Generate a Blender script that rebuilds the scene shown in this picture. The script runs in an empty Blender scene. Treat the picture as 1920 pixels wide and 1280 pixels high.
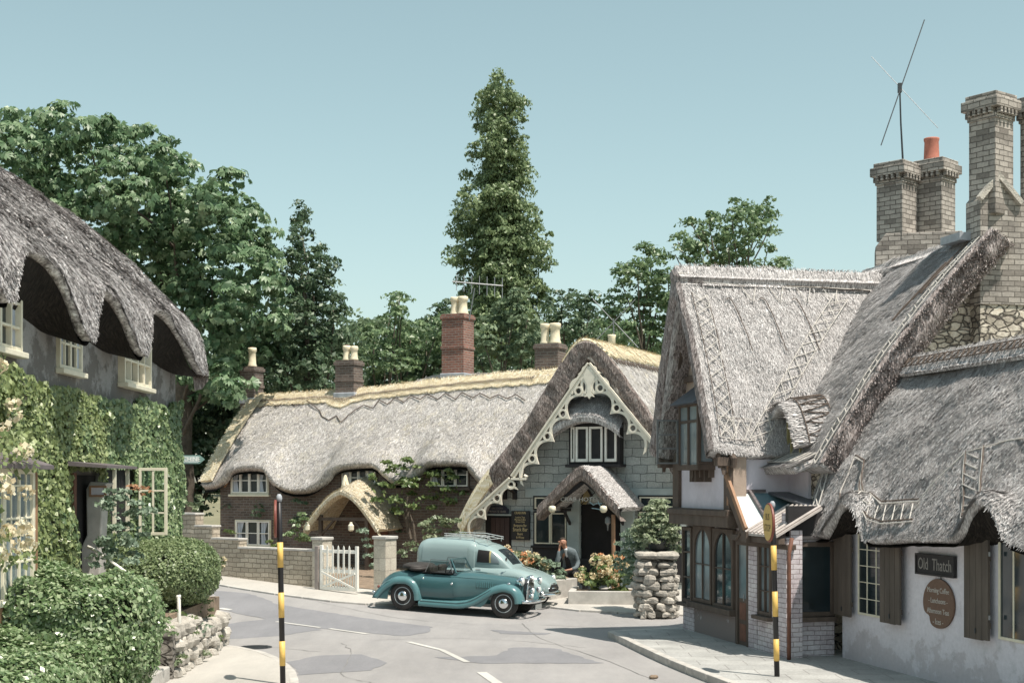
import bpy, math, random
import numpy as np
from mathutils import Vector, Matrix
R = random.Random(7)
rng = np.random.default_rng(7)
rad = math.radians
scene = bpy.context.scene
col = scene.collection

# ---------------------------------------------------------------- camera
CAMH = 3.0
cam_d = bpy.data.cameras.new('camera'); cam = bpy.data.objects.new('camera', cam_d); col.objects.link(cam)
cam.location = (0, 0, CAMH); cam.rotation_euler = (rad(90), 0, 0)
cam_d.sensor_width = 36; cam_d.lens = 50.0; cam_d.shift_y = 265/1920
cam_d.clip_start = 0.5; cam_d.clip_end = 2000
scene.camera = cam
scene.render.resolution_x = 1024; scene.render.resolution_y = 682

# ---------------------------------------------------------------- sky and sun
TO_SUN = Vector((2.35, -2.15, 7.0)).normalized()
elev = math.asin(TO_SUN.z); az = math.atan2(TO_SUN.x, TO_SUN.y)
w = bpy.data.worlds.new('World'); scene.world = w; w.use_nodes = True
nt = w.node_tree; nt.nodes.clear()
sky = nt.nodes.new('ShaderNodeTexSky'); sky.sky_type = 'NISHITA'; sky.sun_disc = False
sky.sun_elevation = elev; sky.sun_rotation = az; sky.air_density = 1.0; sky.dust_density = 1.2; sky.ozone_density = 1.0
hs = nt.nodes.new('ShaderNodeHueSaturation'); hs.inputs['Saturation'].default_value = 0.72; hs.inputs['Hue'].default_value = 0.465
hs.inputs['Value'].default_value = 1.0
bg = nt.nodes.new('ShaderNodeBackground'); bg.inputs['Strength'].default_value = 0.112
wo = nt.nodes.new('ShaderNodeOutputWorld')
tint = nt.nodes.new('ShaderNodeMix'); tint.data_type = 'RGBA'; tint.blend_type = 'MULTIPLY'; tint.inputs[0].default_value = 1; tint.inputs[7].default_value = (1.17, 1.18, 1.08, 1)
nt.links.new(sky.outputs[0], hs.inputs['Color']); nt.links.new(hs.outputs[0], tint.inputs[6]); nt.links.new(tint.outputs[2], bg.inputs[0]); nt.links.new(bg.outputs[0], wo.inputs[0])
sl = bpy.data.lights.new('sun', 'SUN'); sl.energy = 4.9; sl.angle = rad(0.5); sl.color = (1.0, 0.925, 0.82)
so = bpy.data.objects.new('sun', sl); col.objects.link(so)
so.rotation_euler = TO_SUN.to_track_quat('Z', 'Y').to_euler(); so.location = (20, -20, 60)
vs = scene.view_settings; vs.view_transform = 'Standard'; vs.look = 'None'; vs.gamma = 1; vs.use_curve_mapping = False; vs.exposure = 0.30

# ---------------------------------------------------------------- measuring helpers (photograph pixel -> point on a real plane)
FPX = 2666.7
def K(px): return (px-960)/FPX
def PW(px, py, Y): return Vector((K(px)*Y, Y, CAMH+(905-py)/FPX*Y))
class Plane:
    """vertical plane through o with unit direction d; s metres along it"""
    def __init__(s, o, d): s.o = Vector((o[0], o[1])); s.d = Vector((d[0], d[1])).normalized()
    def s(s_, px): 
        k = K(px); return (k*s_.o.y - s_.o.x)/(s_.d.x - k*s_.d.y)
    def sz(s_, px, py):
        s = s_.s(px); Y = s_.o.y+s_.d.y*s
        return s, CAMH+(905-py)/FPX*Y
def ss(a, b, x):
    t = np.clip((x-a)/(b-a), 0, 1); return t*t*(3-2*t)
def gz(x, y):
    x = np.asarray(x, float); y = np.asarray(y, float)
    return .035*np.maximum(0, y-31)+.035*np.maximum(0, -x)*ss(27, 33, y)
def g(x, y): return float(gz(x, y))

# ---------------------------------------------------------------- noise
_perm = np.random.default_rng(3).integers(0, 1 << 30, 4096)
def _h(i, j, k):
    return (_perm[(i*73856093 ^ j*19349663 ^ k*83492791) & 4095] & 0xffff)/65535.0
def vn(P, sc=1.0):
    P = np.asarray(P, float)*sc+1000.0
    I = np.floor(P).astype(np.int64); f = P-I; f = f*f*(3-2*f)
    i, j, k = I[..., 0], I[..., 1], I[..., 2]; r = 0
    for a in (0, 1):
        for b in (0, 1):
            for c in (0, 1):
                r = r + _h(i+a, j+b, k+c)*np.where(a, f[..., 0], 1-f[..., 0])*np.where(b, f[..., 1], 1-f[..., 1])*np.where(c, f[..., 2], 1-f[..., 2])
    return r*2-1
def fbm(P, sc, o=3):
    r = 0; a = 1
    for q in range(o): r = r+a*vn(P, sc*2**q); a *= .5
    return r

# ---------------------------------------------------------------- materials
MATS = {}
def newmat(name):
    m = bpy.data.materials.new(name); m.use_nodes = True; m.node_tree.nodes.clear(); MATS[name] = m
    n = m.node_tree.nodes; l = m.node_tree.links
    out = n.new('ShaderNodeOutputMaterial'); b = n.new('ShaderNodeBsdfPrincipled'); l.new(b.outputs[0], out.inputs[0])
    return m, n, l, b, out
def mul(c, k): return tuple(min(1, x*k) for x in c[:3])+(1,)
def noise(n, l, co, sc, det=4, rough=.55, mp=None):
    if mp is not None:
        m = n.new('ShaderNodeMapping'); m.inputs['Scale'].default_value = mp; l.new(co, m.inputs[0]); co = m.outputs[0]
    t = n.new('ShaderNodeTexNoise'); t.inputs['Scale'].default_value = sc; t.inputs['Detail'].default_value = det
    t.inputs['Roughness'].default_value = rough; l.new(co, t.inputs['Vector']); return t.outputs[0]
def ramp(n, l, f, stops):
    r = n.new('ShaderNodeValToRGB'); e = r.color_ramp.elements
    e[0].position = stops[0][0]; e[0].color = stops[0][1]; e[1].position = stops[-1][0]; e[1].color = stops[-1][1]
    for p, c in stops[1:-1]:
        q = e.new(p); q.color = c
    l.new(f, r.inputs[0]); return r.outputs[0]
def mixc(n, l, f, a, b, mode='MIX'):
    m = n.new('ShaderNodeMix'); m.data_type = 'RGBA'; m.blend_type = mode
    for sck, v in ((m.inputs[0], f), (m.inputs[6], a), (m.inputs[7], b)):
        if isinstance(v, (int, float)): sck.default_value = v
        elif isinstance(v, tuple): sck.default_value = v
        else: l.new(v, sck)
    return m.outputs[2]
def bump(n, l, b, h, st, dist=.02, prev=None):
    m = n.new('ShaderNodeBump'); m.inputs['Strength'].default_value = st; m.inputs['Distance'].default_value = dist
    l.new(h, m.inputs['Height'])
    if prev is not None: l.new(prev, m.inputs['Normal'])
    l.new(m.outputs[0], b.inputs['Normal']); return m.outputs[0]
def clearglass(name):
    m = bpy.data.materials.new(name); m.use_nodes = True; n = m.node_tree.nodes; l = m.node_tree.links; n.clear(); MATS[name] = m
    o = n.new('ShaderNodeOutputMaterial'); t = n.new('ShaderNodeBsdfTransparent'); t.inputs[0].default_value = (.86, .9, .9, 1); g_ = n.new('ShaderNodeBsdfGlossy'); g_.inputs['Roughness'].default_value = .04
    f = n.new('ShaderNodeFresnel'); f.inputs[0].default_value = 1.5; x = n.new('ShaderNodeMixShader'); l.new(f.outputs[0], x.inputs[0]); l.new(t.outputs[0], x.inputs[1]); l.new(g_.outputs[0], x.inputs[2]); l.new(x.outputs[0], o.inputs[0]); return m
def W4(c): return tuple(c[:3])+(1,)
def M(name, c, rough=.8, var=.18, vs_=3, bs=60, bst=.25, metal=0, coat=0, spec=None, dist=.01, c2=None, mp=None):
    m, n, l, b, o = newmat(name)
    tc = n.new('ShaderNodeTexCoord'); co = tc.outputs['Object']
    a = noise(n, l, co, vs_, 5, .6, mp)
    cc = ramp(n, l, a, [(.3, mul(c, 1-var)), (.7, mul(c2 or c, 1+var))])
    l.new(cc, b.inputs['Base Color']); b.inputs['Roughness'].default_value = rough; b.inputs['Metallic'].default_value = metal
    if coat: b.inputs['Coat Weight'].default_value = coat; b.inputs['Coat Roughness'].default_value = .08
    if spec is not None: b.inputs['Specular IOR Level'].default_value = spec
    if bst: bump(n, l, b, noise(n, l, co, bs, 4, .6, mp), bst, dist)
    return m
def brickmat(name, c1, c2, mortar, bw, bh, ms=.012, stain=(.5, .5, .5), sst=.4, rough=.9, bst=.6, offs=.5, wob=.02):
    m, n, l, b, o = newmat(name)
    tc = n.new('ShaderNodeTexCoord'); uv = tc.outputs['UV']
    wn = n.new('ShaderNodeTexNoise'); wn.inputs['Scale'].default_value = 3; l.new(uv, wn.inputs['Vector'])
    va = n.new('ShaderNodeVectorMath'); va.operation = 'MULTIPLY_ADD'; l.new(wn.outputs['Color'], va.inputs[0]); va.inputs[1].default_value = (wob*2, wob*2, 0); l.new(uv, va.inputs[2])
    br = n.new('ShaderNodeTexBrick'); l.new(va.outputs[0], br.inputs['Vector']); br.offset = offs
    br.inputs['Color1'].default_value = W4(c1); br.inputs['Color2'].default_value = W4(c2); br.inputs['Mortar'].default_value = W4(mortar)
    br.inputs['Scale'].default_value = 1; br.inputs['Brick Width'].default_value = bw; br.inputs['Row Height'].default_value = bh
    br.inputs['Mortar Size'].default_value = ms; br.inputs['Mortar Smooth'].default_value = .3; br.inputs['Bias'].default_value = -.1
    f1 = noise(n, l, uv, 1.3, 6, .65); f2 = noise(n, l, uv, 22, 4, .6)
    c = mixc(n, l, sst, br.outputs['Color'], ramp(n, l, f1, [(.3, mul(stain, .5)), (.7, mul(stain, 1.6))]), 'OVERLAY')
    c = mixc(n, l, .35, c, ramp(n, l, f2, [(.3, (.25, .25, .25, 1)), (.7, (.75, .75, .75, 1))]), 'OVERLAY')
    l.new(c, b.inputs['Base Color']); b.inputs['Roughness'].default_value = rough
    p = bump(n, l, b, f2, .35, .01)
    iv = n.new('ShaderNodeMath'); iv.operation = 'SUBTRACT'; iv.inputs[0].default_value = 1; l.new(br.outputs['Fac'], iv.inputs[1])
    bump(n, l, b, iv.outputs[0], bst, .02, p)
    return m
def rubblemat(name, ca, cb, mortar, sc=3.5, rough=.95, stretch=(1, 1.7, 1)):
    m, n, l, b, o = newmat(name)
    tc = n.new('ShaderNodeTexCoord'); uv = tc.outputs['UV']
    mp = n.new('ShaderNodeMapping'); mp.inputs['Scale'].default_value = stretch; l.new(uv, mp.inputs[0])
    wn = n.new('ShaderNodeTexNoise'); wn.inputs['Scale'].default_value = 4; l.new(mp.outputs[0], wn.inputs['Vector'])
    va = n.new('ShaderNodeVectorMath'); va.operation = 'MULTIPLY_ADD'; l.new(wn.outputs['Color'], va.inputs[0]); va.inputs[1].default_value = (.25, .25, 0); l.new(mp.outputs[0], va.inputs[2])
    v1 = n.new('ShaderNodeTexVoronoi'); v1.inputs['Scale'].default_value = sc; l.new(va.outputs[0], v1.inputs['Vector'])
    v2 = n.new('ShaderNodeTexVoronoi'); v2.feature = 'DISTANCE_TO_EDGE'; v2.inputs['Scale'].default_value = sc; l.new(va.outputs[0], v2.inputs['Vector'])
    sp = n.new('ShaderNodeSeparateColor'); l.new(v1.outputs['Color'], sp.inputs[0])
    c = ramp(n, l, sp.outputs[0], [(0, W4(ca)), (.5, mul(cb, .8)), (1, W4(cb))])
    e = ramp(n, l, v2.outputs['Distance'], [(.0, (0, 0, 0, 1)), (.12, (1, 1, 1, 1))])
    c = mixc(n, l, e, W4(mortar), c)
    f2 = noise(n, l, uv, 16, 5, .65)
    c = mixc(n, l, .6, c, ramp(n, l, f2, [(.3, (.2, .2, .2, 1)), (.7, (.8, .8, .8, 1))]), 'OVERLAY')
    l.new(c, b.inputs['Base Color']); b.inputs['Roughness'].default_value = rough
    p = bump(n, l, b, f2, .5, .02); bump(n, l, b, e, .8, .05, p)
    return m
def thatchmat(name, dark, mid, light, tint=None, bst=.7, an=(26, 3.0, 60, 9), bigk=.45, fl=.7, obj=False):
    m, n, l, b, o = newmat(name)
    tc = n.new('ShaderNodeTexCoord'); uv = tc.outputs['Object' if obj else 'UV']
    s1 = noise(n, l, uv, 1, 5, .7, (an[0], an[1], an[1] if obj else 1)); s2 = noise(n, l, uv, 1, 3, .6, (an[2], an[3], an[3] if obj else 1)); big = noise(n, l, uv, .7, 5, .6); med = noise(n, l, uv, 5, 5, .7)
    c = ramp(n, l, s1, [(.32, W4(dark)), (.48, W4(mid)), (.68, W4(light))])
    c = mixc(n, l, fl, c, ramp(n, l, s2, [(.38, (.12, .12, .12, 1)), (.62, (.88, .88, .88, 1))]), 'OVERLAY')
    c = mixc(n, l, bigk, c, ramp(n, l, big, [(.35, (.32, .31, .32, 1)), (.65, (.66, .66, .66, 1))]), 'OVERLAY')
    c = mixc(n, l, .35, c, ramp(n, l, med, [(.35, (.28, .26, .25, 1)), (.65, (.7, .7, .7, 1))]), 'OVERLAY')
    if tint:
        tn = noise(n, l, uv, 2.2, 4, .6)
        c = mixc(n, l, ramp(n, l, tn, [(.52, (0, 0, 0, 1)), (.7, (.7, .7, .7, 1))]), c, W4(tint))
    l.new(c, b.inputs['Base Color']); b.inputs['Roughness'].default_value = .85; b.inputs['Specular IOR Level'].default_value = .25
    p = bump(n, l, b, s1, bst, .04); bump(n, l, b, s2, bst*.6, .02, p)
    return m
def leafmat(name, c1, c2, c3, rough=.42, trans=.32, spec=.5):
    m, n, l, b, o = newmat(name)
    tc = n.new('ShaderNodeTexCoord'); uv = tc.outputs['UV']
    sx = n.new('ShaderNodeSeparateXYZ'); l.new(uv, sx.inputs[0])
    c = ramp(n, l, sx.outputs[0], [(0, W4(c1)), (.5, W4(c2)), (1, W4(c3))])
    l.new(c, b.inputs['Base Color']); b.inputs['Roughness'].default_value = rough; b.inputs['Specular IOR Level'].default_value = spec
    t = n.new('ShaderNodeBsdfTranslucent'); l.new(c, t.inputs[0]); mx = n.new('ShaderNodeMixShader'); mx.inputs[0].default_value = trans
    l.new(b.outputs[0], mx.inputs[1]); l.new(t.outputs[0], mx.inputs[2]); l.new(mx.outputs[0], o.inputs[0])
    return m
def glassmat(name, c=(.02, .03, .035), rough=.06):
    m, n, l, b, o = newmat(name)
    tc = n.new('ShaderNodeTexCoord'); f = noise(n, l, tc.outputs['Object'], 1.5, 2)
    l.new(ramp(n, l, f, [(.3, mul(c, .7)), (.7, mul(c, 1.5))]), b.inputs['Base Color']); b.inputs['Roughness'].default_value = rough; b.inputs['Specular IOR Level'].default_value = .6
    bump(n, l, b, f, .12, .02)
    return m

# ---------------------------------------------------------------- mesh builder
def setp(o, label=None, cat=None, group=None, kind=None):
    if label: o['label'] = label
    if cat: o['category'] = cat
    if group: o['group'] = group
    if kind: o['kind'] = kind
    return o
def thing(name, loc, label, cat, group=None):
    o = bpy.data.objects.new(name, None); o.location = loc; col.objects.link(o); o.empty_display_size = .3
    return setp(o, label, cat, group)
def rootloc(p):
    v = Vector((0, 0, 0))
    while p is not None: v += p.location; p = p.parent
    return v
def link(name, V, Fc, mat, parent=None, uv=None, smooth=False, origin=None, bevel=0, nobj=None):
    """V (n,3) world coordinates, Fc list/array of faces"""
    V = np.asarray(V, float)
    if parent is not None: org = rootloc(parent)
    else:
        org = Vector(origin) if origin is not None else Vector(((V[:, 0].min()+V[:, 0].max())/2, (V[:, 1].min()+V[:, 1].max())/2, V[:, 2].min()))
    V = V-np.array(org)
    me = bpy.data.meshes.new(name)
    if isinstance(Fc, np.ndarray):
        nf, k = Fc.shape
        me.vertices.add(len(V)); me.vertices.foreach_set('co', V.ravel())
        me.loops.add(nf*k); me.loops.foreach_set('vertex_index', Fc.ravel().astype(np.int32))
        me.polygons.add(nf); me.polygons.foreach_set('loop_start', np.arange(0, nf*k, k, dtype=np.int32))
        try: me.polygons.foreach_set('loop_total', np.full(nf, k, dtype=np.int32))
        except Exception: pass
        me.update(calc_edges=True)
    else:
        me.from_pydata(V.tolist(), [], Fc)
    if uv is not None:
        ul = me.uv_layers.new(name='UVMap'); ul.data.foreach_set('uv', np.asarray(uv, float).ravel())
    me.materials.append(mat)
    if smooth: me.polygons.foreach_set('use_smooth', [True]*len(me.polygons))
    me.validate(); me.update()
    o = bpy.data.objects.new(name, me); col.objects.link(o)
    if parent is not None: o.parent = parent
    else: o.location = org
    if bevel:
        b = o.modifiers.new('bevel', 'BEVEL'); b.width = bevel; b.segments = 2; b.limit_method = 'ANGLE'; b.angle_limit = rad(40)
    return o
def FR(o, deg=0, z=0):
    return Matrix.Translation((o[0], o[1], o[2] if len(o) > 2 else z)) @ Matrix.Rotation(rad(deg), 4, 'Z')
class MB:
    def __init__(s, T=None): s.v = []; s.f = []; s.pr = []; s.T = T or Matrix.Identity(4)
    def add(s, v, f):
        b = len(s.v); s.pr.append((v, f)); s.v += [tuple(q) for q in v]; s.f += [tuple(i+b for i in q) for q in f]; return s
    def box(s, x0, x1, y0, y1, z0, z1, rot=None):
        v = [(x0, y0, z0), (x1, y0, z0), (x1, y1, z0), (x0, y1, z0), (x0, y0, z1), (x1, y0, z1), (x1, y1, z1), (x0, y1, z1)]
        if rot is not None:
            c = Vector(((x0+x1)/2, (y0+y1)/2, (z0+z1)/2)); v = [c+rot@(Vector(q)-c) for q in v]
        return s.add(v, [(0, 3, 2, 1), (4, 5, 6, 7), (0, 1, 5, 4), (1, 2, 6, 5), (2, 3, 7, 6), (3, 0, 4, 7)])
    def bar(s, a, b, w_, h_=None, up=(0, 0, 1)):
        a = Vector(a); b = Vector(b); h_ = h_ or w_; d = (b-a).normalized(); u = Vector(up)
        sd = d.cross(u)
        if sd.length < 1e-4: sd = d.cross(Vector((0, 1, 0)))
        sd.normalize(); u = sd.cross(d).normalized(); sd *= w_/2; u *= h_/2
        return s.add([a-sd-u, a+sd-u, a+sd+u, a-sd+u, b-sd-u, b+sd-u, b+sd+u, b-sd+u],
                     [(0, 1, 2, 3), (7, 6, 5, 4), (0, 4, 5, 1), (1, 5, 6, 2), (2, 6, 7, 3), (3, 7, 4, 0)])
    def tube(s, pts, r, n=8, caps=True):
        pts = [Vector(p) for p in pts]; m = len(pts); rs = r if isinstance(r, (list, tuple)) else [r]*m
        V = []; prev = None
        for i, p in enumerate(pts):
            d = (pts[min(i+1, m-1)]-pts[max(i-1, 0)]).normalized()
            if prev is None:
                a = d.cross(Vector((0, 0, 1)))
                if a.length < .05: a = d.cross(Vector((1, 0, 0)))
            else: a = prev-d*prev.dot(d)
            a.normalize(); prev = a; b = d.cross(a)
            for k in range(n):
                t = 2*math.pi*k/n; V.append(p+(a*math.cos(t)+b*math.sin(t))*rs[i])
        Fc = [(i*n+k, i*n+(k+1) % n, (i+1)*n+(k+1) % n, (i+1)*n+k) for i in range(m-1) for k in range(n)]
        if caps: Fc += [tuple(range(n-1, -1, -1)), tuple(range((m-1)*n, m*n))]
        return s.add(V, Fc)
    def lathe(s, prof, c=(0, 0, 0), n=20, axis='z', sq=None):
        V = []; m = len(prof)
        for r_, h in prof:
            for k in range(n):
                t = 2*math.pi*(k+.5 if sq else k)/n; a, b = r_*math.cos(t), r_*math.sin(t)
                q = (a, b, h) if axis == 'z' else ((h, a, b) if axis == 'x' else (a, h, b))
                V.append((c[0]+q[0], c[1]+q[1], c[2]+q[2]))
        Fc = [(i*n+k, i*n+(k+1) % n, (i+1)*n+(k+1) % n, (i+1)*n+k) for i in range(m-1) for k in range(n)]
        Fc += [tuple(range(n-1, -1, -1)), tuple(range((m-1)*n, m*n))]
        return s.add(V, Fc)
    def prism(s, poly, a, b, ax='y'):
        """poly of (p,q); ax 'y': p=x q=z ; 'x': p=y q=z ; 'z': p=x q=y"""
        def mk(p, q, h): return (p, h, q) if ax == 'y' else ((h, p, q) if ax == 'x' else (p, q, h))
        n = len(poly); V = [mk(p, q, a) for p, q in poly]+[mk(p, q, b) for p, q in poly]
        return s.add(V, [tuple(range(n)), tuple(range(2*n-1, n-1, -1))]+[(i, i+n, (i+1) % n+n, (i+1) % n) for i in range(n)])
    def rock(s, c, r, seed=0, n=8, m=6, amp=.22):
        c = Vector(c); V = []
        for i in range(m+1):
            ph = math.pi*i/m
            for k in range(n):
                t = 2*math.pi*k/n; d = Vector((math.sin(ph)*math.cos(t), math.sin(ph)*math.sin(t), math.cos(ph)))
                e = Vector([math.copysign(abs(q)**.75, q) for q in d])
                V.append(c+Vector((e.x*r[0], e.y*r[1], e.z*r[2])))
        A = np.array([tuple(q) for q in V]); nz = vn(A+seed*3.7, 1/max(r)*1.3)
        V = [c+(Vector(p)-c)*(1+amp*z) for p, z in zip(A, nz)]
        return s.add(V, [(i*n+k, (i+1)*n+k, (i+1)*n+(k+1) % n, i*n+(k+1) % n) for i in range(m) for k in range(n)])
    def grid(s, P, flip=False):
        P = np.asarray(P); a, b = P.shape[:2]; V = P.reshape(-1, 3)
        Fc = [(i*b+j, (i+1)*b+j, (i+1)*b+j+1, i*b+j+1) for i in range(a-1) for j in range(b-1)]
        if flip: Fc = [q[::-1] for q in Fc]
        return s.add(V, Fc)
    def each(s, name, mat, parent=None, **kw):
        return [MB(s.T).add(v, f).build(name, mat, parent, **kw) for v, f in s.pr]
    def build(s, name, mat, parent=None, smooth=False, bevel=0, origin=None):
        L = [Vector(q) for q in s.v]; Wd = [s.T@q for q in L]; uv = []
        for f in s.f:
            nrm = Vector((0, 0, 0))
            for i in range(len(f)):
                a, b = L[f[i]], L[f[(i+1) % len(f)]]; nrm += Vector(((a.y-b.y)*(a.z+b.z), (a.z-b.z)*(a.x+b.x), (a.x-b.x)*(a.y+b.y)))
            if nrm.length > 0: nrm.normalize()
            if abs(nrm.z) > .75: uv += [(L[i].x, L[i].y) for i in f]
            else:
                t = Vector((-nrm.y, nrm.x, 0)); t.normalize()
                if abs(t.x) > abs(t.y): t = t if t.x > 0 else -t
                else: t = t if t.y > 0 else -t
                uv += [(L[i].dot(t), L[i].z/max(.3, math.sqrt(1-nrm.z**2))) for i in f]
        return link(name, [tuple(q) for q in Wd], s.f, mat, parent, uv, smooth, origin, bevel)

# ---------------------------------------------------------------- thatch
def thatch(name, fn, nu, nv, th, mat, parent, straws=0, slen=.3, swid=.016, amp=.03, sjit=.28, uvs=1.0, endcap=True, lift=.035, thf=None, uvo=0):
    """fn(U,V)->(...,3) upper surface; V=0 at the ridge, V=1 at the eave. Thick sheet with a ragged surface of straws."""
    u = np.linspace(0, 1, nu); v = np.linspace(0, 1, nv); U, Vv = np.meshgrid(u, v, indexing='ij')
    P = fn(U, Vv); e = 1e-3
    du = fn(np.clip(U+e, 0, 1), Vv)-fn(np.clip(U-e, 0, 1), Vv); dv = fn(U, np.clip(Vv+e, 0, 1))-fn(U, np.clip(Vv-e, 0, 1))
    N = np.cross(du, dv); N /= np.linalg.norm(N, axis=-1, keepdims=True)+1e-9
    if N[..., 2].mean() < 0: N = -N
    lu = np.concatenate([[0], np.cumsum(np.linalg.norm(np.diff(P[:, 0], axis=0), axis=-1))])
    lv = np.concatenate([np.zeros((nu, 1)), np.cumsum(np.linalg.norm(np.diff(P, axis=1), axis=-1), axis=1)], axis=1)
    T = P+N*(amp*fbm(P, 1.6, 3)+amp*.35*vn(P, 14))[..., None]
    B = P-N*(th*(thf(U, Vv)[..., None] if thf else 1))
    A = np.concatenate([T.reshape(-1, 3), B.reshape(-1, 3)]); n1 = nu*nv
    idx = np.arange(n1).reshape(nu, nv); q = []
    q.append(np.stack([idx[:-1, :-1], idx[1:, :-1], idx[1:, 1:], idx[:-1, 1:]], -1).reshape(-1, 4))
    q.append(np.stack([idx[:-1, :-1], idx[:-1, 1:], idx[1:, 1:], idx[1:, :-1]], -1).reshape(-1, 4)+n1)
    def strip(line): return np.stack([line[:-1], line[1:], line[1:]+n1, line[:-1]+n1], -1)
    for ln in (idx[:, -1], idx[:, 0], idx[0], idx[-1]): q.append(strip(ln))
    Fc = np.concatenate(q); UVv = np.stack([np.broadcast_to(lu[:, None], (nu, nv)), lv], -1).reshape(-1, 2)
    UVa = np.concatenate([UVv, UVv+[th*.7, th]])*uvs+uvo
    uv = UVa[Fc]
    Vs = [A]; Fs = [Fc]; Us = [uv.reshape(-1, 4, 2)]; base = len(A)
    if straws:
        a = rng.random(straws); b = rng.random(straws)**.9
        k = int(straws*.09); b[:k] = 1-rng.random(k)*.03        # eave fringe
        p = fn(a, b); dv = fn(a, np.clip(b+e, 0, 1))-fn(a, np.clip(b-e, 0, 1)); dv /= np.linalg.norm(dv, axis=-1, keepdims=True)+1e-9
        du = fn(np.clip(a+e, 0, 1), b)-fn(np.clip(a-e, 0, 1), b); du /= np.linalg.norm(du, axis=-1, keepdims=True)+1e-9
        nn = np.cross(du, dv); nn /= np.linalg.norm(nn, axis=-1, keepdims=True)+1e-9
        if nn[..., 2].mean() < 0: nn = -nn
        du = du-dv*np.sum(du*dv, -1, keepdims=True); du /= np.linalg.norm(du, axis=-1, keepdims=True)+1e-9
        L = slen*(.5+rng.random(straws))[:, None]; L[:k] *= .28; wd = swid*(.6+rng.random(straws))[:, None]
        d = dv+du*(rng.normal(0, sjit, straws))[:, None]+nn*(rng.normal(.06, .07, straws))[:, None]; d /= np.linalg.norm(d, axis=-1, keepdims=True)
        off = amp*fbm(p, 1.6, 3)[:, None]
        p0 = p+nn*(off+lift*rng.random(straws)[:, None]*.6)-d*L*.5
        sv = np.stack([p0-du*wd, p0+du*wd, p0+d*L+nn*lift*.5], 1)
        sv[:, 2] += 0
        quad = np.stack([sv[:, 0], sv[:, 1], sv[:, 2]+du*wd*.4, sv[:, 2]-du*wd*.4], 1)
        Vs.append(quad.reshape(-1, 3)); Fs.append(np.arange(straws*4).reshape(-1, 4)+base)
        ruv = rng.random((straws, 1, 2))*[30, 6]; Us.append(np.repeat(ruv, 4, 1)+np.array([[0, 0], [.01, 0], [.01, .2], [0, .2]]))
    o = link(name, np.concatenate(Vs), np.concatenate(Fs), mat, parent, np.concatenate(Us).reshape(-1, 2), smooth=False)
    return o
def interp(xs, ys):
    """smooth 1-D interpolation (monotone-ish cubic)"""
    xs = np.array(xs, float); ys = np.array(ys, float)
    if xs[0] > xs[-1]: xs = xs[::-1]; ys = ys[::-1]
    h = np.diff(xs); d = np.diff(ys)/h; m = np.zeros(len(xs)); m[1:-1] = np.where(d[:-1]*d[1:] > 0, 2*d[:-1]*d[1:]/(d[:-1]+d[1:]+1e-12), 0); m[0] = d[0]; m[-1] = d[-1]
    def f(x):
        x = np.clip(np.asarray(x, float), xs[0], xs[-1]); i = np.clip(np.searchsorted(xs, x)-1, 0, len(h)-1); t = (x-xs[i])/h[i]
        return (2*t**3-3*t**2+1)*ys[i]+(t**3-2*t**2+t)*h[i]*m[i]+(-2*t**3+3*t**2)*ys[i+1]+(t**3-t**2)*h[i]*m[i+1]
    return f

# ---------------------------------------------------------------- foliage
def leaves(name, C, N, size, mat, parent=None, aspect=.45, droop=.0, jit=.6, palm=0, origin=None, tone=None):
    """C centres, N outward normals. Each leaf a small bent rhombus, or a fan of leaflets (palm)."""
    n = len(C); N = N+rng.normal(0, jit, (n, 3)); N /= np.linalg.norm(N, axis=1, keepdims=True)+1e-9
    a = rng.normal(0, 1, (n, 3)); a[:, 2] -= droop; a -= N*np.sum(a*N, 1, keepdims=True); a /= np.linalg.norm(a, axis=1, keepdims=True)+1e-9
    b = np.cross(N, a); s = size*(.6+.8*rng.random((n, 1)))
    t = rng.random(n)*.75+ (tone if tone is not None else .12)
    if palm:
        Q = []; TT = []
        for k in range(palm):
            th = (k-(palm-1)/2)*(2.0/palm*1.25)
            d = a*math.cos(th)+b*math.sin(th); sd = np.cross(N, d)
            tip = C+d*s*(1-.12*abs(k-(palm-1)/2))-N*s*.25; midp = C+d*s*.6; base = C
            Q.append(np.stack([base, midp+sd*s*.17, tip, midp-sd*s*.17], 1)); TT.append(t+rng.normal(0, .05, n))
        Q = np.concatenate(Q); t = np.concatenate(TT)
    else:
        Q = np.stack([C-a*s*.5, C+b*s*aspect*.5-N*s*.06, C+a*s*.5-N*s*.1, C-b*s*aspect*.5-N*s*.06], 1)
    nf = len(Q); uv = np.repeat(np.stack([np.clip(t, .02, .98), rng.random(nf)], 1)[:, None], 4, 1)
    return link(name, Q.reshape(-1, 3), np.arange(nf*4).reshape(-1, 4), mat, parent, uv.reshape(-1, 2), origin=origin)
def rdir(n):
    d = rng.normal(0, 1, (n, 3)); return d/np.linalg.norm(d, axis=1, keepdims=True)
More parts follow.
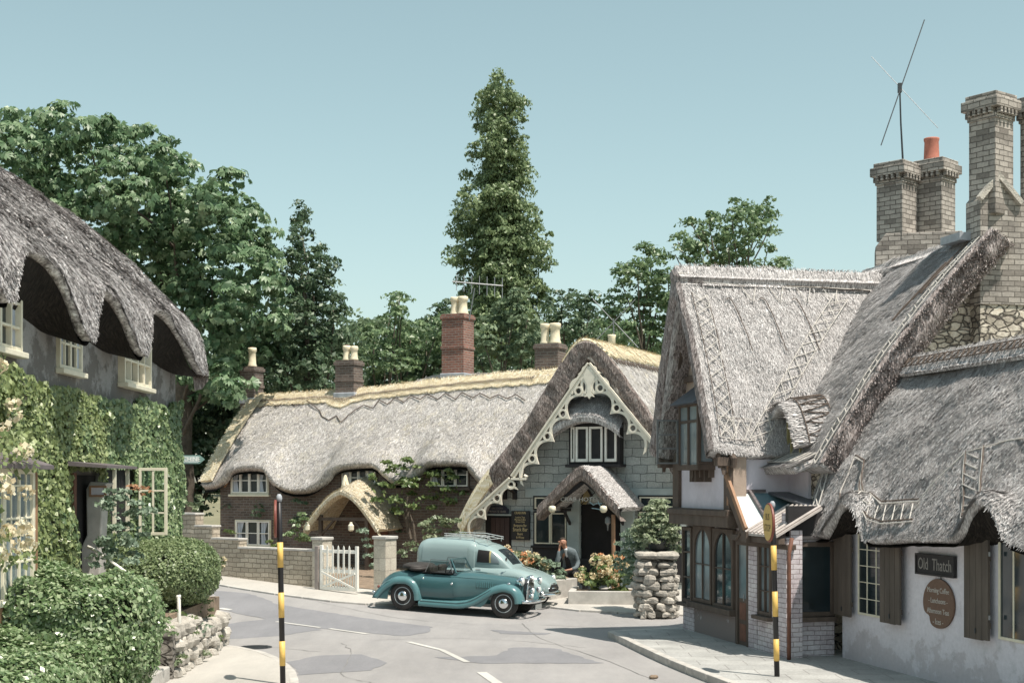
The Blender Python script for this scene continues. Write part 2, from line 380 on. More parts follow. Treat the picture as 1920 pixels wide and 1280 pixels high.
def clumps(blobs, dens, cr, nl, inner=.0, flat=.6, up=.35):
    """blobs (x,y,z,rx,ry,rz). returns centres and normals of leaves grouped in clumps round each blob"""
    C = []; N = []
    for bx in blobs:
        c = np.array(bx[:3]); r = np.array(bx[3:6]); A = (r[0]*r[1]+r[0]*r[2]+r[1]*r[2])/3*4
        k = max(3, int(dens*A)); d = rdir(k); rr = .72+.36*rng.random((k, 1)); cc = c+d*r*rr
        for j in range(k):
            q = rdir(nl); q[:, 2] = np.abs(q[:, 2])*1.0-.15
            rad_ = cr*(.55+.8*rng.random()); pts = cc[j]+q*[rad_, rad_, rad_*flat]*(.55+.45*rng.random((nl, 1)))
            nn = q*.6+d[j]*.55; nn[:, 2] += up
            C.append(pts); N.append(nn)
        if inner:
            m = int(inner*A); q = rdir(m)*(.8*rng.random((m, 1))**.4); C.append(c+q*r); N.append(q+[0, 0, .3])
    C = np.concatenate(C); N = np.concatenate(N); return C, N/(np.linalg.norm(N, axis=1, keepdims=True)+1e-9)
def wblob(px, py, rp, Y, dy=None, rz=None, jy=0):
    p = PW(px, py, Y+jy); r = rp/FPX*Y; return (p.x, p.y, p.z, r, dy if dy else r, (rz/FPX*Y) if rz else r)
# ---------------------------------------------------------------- material library
thatchmat('thatch_grey', (.19, .180, .178), (.45, .434, .430), (.72, .705, .695), bigk=.3, fl=.65)
clearglass('glass_clear')
thatchmat('thatch_left', (.19, .176, .175), (.42, .40, .396), (.68, .66, .655), an=(5, 7, 22, 20), bigk=.15, obj=True)
thatchmat('thatch_fine', (.28, .27, .26), (.43, .417, .405), (.565, .55, .53), tint=(.52, .47, .35), bst=.35)
thatchmat('thatch_straw', (.44, .38, .26), (.70, .62, .45), (.86, .80, .64), bst=.5)
thatchmat('thatch_porch', (.44, .38, .28), (.72, .65, .50), (.88, .82, .67))
thatchmat('thatch_under', (.006, .005, .004), (.014, .011, .009), (.03, .025, .02))  # near-black underside: the deep eave shade is put into the colour
thatchmat('thatch_edge', (.06, .045, .038), (.20, .165, .15), (.38, .34, .32))
M('spar', (.54, .51, .47), .7, .25, 20)
M('spar_dark', (.10, .075, .06), .8, .25, 20)
brickmat('brick_dark', (.085, .055, .045), (.15, .10, .08), (.16, .14, .12), .23, .08, .010)
brickmat('brick_red', (.26, .115, .085), (.17, .08, .065), (.26, .23, .20), .23, .08, .012)
brickmat('brick_grey', (.45, .425, .405), (.18, .165, .155), (.14, .13, .12), .25, .095, .010, sst=.75, stain=(.45, .43, .40))
brickmat('brick_cottage', (.165, .12, .10), (.09, .068, .06), (.19, .17, .15), .23, .08, .014)
brickmat('brick_white', (.62, .57, .60), (.52, .46, .49), (.30, .25, .25), .23, .08, .006, sst=.7, bst=.8)
brickmat('stone_pub', (.36, .39, .38), (.48, .505, .49), (.15, .165, .165), .42, .22, .010, sst=.4, wob=.05, offs=.43)
brickmat('stone_garden', (.47, .41, .33), (.33, .28, .22), (.20, .17, .13), .30, .12, .012, wob=.04)
brickmat('stone_post', (.56, .51, .43), (.50, .45, .37), (.36, .32, .27), .6, .30, .008)
brickmat('flagstone', (.37, .37, .355), (.32, .32, .31), (.22, .21, .20), .75, .55, .008, wob=.01)
rubblemat('rubble', (.24, .21, .17), (.62, .56, .47), (.07, .06, .055), 5.0)
rubblemat('rubble_dark', (.10, .09, .08), (.26, .24, .21), (.05, .045, .04), 4.5)
M('rock', (.43, .40, .355), .95, .4, 5, 30, .8, dist=.03)
M('kerbstone', (.46, .44, .41), .9, .2, 4, 40, .4)
M('lead', (.36, .38, .41), .5, .2, 5)
M('lead_dark', (.14, .12, .125), .6, .2, 6)
M('plaster', (.66, .63, .70), .9, .1, 2.5, 30, .35)
M('timber', (.105, .078, .062), .8, .3, 6, 50, .4, mp=(1, 1, .3))
M('timber_black', (.022, .020, .022), .7, .3, 6, 50, .4)
M('timber_red', (.16, .07, .045), .75, .3, 6)
M('timber_orange', (.30, .17, .10), .7, .25, 6)
M('cream', (.74, .69, .55), .55, .08, 6, 40, .1)
M('barge', (.78, .73, .62), .6, .1, 6, 40, .15)
M('white_paint', (.86, .84, .78), .5, .06, 6, 40, .1)
M('pot', (.76, .68, .50), .75, .18, 9, 40, .3)
M('pot_red', (.46, .17, .12), .8, .15, 7)
glassmat('glass'); glassmat('glass_brown', (.05, .035, .03)); glassmat('glass_pale', (.18, .22, .24), .1)
M('dark', (.012, .011, .012), .9, .3, 4)  # near-black that paints the shade inside openings
M('curtain', (.42, .46, .52), .9, .35, 9, 20, .6, mp=(3, 3, .2))
M('metal', (.22, .23, .24), .4, .15, 20, metal=.6)
M('metal_dark', (.06, .065, .07), .5, .15, 20, metal=.5)
M('yellow', (.72, .47, .13), .5, .12, 8, 50, .1)
M('black_paint', (.015, .014, .016), .45, .2, 8, 50, .1)
M('sign_yellow', (.66, .46, .15), .55, .1, 20)
M('red_paint', (.20, .055, .04), .5, .1, 9)
M('gold', (.66, .53, .28), .6, .15, 20)
M('letter', (.50, .475, .44), .6, .12, 20)
M('letter_dim', (.20, .19, .185), .6, .2, 20)
M('letter_blue', (.38, .55, .62), .6, .12, 20)
M('sign_brown', (.16, .095, .065), .7, .15, 20)
M('slate', (.10, .105, .12), .55, .25, 4, 20, .4)
leafmat('leaf_chestnut', (0.064, 0.129, 0.059), (0.151, 0.248, 0.127), (0.357, 0.461, 0.279))
leafmat('leaf_dark', (0.040, 0.082, 0.043), (0.096, 0.153, 0.084), (0.206, 0.266, 0.161))
leafmat('leaf_poplar', (0.100, 0.152, 0.073), (0.208, 0.278, 0.134), (0.400, 0.485, 0.270))
leafmat('leaf_oak', (0.065, 0.118, 0.058), (0.157, 0.238, 0.115), (0.314, 0.400, 0.215))
leafmat('leaf_far', (0.076, 0.127, 0.075), (0.163, 0.229, 0.129), (0.276, 0.343, 0.209), rough=.6)
leafmat('leaf_hedge', (0.069, 0.126, 0.047), (0.202, 0.294, 0.134), (0.558, 0.628, 0.413), rough=.3, spec=.7)  # palest tone puts glints of the glossy leaves into the colour
leafmat('leaf_topiary', (0.078, 0.125, 0.055), (0.203, 0.265, 0.125), (0.406, 0.484, 0.265))
leafmat('leaf_ivy', (0.081, 0.122, 0.039), (0.229, 0.287, 0.113), (0.483, 0.546, 0.280), rough=.35, spec=.6)
leafmat('leaf_ivydark', (0.073, 0.126, 0.057), (0.182, 0.261, 0.122), (0.433, 0.506, 0.269), rough=.33, spec=.6)
leafmat('leaf_pale', (.11, .16, .085), (.20, .25, .14), (.36, .39, .25), rough=.45)
leafmat('leaf_grey', (.13, .20, .14), (.24, .32, .23), (.40, .48, .36), rough=.45)
leafmat('leaf_shrub', (0.065, 0.117, 0.039), (0.156, 0.221, 0.078), (0.312, 0.364, 0.156))
leafmat('petal_cream', (.62, .50, .34), (.78, .70, .50), (.85, .80, .66), rough=.7, trans=.3)
leafmat('petal_orange', (.72, .26, .10), (.80, .42, .22), (.85, .62, .40), rough=.7, trans=.3)
leafmat('petal_pale', (.70, .50, .36), (.78, .68, .44), (.82, .78, .58), rough=.7, trans=.3)
leafmat('leaf_rust', (.30, .14, .08), (.42, .22, .12), (.50, .30, .16), rough=.6)
M('bark', (.11, .09, .07), .95, .35, 6, 25, .7, dist=.04)
M('soil', (.24, .18, .13), 1, .3, 6, 30, .6, dist=.03)
m = MATS
# plaster with patches of bare brick showing through, grey dirt near the ground
def wornplaster(name, base, worn, z0, z1, amt=.6):
    mm, n, l, b, o = newmat(name)
    tc = n.new('ShaderNodeTexCoord'); co = tc.outputs['Object']; uv = tc.outputs['UV']
    f = noise(n, l, uv, 1.4, 7, .7); f2 = noise(n, l, uv, 14, 5, .65)
    c = ramp(n, l, f2, [(.3, mul(base, .90)), (.7, mul(base, 1.06))])
    c = mixc(n, l, ramp(n, l, noise(n, l, uv, 3, 6, .7), [(.56, (0, 0, 0, 1)), (.72, (.55, .55, .55, 1))]), c, (.44, .45, .47, 1))
    sx = n.new('ShaderNodeSeparateXYZ'); l.new(uv, sx.inputs[0])
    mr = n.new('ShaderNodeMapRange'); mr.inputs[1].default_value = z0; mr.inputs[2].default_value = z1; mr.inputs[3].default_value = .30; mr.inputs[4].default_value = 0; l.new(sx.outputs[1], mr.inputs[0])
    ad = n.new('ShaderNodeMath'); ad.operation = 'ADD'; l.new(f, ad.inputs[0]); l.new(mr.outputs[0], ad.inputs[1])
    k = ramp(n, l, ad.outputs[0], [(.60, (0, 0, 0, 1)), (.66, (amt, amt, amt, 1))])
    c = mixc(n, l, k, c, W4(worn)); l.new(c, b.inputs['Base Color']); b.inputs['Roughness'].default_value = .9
    p = bump(n, l, b, f2, .4, .015); bump(n, l, b, k, .5, .02, p); return mm
wornplaster('plaster_worn', (.72, .70, .755), (.40, .36, .37), -.2, .9, .45)
wornplaster('plaster_patchy', (.60, .59, .60), (.20, .16, .15), .2, 1.1, .9)
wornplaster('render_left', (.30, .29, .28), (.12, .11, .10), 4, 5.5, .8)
def roadmat(name, c, sc=1.0):
    mm, n, l, b, o = newmat(name)
    tc = n.new('ShaderNodeTexCoord'); co = tc.outputs['Object']
    f1 = noise(n, l, co, .35, 6, .65); f2 = noise(n, l, co, 90, 2, .7); f3 = noise(n, l, co, .9, 6, .75, (1, .22, 1))
    cc = ramp(n, l, f1, [(.3, mul(c, .88)), (.7, mul(c, 1.08))])
    cc = mixc(n, l, .35, cc, ramp(n, l, f2, [(.3, (.3, .3, .3, 1)), (.7, (.7, .7, .7, 1))]), 'OVERLAY')
    cc = mixc(n, l, .3, cc, ramp(n, l, f3, [(.35, (.32, .32, .33, 1)), (.6, (.62, .61, .6, 1))]), 'OVERLAY')
    l.new(cc, b.inputs['Base Color']); b.inputs['Roughness'].default_value = .9; bump(n, l, b, f2, .5, .008); return mm
roadmat('road', (.300, .291, .288)); roadmat('road_patch', (.215, .215, .228)); roadmat('pavement', (.44, .42, .385)); roadmat('line_paint', (.52, .51, .48)); roadmat('earth', (.20, .19, .12))
# ================================================================ SETTING
def sheet(name, xs, ys, mat, dz=0.0, kind='structure', mask=None):
    X, Y = np.meshgrid(xs, ys, indexing='ij'); Z = gz(X, Y)+dz
    mb = MB(); mb.grid(np.stack([X, Y, Z], -1)); o = mb.build(name, mat, smooth=True, origin=(0, 0, 0)); return setp(o, kind=kind)
gx = np.unique(np.concatenate([np.linspace(-900, -30, 8), np.linspace(-30, 30, 61), np.linspace(30, 900, 8)]))
gy = np.unique(np.concatenate([np.linspace(-60, 10, 8), np.linspace(10, 60, 51), np.linspace(60, 90, 6), np.linspace(90, 1200, 9)]))
_gz = gz
_gz = gz
def gz2(x, y): return _gz(np.clip(x, -30, 30), np.clip(y, -60, 90))

gz = gz2
sheet('ground', gx, gy, m['earth'], -.03)
def ragged(poly, amp=.05, st=.22):
    out = []
    for i in range(len(poly)):
        a = Vector(poly[i]); b = Vector(poly[(i+1) % len(poly)]); k = max(1, int((b-a).length/st))
        for j in range(k): p = a.lerp(b, j/k); out.append((p.x+R.uniform(-amp, amp), p.y+R.uniform(-amp, amp)))
    return out
def fill(name, poly, mat, dz, n=40, thick=0.0, kind='structure'):
    if name == 'road_patch': poly = ragged(poly)
    """flat polygon laid on the terrain, finely cut so that it follows it"""
    import bmesh
    bm = bmesh.new(); vs_ = [bm.verts.new((x, y, 0)) for x, y in poly]; bm.faces.new(vs_)
    x0, x1 = min(p[0] for p in poly), max(p[0] for p in poly); y0, y1 = min(p[1] for p in poly), max(p[1] for p in poly)
    for k in range(1, int((x1-x0)/1.0)+1):
        bmesh.ops.bisect_plane(bm, geom=bm.verts[:]+bm.edges[:]+bm.faces[:], plane_co=(x0+k*1.0, 0, 0), plane_no=(1, 0, 0))
    for k in range(1, int((y1-y0)/1.0)+1):
        bmesh.ops.bisect_plane(bm, geom=bm.verts[:]+bm.edges[:]+bm.faces[:], plane_co=(0, y0+k*1.0, 0), plane_no=(0, 1, 0))
    for v in bm.verts: v.co.z = g(v.co.x, v.co.y)+dz
    if thick:
        r = bmesh.ops.extrude_face_region(bm, geom=bm.faces[:])
        for e in r['geom']:
            if isinstance(e, bmesh.types.BMVert): e.co.z -= thick
    bmesh.ops.recalc_face_normals(bm, faces=bm.faces[:])
    me = bpy.data.meshes.new(name); bm.to_mesh(me)
    if sum(f.normal.z*f.area for f in me.polygons) < 0 and not thick: me.flip_normals()
    bm.free(); me.materials.append(mat); o = bpy.data.objects.new(name, me); col.objects.link(o)
    uvl = me.uv_layers.new(name='UVMap')
    for lp in me.loops: uvl.data[lp.index].uv = (me.vertices[lp.vertex_index].co.x, me.vertices[lp.vertex_index].co.y)
    return setp(o, kind=kind) if kind else o
def smoothline(pts, n=6):
    pts = [Vector((p[0], p[1])) for p in pts]; out = []
    for i in range(len(pts)-1):
        p0 = pts[max(i-1, 0)]; p1 = pts[i]; p2 = pts[i+1]; p3 = pts[min(i+2, len(pts)-1)]
        for k in range(n):
            t = k/n; out.append(.5*((2*p1)+(p2-p0)*t+(2*p0-5*p1+4*p2-p3)*t*t+(3*p1-p0-3*p2+p3)*t**3))
    out.append(pts[-1]); return [(p.x, p.y) for p in out]
fill('road', [(-30, 5), (9, 5), (5.2, 15), (4.2, 19), (3.2, 27.9), (12, 31), (12, 34.5), (3.6, 33.6), (-1, 35.2), (-3.9, 36.2), (-7.4, 39.2), (-14, 46), (-24, 46), (-20, 30)], m['road'], 0)
PT = lambda px, py: (lambda Y: (K(px)*Y, Y))(fixY(px, py))
def fixY(px, py):
    Y = 3*FPX/(py-905)
    for _ in range(40): Y = .5*Y+.5*(CAMH-g(K(px)*Y, Y))*FPX/(py-905)
    return Y
M('tar', (.19, .185, .18), .8, .3, 3)
# darker re-laid patches of tar (three) and white centre line dashes
fill('road_patch', [PT(*q) for q in [(400, 1106), (470, 1112), (520, 1132), (600, 1145), (700, 1160), (812, 1175), (800, 1186), (760, 1192), (690, 1186), (600, 1177), (520, 1166), (410, 1138)]], m['road_patch'], .004)
fill('road_patch', [PT(*q) for q in [(405, 1172), (500, 1160), (600, 1180), (520, 1192), (400, 1200)]], m['road_patch'], .004)
fill('road_patch', [PT(*q) for q in [(540, 1240), (600, 1228), (680, 1226), (726, 1242), (700, 1256), (560, 1265)]], m['road_patch'], .004)
fill('road_patch', [PT(*q) for q in [(815, 1232), (935, 1228), (960, 1213), (1040, 1215), (1130, 1243), (900, 1243)]], m['road_patch'], .004)
fill('road_patch', [PT(*q) for q in [(920, 1180), (1035, 1186), (1020, 1189), (940, 1187)]], m['road_patch'], .004)
for a, b_, wd in (((518, 1165), (600, 1176), .045), ((618, 1178), (688, 1188), .05), ((766, 1203), (828, 1218), .055), ((828, 1218), (876, 1241), .055), ((903, 1260), (935, 1282), .08), ((412, 1140), (432, 1143), .08)):
    p, q = Vector(PT(*a)), Vector(PT(*b_)); d = (q-p).normalized(); nn = Vector((-d.y, d.x))*wd
    fill('centre_line', [tuple(p+nn), tuple(p-nn), tuple(q-nn), tuple(q+nn)], m['line_paint'], .008)
# tar seams and hair cracks
for pts in ([(560, 1120), (700, 1150), (860, 1168), (1040, 1172), (1200, 1182)], [(700, 1200), (820, 1196), (960, 1200), (1100, 1214)], [(640, 1205), (660, 1225), (640, 1262), (700, 1280)], [(980, 1168), (1010, 1195), (1120, 1232), (1230, 1275)], [(430, 1210), (520, 1214), (600, 1222)]):
    q = [Vector(PT(*p_)) for p_ in pts]; q = [Vector(v_) for v_ in smoothline([tuple(v_) for v_ in q], 6)]; q = [v_+Vector((R.uniform(-.03, .03), R.uniform(-.05, .05))) for v_ in q]; mbs = MB()
    for a_, b_ in zip(q[:-1], q[1:]):
        d_ = (b_-a_).normalized(); nn_ = Vector((-d_.y, d_.x))*R.uniform(.004, .010); mbs.add([(p_.x, p_.y, g(p_.x, p_.y)+.006) for p_ in (a_-nn_, b_-nn_, b_+nn_, a_+nn_)], [(0, 1, 2, 3)])
    setp(mbs.build('tar_seam', m['tar'], origin=(0, 0, 0)), kind='structure')
# pavement on the right, in front of the shop
kerb_r = smoothline([(1.93, 27.7), (2.22, 25.8), (2.50, 24.0), (2.80, 22.4), (3.25, 20.4), (3.9, 18), (5.4, 13)])
fill('pavement', [(1.93, 27.72), (3.3, 28.3), (4.0, 28.5), (6.2, 24), (7.5, 20), (10, 13)]+kerb_r[::-1][:-1], m['flagstone'], .12, thick=.12)
def kerb(name, line, wd, h, dz=0, mat='kerbstone', seg=.9):
    mb = MB(); acc = []
    pts = [Vector((p[0], p[1])) for p in line]; L = [0]
    for i in range(1, len(pts)): L.append(L[-1]+(pts[i]-pts[i-1]).length)
    def at(s):
        s = min(max(s, 0), L[-1]); i = max(0, min(len(pts)-2, int(np.searchsorted(L, s))-1)); t = (s-L[i])/(L[i+1]-L[i]); return pts[i].lerp(pts[i+1], t)
    s = 0
    while s < L[-1]-.2:
        a = at(s+.01); b_ = at(min(s+seg-.01, L[-1])); d = (b_-a).normalized(); nn = Vector((-d.y, d.x))*wd/2
        z = g(a.x, a.y)-.05; z2 = g(b_.x, b_.y)-.05; t = h+.05+dz+R.uniform(-.004, .004)
        mb.add([(a.x+nn.x, a.y+nn.y, z), (a.x-nn.x, a.y-nn.y, z), (b_.x-nn.x, b_.y-nn.y, z2), (b_.x+nn.x, b_.y+nn.y, z2)]+[(a.x+nn.x, a.y+nn.y, z+t), (a.x-nn.x, a.y-nn.y, z+t), (b_.x-nn.x, b_.y-nn.y, z2+t), (b_.x+nn.x, b_.y+nn.y, z2+t)],
               [(3, 2, 1, 0), (4, 5, 6, 7), (0, 1, 5, 4), (1, 2, 6, 5), (2, 3, 7, 6), (3, 0, 4, 7)]); s += seg
    o = mb.build(name, m[mat], bevel=.012, origin=(0, 0, 0)); return setp(o, kind='structure')
kerb('kerb', kerb_r, .14, .125)
kerb('kerb', [(1.93, 27.75), (3.35, 28.36)], .14, .125)
# pavement on the left under the sign pole
kl = smoothline([(-6.3, 26.4), (-5.4, 25.7), (-4.56, 24.9), (-3.8, 23.3), (-3.25, 21.2), (-2.9, 18), (-2.8, 12)])
fill('pavement', [(-6.5, 12)]+[(-6.5, 26.3)]+kl[:-1]+[(-2.8, 12)], m['pavement'], .09, thick=.1)
kerb('kerb', kl, .13, .094)
# pale pavement before the cottage and the inn
kp = smoothline([PT(395, 1094), PT(470, 1107), PT(560, 1120), PT(700, 1134), (0.2, 33.6), (1.6, 32.6), (3.6, 31.9), (7, 31.0)])
far = [(9, 40), (5, 37.5), (2, 38), (-.5, 37.5), (-3.0, 35.9), (-4.2, 36.6), (-8, 39.5), (-12, 43)]
fill('pavement', kp+far, m['pavement'], .035, thick=.06)
kerb('kerb', kp, .12, .045)
# garden ground behind the walls
fill('garden_ground', [(-3.2, 35.6), (-4.8, 36.4), (-12, 43), (-14, 50), (4, 46), (2, 38.3), (-1, 36.2)], m['soil'], .05)
# manhole cover
c = PT(479, 1213); mb = MB(FR((c[0], c[1], g(*c)), 10)); mb.lathe([(.30, .002), (.30, .012), (.27, .014), (.27, .010)], n=24)
for i in range(-3, 4): mb.box(-.22, .22, i*.065-.012, i*.065+.012, .008, .016)
setp(mb.build('manhole_cover', m['metal_dark'], smooth=False), 'round iron manhole cover set in the road left of the dark patches', 'manhole cover')
# small dry leaves dropped on the road by the right kerb
c = PT(1224, 1272); mb = MB(FR((c[0], c[1], 0), 30)); mb.rock((0, 0, .03), (.07, .045, .03), 4); mb.rock((.06, .02, .03), (.05, .04, .03), 9)
setp(mb.build('clod', m['soil'], smooth=True), 'small brown clod lying on the road beside the right-hand kerb', 'clod')
# ================================================================ RIGHT-HAND ROW.  street direction e, away from the street n
e_ = Vector((-.23, .973)).normalized(); n_ = Vector((e_.y, -e_.x)); T0 = Vector((5.46, 23.5))
LT = Matrix(((n_.x, e_.x, 0, T0.x), (n_.y, e_.y, 0, T0.y), (0, 0, 1, 0), (0, 0, 0, 1)))     # local (w, s, z): w away from street, s along it (far)
def LP(w_, s): return (T0.x+n_.x*w_+e_.x*s, T0.y+n_.y*w_+e_.y*s)
def lane(w_): return Plane(LP(w_, 0), e_)
def A3(w_, s, z): 
    w_, s, z = np.broadcast_arrays(w_, s, z); return np.stack([T0.x+n_.x*w_+e_.x*s, T0.y+n_.y*w_+e_.y*s, z], -1)
def streetwin(par, w_, s0, s1, z0, z1, cols=2, rows=2, fr='timber', gl='glass', fw=.07, out=.05, bar=.025, name='window', sill=True, arch=False, curtain=False):
    """window in a wall along the street; faces -w"""
    mb = MB(LT); a, b = w_-out, w_+.02
    mb.box(a, b, s0, s0+fw, z0, z1); mb.box(a, b, s1-fw, s1, z0, z1); mb.box(a, b, s0+fw, s1-fw, z0, z0+fw); mb.box(a, b, s0+fw, s1-fw, z1-fw, z1)
    for i in range(1, cols):
        q = s0+(s1-s0)*i/cols; mb.box(a+.008, b-.004, q-bar, q+bar, z0+fw, z1-fw)
    for j in range(1, rows):
        q = z0+(z1-z0)*j/rows; mb.box(a+.014, b-.008, s0+fw, s1-fw, q-bar*.7, q+bar*.7)
    if arch:
        k = (s1-s0)/2; cs = (s0+s1)/2
        for sg in (-1, 1):
            poly = [(cs+sg*(k-fw), z1-fw+.001)]+[(cs+sg*(k-fw)*math.cos(t), z1-k+(k-fw)*math.sin(t)) for t in np.linspace(0, math.pi/2, 7)]
            mb.prism(poly, a+.004, b-.002, 'x')
    f = mb.build(name, m[fr], par, bevel=.006)
    MB(LT).box(w_-.012, w_+.012, s0+fw*.6, s1-fw*.6, z0+fw*.6, z1-fw*.6).build('pane', m[gl], f)
    if curtain: MB(LT).box(w_-.018, w_-.014, s0+fw, s0+fw+(s1-s0)*.25, z0+fw, z1-fw).build('curtain', m['curtain'], f)
    if sill: MB(LT).box(w_-out-.09, w_+.02, s0-.06, s1+.06, z0-.07, z0-.003).build('sill', m[fr], f, bevel=.01)
    return f
def roofspars(name, par, fnP, lines, r=.012, mat='spar', n=6):
    """hazel spars pinned on the thatch. lines: list of poly-lines in (u,v) of the roof function"""
    mb = MB()
    for ln in lines:
        pts = []
        for i in range(len(ln)-1):
            for t in np.linspace(0, 1, n, endpoint=(i == len(ln)-2)):
                pts.append((ln[i][0]*(1-t)+ln[i+1][0]*t, ln[i][1]*(1-t)+ln[i+1][1]*t))
        U = np.array([p[0] for p in pts]); V = np.array([p[1] for p in pts]); e = 1e-3
        P = fnP(U, V); du = fnP(U+e, V)-fnP(U-e, V); dv = fnP(U, V+e)-fnP(U, V-e); N = np.cross(du, dv); N /= np.linalg.norm(N, axis=1, keepdims=True)
        if N[:, 2].mean() < 0: N = -N
        P = P+N*(.055+.02*vn(P, 3))[:, None]
        mb.tube([tuple(p) for p in P], r, 5)
    return mb.build(name, m[mat], par)

# ---------------------------------------------------------------- white tea cottage with low thatch
tea = thing('tea_cottage', (*LP(2, -3), 0), 'low whitewashed tea cottage at right with deep grey thatch and dark shutters', 'cottage')
mb = MB(LT); mb.prism([(-9, 0), (0, 0), (0, 2.30), (-9, 2.30)], 0, .3, 'x')
mb.prism([(.3, 0), (3.2, 0), (3.2, 2.25), (1.6, 4.2), (.3, 2.3)], -.3, -.02, 'y')
mb.build('wall', m['plaster_worn'], tea)
eave_px = [(1505, 998), (1512, 1001), (1538, 1003), (1560, 975), (1578, 943), (1590, 938), (1602, 950), (1612, 990), (1622, 1008), (1640, 1010), (1700, 1011), (1775, 1013), (1800, 995), (1822, 952), (1838, 938), (1856, 948), (1872, 985), (1884, 1008), (1920, 1020), (1960, 1030), (2100, 1065), (2200, 1090)]
PLe = lane(-.42); se = []; ze = []
for a, b in eave_px:
    s, z = PLe.sz(a, b); se.append(s); ze.append(z)
zeav = interp(se, ze)
def tea_fn(U, V):
    # U 0 = far end, 1 = near end
    s1 = 2.0*(1-V)+.62*V; s = s1+(-8.5-s1)*U
    ze_ = zeav(s); zr = 5.05+.03*np.sin(s*2)
    base = 2.15; z = zr+(base-zr)*V**1.0; bul = .14*np.sin(math.pi*V)
    k = ss(.74, 1.0, V)*(ze_-base); zz = z+k
    w_ = 1.62+(-.42-1.62)*V
    w_ = w_-.04*ss(.7, 1, V)*np.clip((ze_-base)/.5, 0, 1)
    return A3(w_-bul*.7, s, zz+bul*.6+.03*np.sin(s*1.3))
thatch('roof', tea_fn, 240, 60, .30, m['thatch_grey'], tea, straws=60000, slen=.13, swid=.009, amp=.045, lift=.03, thf=lambda U, V: 1-.5*ss(.75, 1, V))
# back slope
thatch('roof', lambda U, V: A3(1.62+2.1*V, 2.0-10.5*U, 5.06-2.6*V), 40, 12, .25, m['thatch_grey'], tea, straws=0)
# thick far verge and dark soffit between eave and wall
sU = np.linspace(0, 1, 160)
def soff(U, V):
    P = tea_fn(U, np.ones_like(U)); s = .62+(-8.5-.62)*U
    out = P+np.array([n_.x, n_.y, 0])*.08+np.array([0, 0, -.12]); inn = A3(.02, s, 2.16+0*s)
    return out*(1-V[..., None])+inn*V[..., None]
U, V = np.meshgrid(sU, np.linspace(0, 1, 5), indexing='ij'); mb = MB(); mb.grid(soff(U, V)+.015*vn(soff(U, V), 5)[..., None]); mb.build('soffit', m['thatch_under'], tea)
# ridge roll
mb = MB()
def ridge_fn(U, V): 
    a = (V-.5)*2; return A3(1.62+a*.36, 2.05-10.5*U, 5.17-.32*np.abs(a)**1.4)
thatch('ridge_capping', ridge_fn, 120, 14, .08, m['thatch_grey'], tea, straws=7000, slen=.13, swid=.008, amp=.02)
roofspars('spar_work', tea, ridge_fn, [[(0, .12), (1, .12)], [(0, .3), (1, .3)]]+[[(i/60, .12), ((i+.5)/60, .3), ((i+1)/60, .12)] for i in range(60)], .011, 'spar_dark')
# spar pattern low on the slope
def sU_(s, V): s1 = 2.0*(1-V)+.62*V; return (s-s1)/(-8.5-s1)
def L(pts): return [(sU_(s, v), v) for s, v in pts]
ln = [L([(-.55, .93), (-2.9, .93)]), L([(-.85, .83), (-2.75, .83)]), L([(-.30, .62), (-.85, .83)]), L([(-.30, .62), (.05, .60)]), L([(.05, .60), (-.1, .80), (-.55, .93)]), L([(-.4, .66), (-.9, .80)]),
      L([(-3.3, .60), (-4.3, .95)]), L([(-3.7, .58), (-4.7, .95)]), L([(-3.3, .60), (-4.2, .55), (-6, .5)]), L([(.45, .98), (1.6, .25)]), L([(.25, .98), (1.35, .30)]), L([(-2.75, .83), (-3.3, .6)])]
for i in range(8): s = -.75-i*.27; ln.append(L([(s, .84), (s-.16, .92)])); ln.append(L([(s-.16, .84), (s, .92)]))
for i in range(9): v = .3+i*.075; ln.append(L([(1.55-(v-.25)*1.5, v), (1.25-(v-.3)*1.5, v+.04)]))
for i in range(7): v = .60+i*.05; ln.append(L([(-3.3-(v-.6)*2.8, v), (-3.75-(v-.6)*2.8, v+.03)]))
roofspars('spar_work', tea, tea_fn, ln[:12], .010, 'spar'); roofspars('spar_work', tea, tea_fn, ln[12:], .010, 'spar')
roofspars('spar_work', tea, tea_fn, [[(a, b-.012) for a, b in q] for q in ln[:8]], .012, 'spar_dark')
PLw = lane(0)
def shutter(px0, px1, py0, py1, par, w_=0, tilt=.06):
    s1, _ = PLw.sz(px0, 1000); s0, _ = PLw.sz(px1, 1000); _, zb = PLw.sz((px0+px1)/2, py1); _, zt = PLw.sz((px0+px1)/2, py0)
    mb = MB(LT); n = 4
    for i in range(n):
        a = s0+(s1-s0)*i/n; b = s0+(s1-s0)*(i+1)/n; mb.box(w_-tilt-.035, w_-tilt, a+.004, b-.004, zb+R.uniform(-.006, .006), zt)
    for q in (.15, .82): z = zb+(zt-zb)*q; mb.box(w_-tilt, w_-tilt+.025, s0+.02, s1-.02, z-.04, z+.04)
    o = mb.build('shutter', m['timber_shutter'], par, bevel=.004)
    MB(LT).box(w_-tilt-.05, w_-tilt-.036, (s0+s1)/2-.012, (s0+s1)/2+.012, zb+.08, zb+.15).build('handle', m['metal_dark'], o)
    return o
M('timber_shutter', (.10, .082, .068), .75, .3, 5, 60, .5, mp=(1, 1, .2))
def pxwin(px0, px1, py0, py1, **kw):
    s1, _ = PLw.sz(px0, 1000); s0, _ = PLw.sz(px1, 1000); mid = (px0+px1)/2
    return streetwin(tea, 0, s0, s1, PLw.sz(mid, py1)[1], PLw.sz(mid, py0)[1], **kw)
pxwin(1611, 1662, 1000, 1155, cols=3, rows=5, fr='cream', fw=.035, bar=.012, out=.03, sill=False)
shutter(1576, 1607, 1000, 1153, tea, tilt=.09); shutter(1664, 1702, 1005, 1168, tea, tilt=.10)
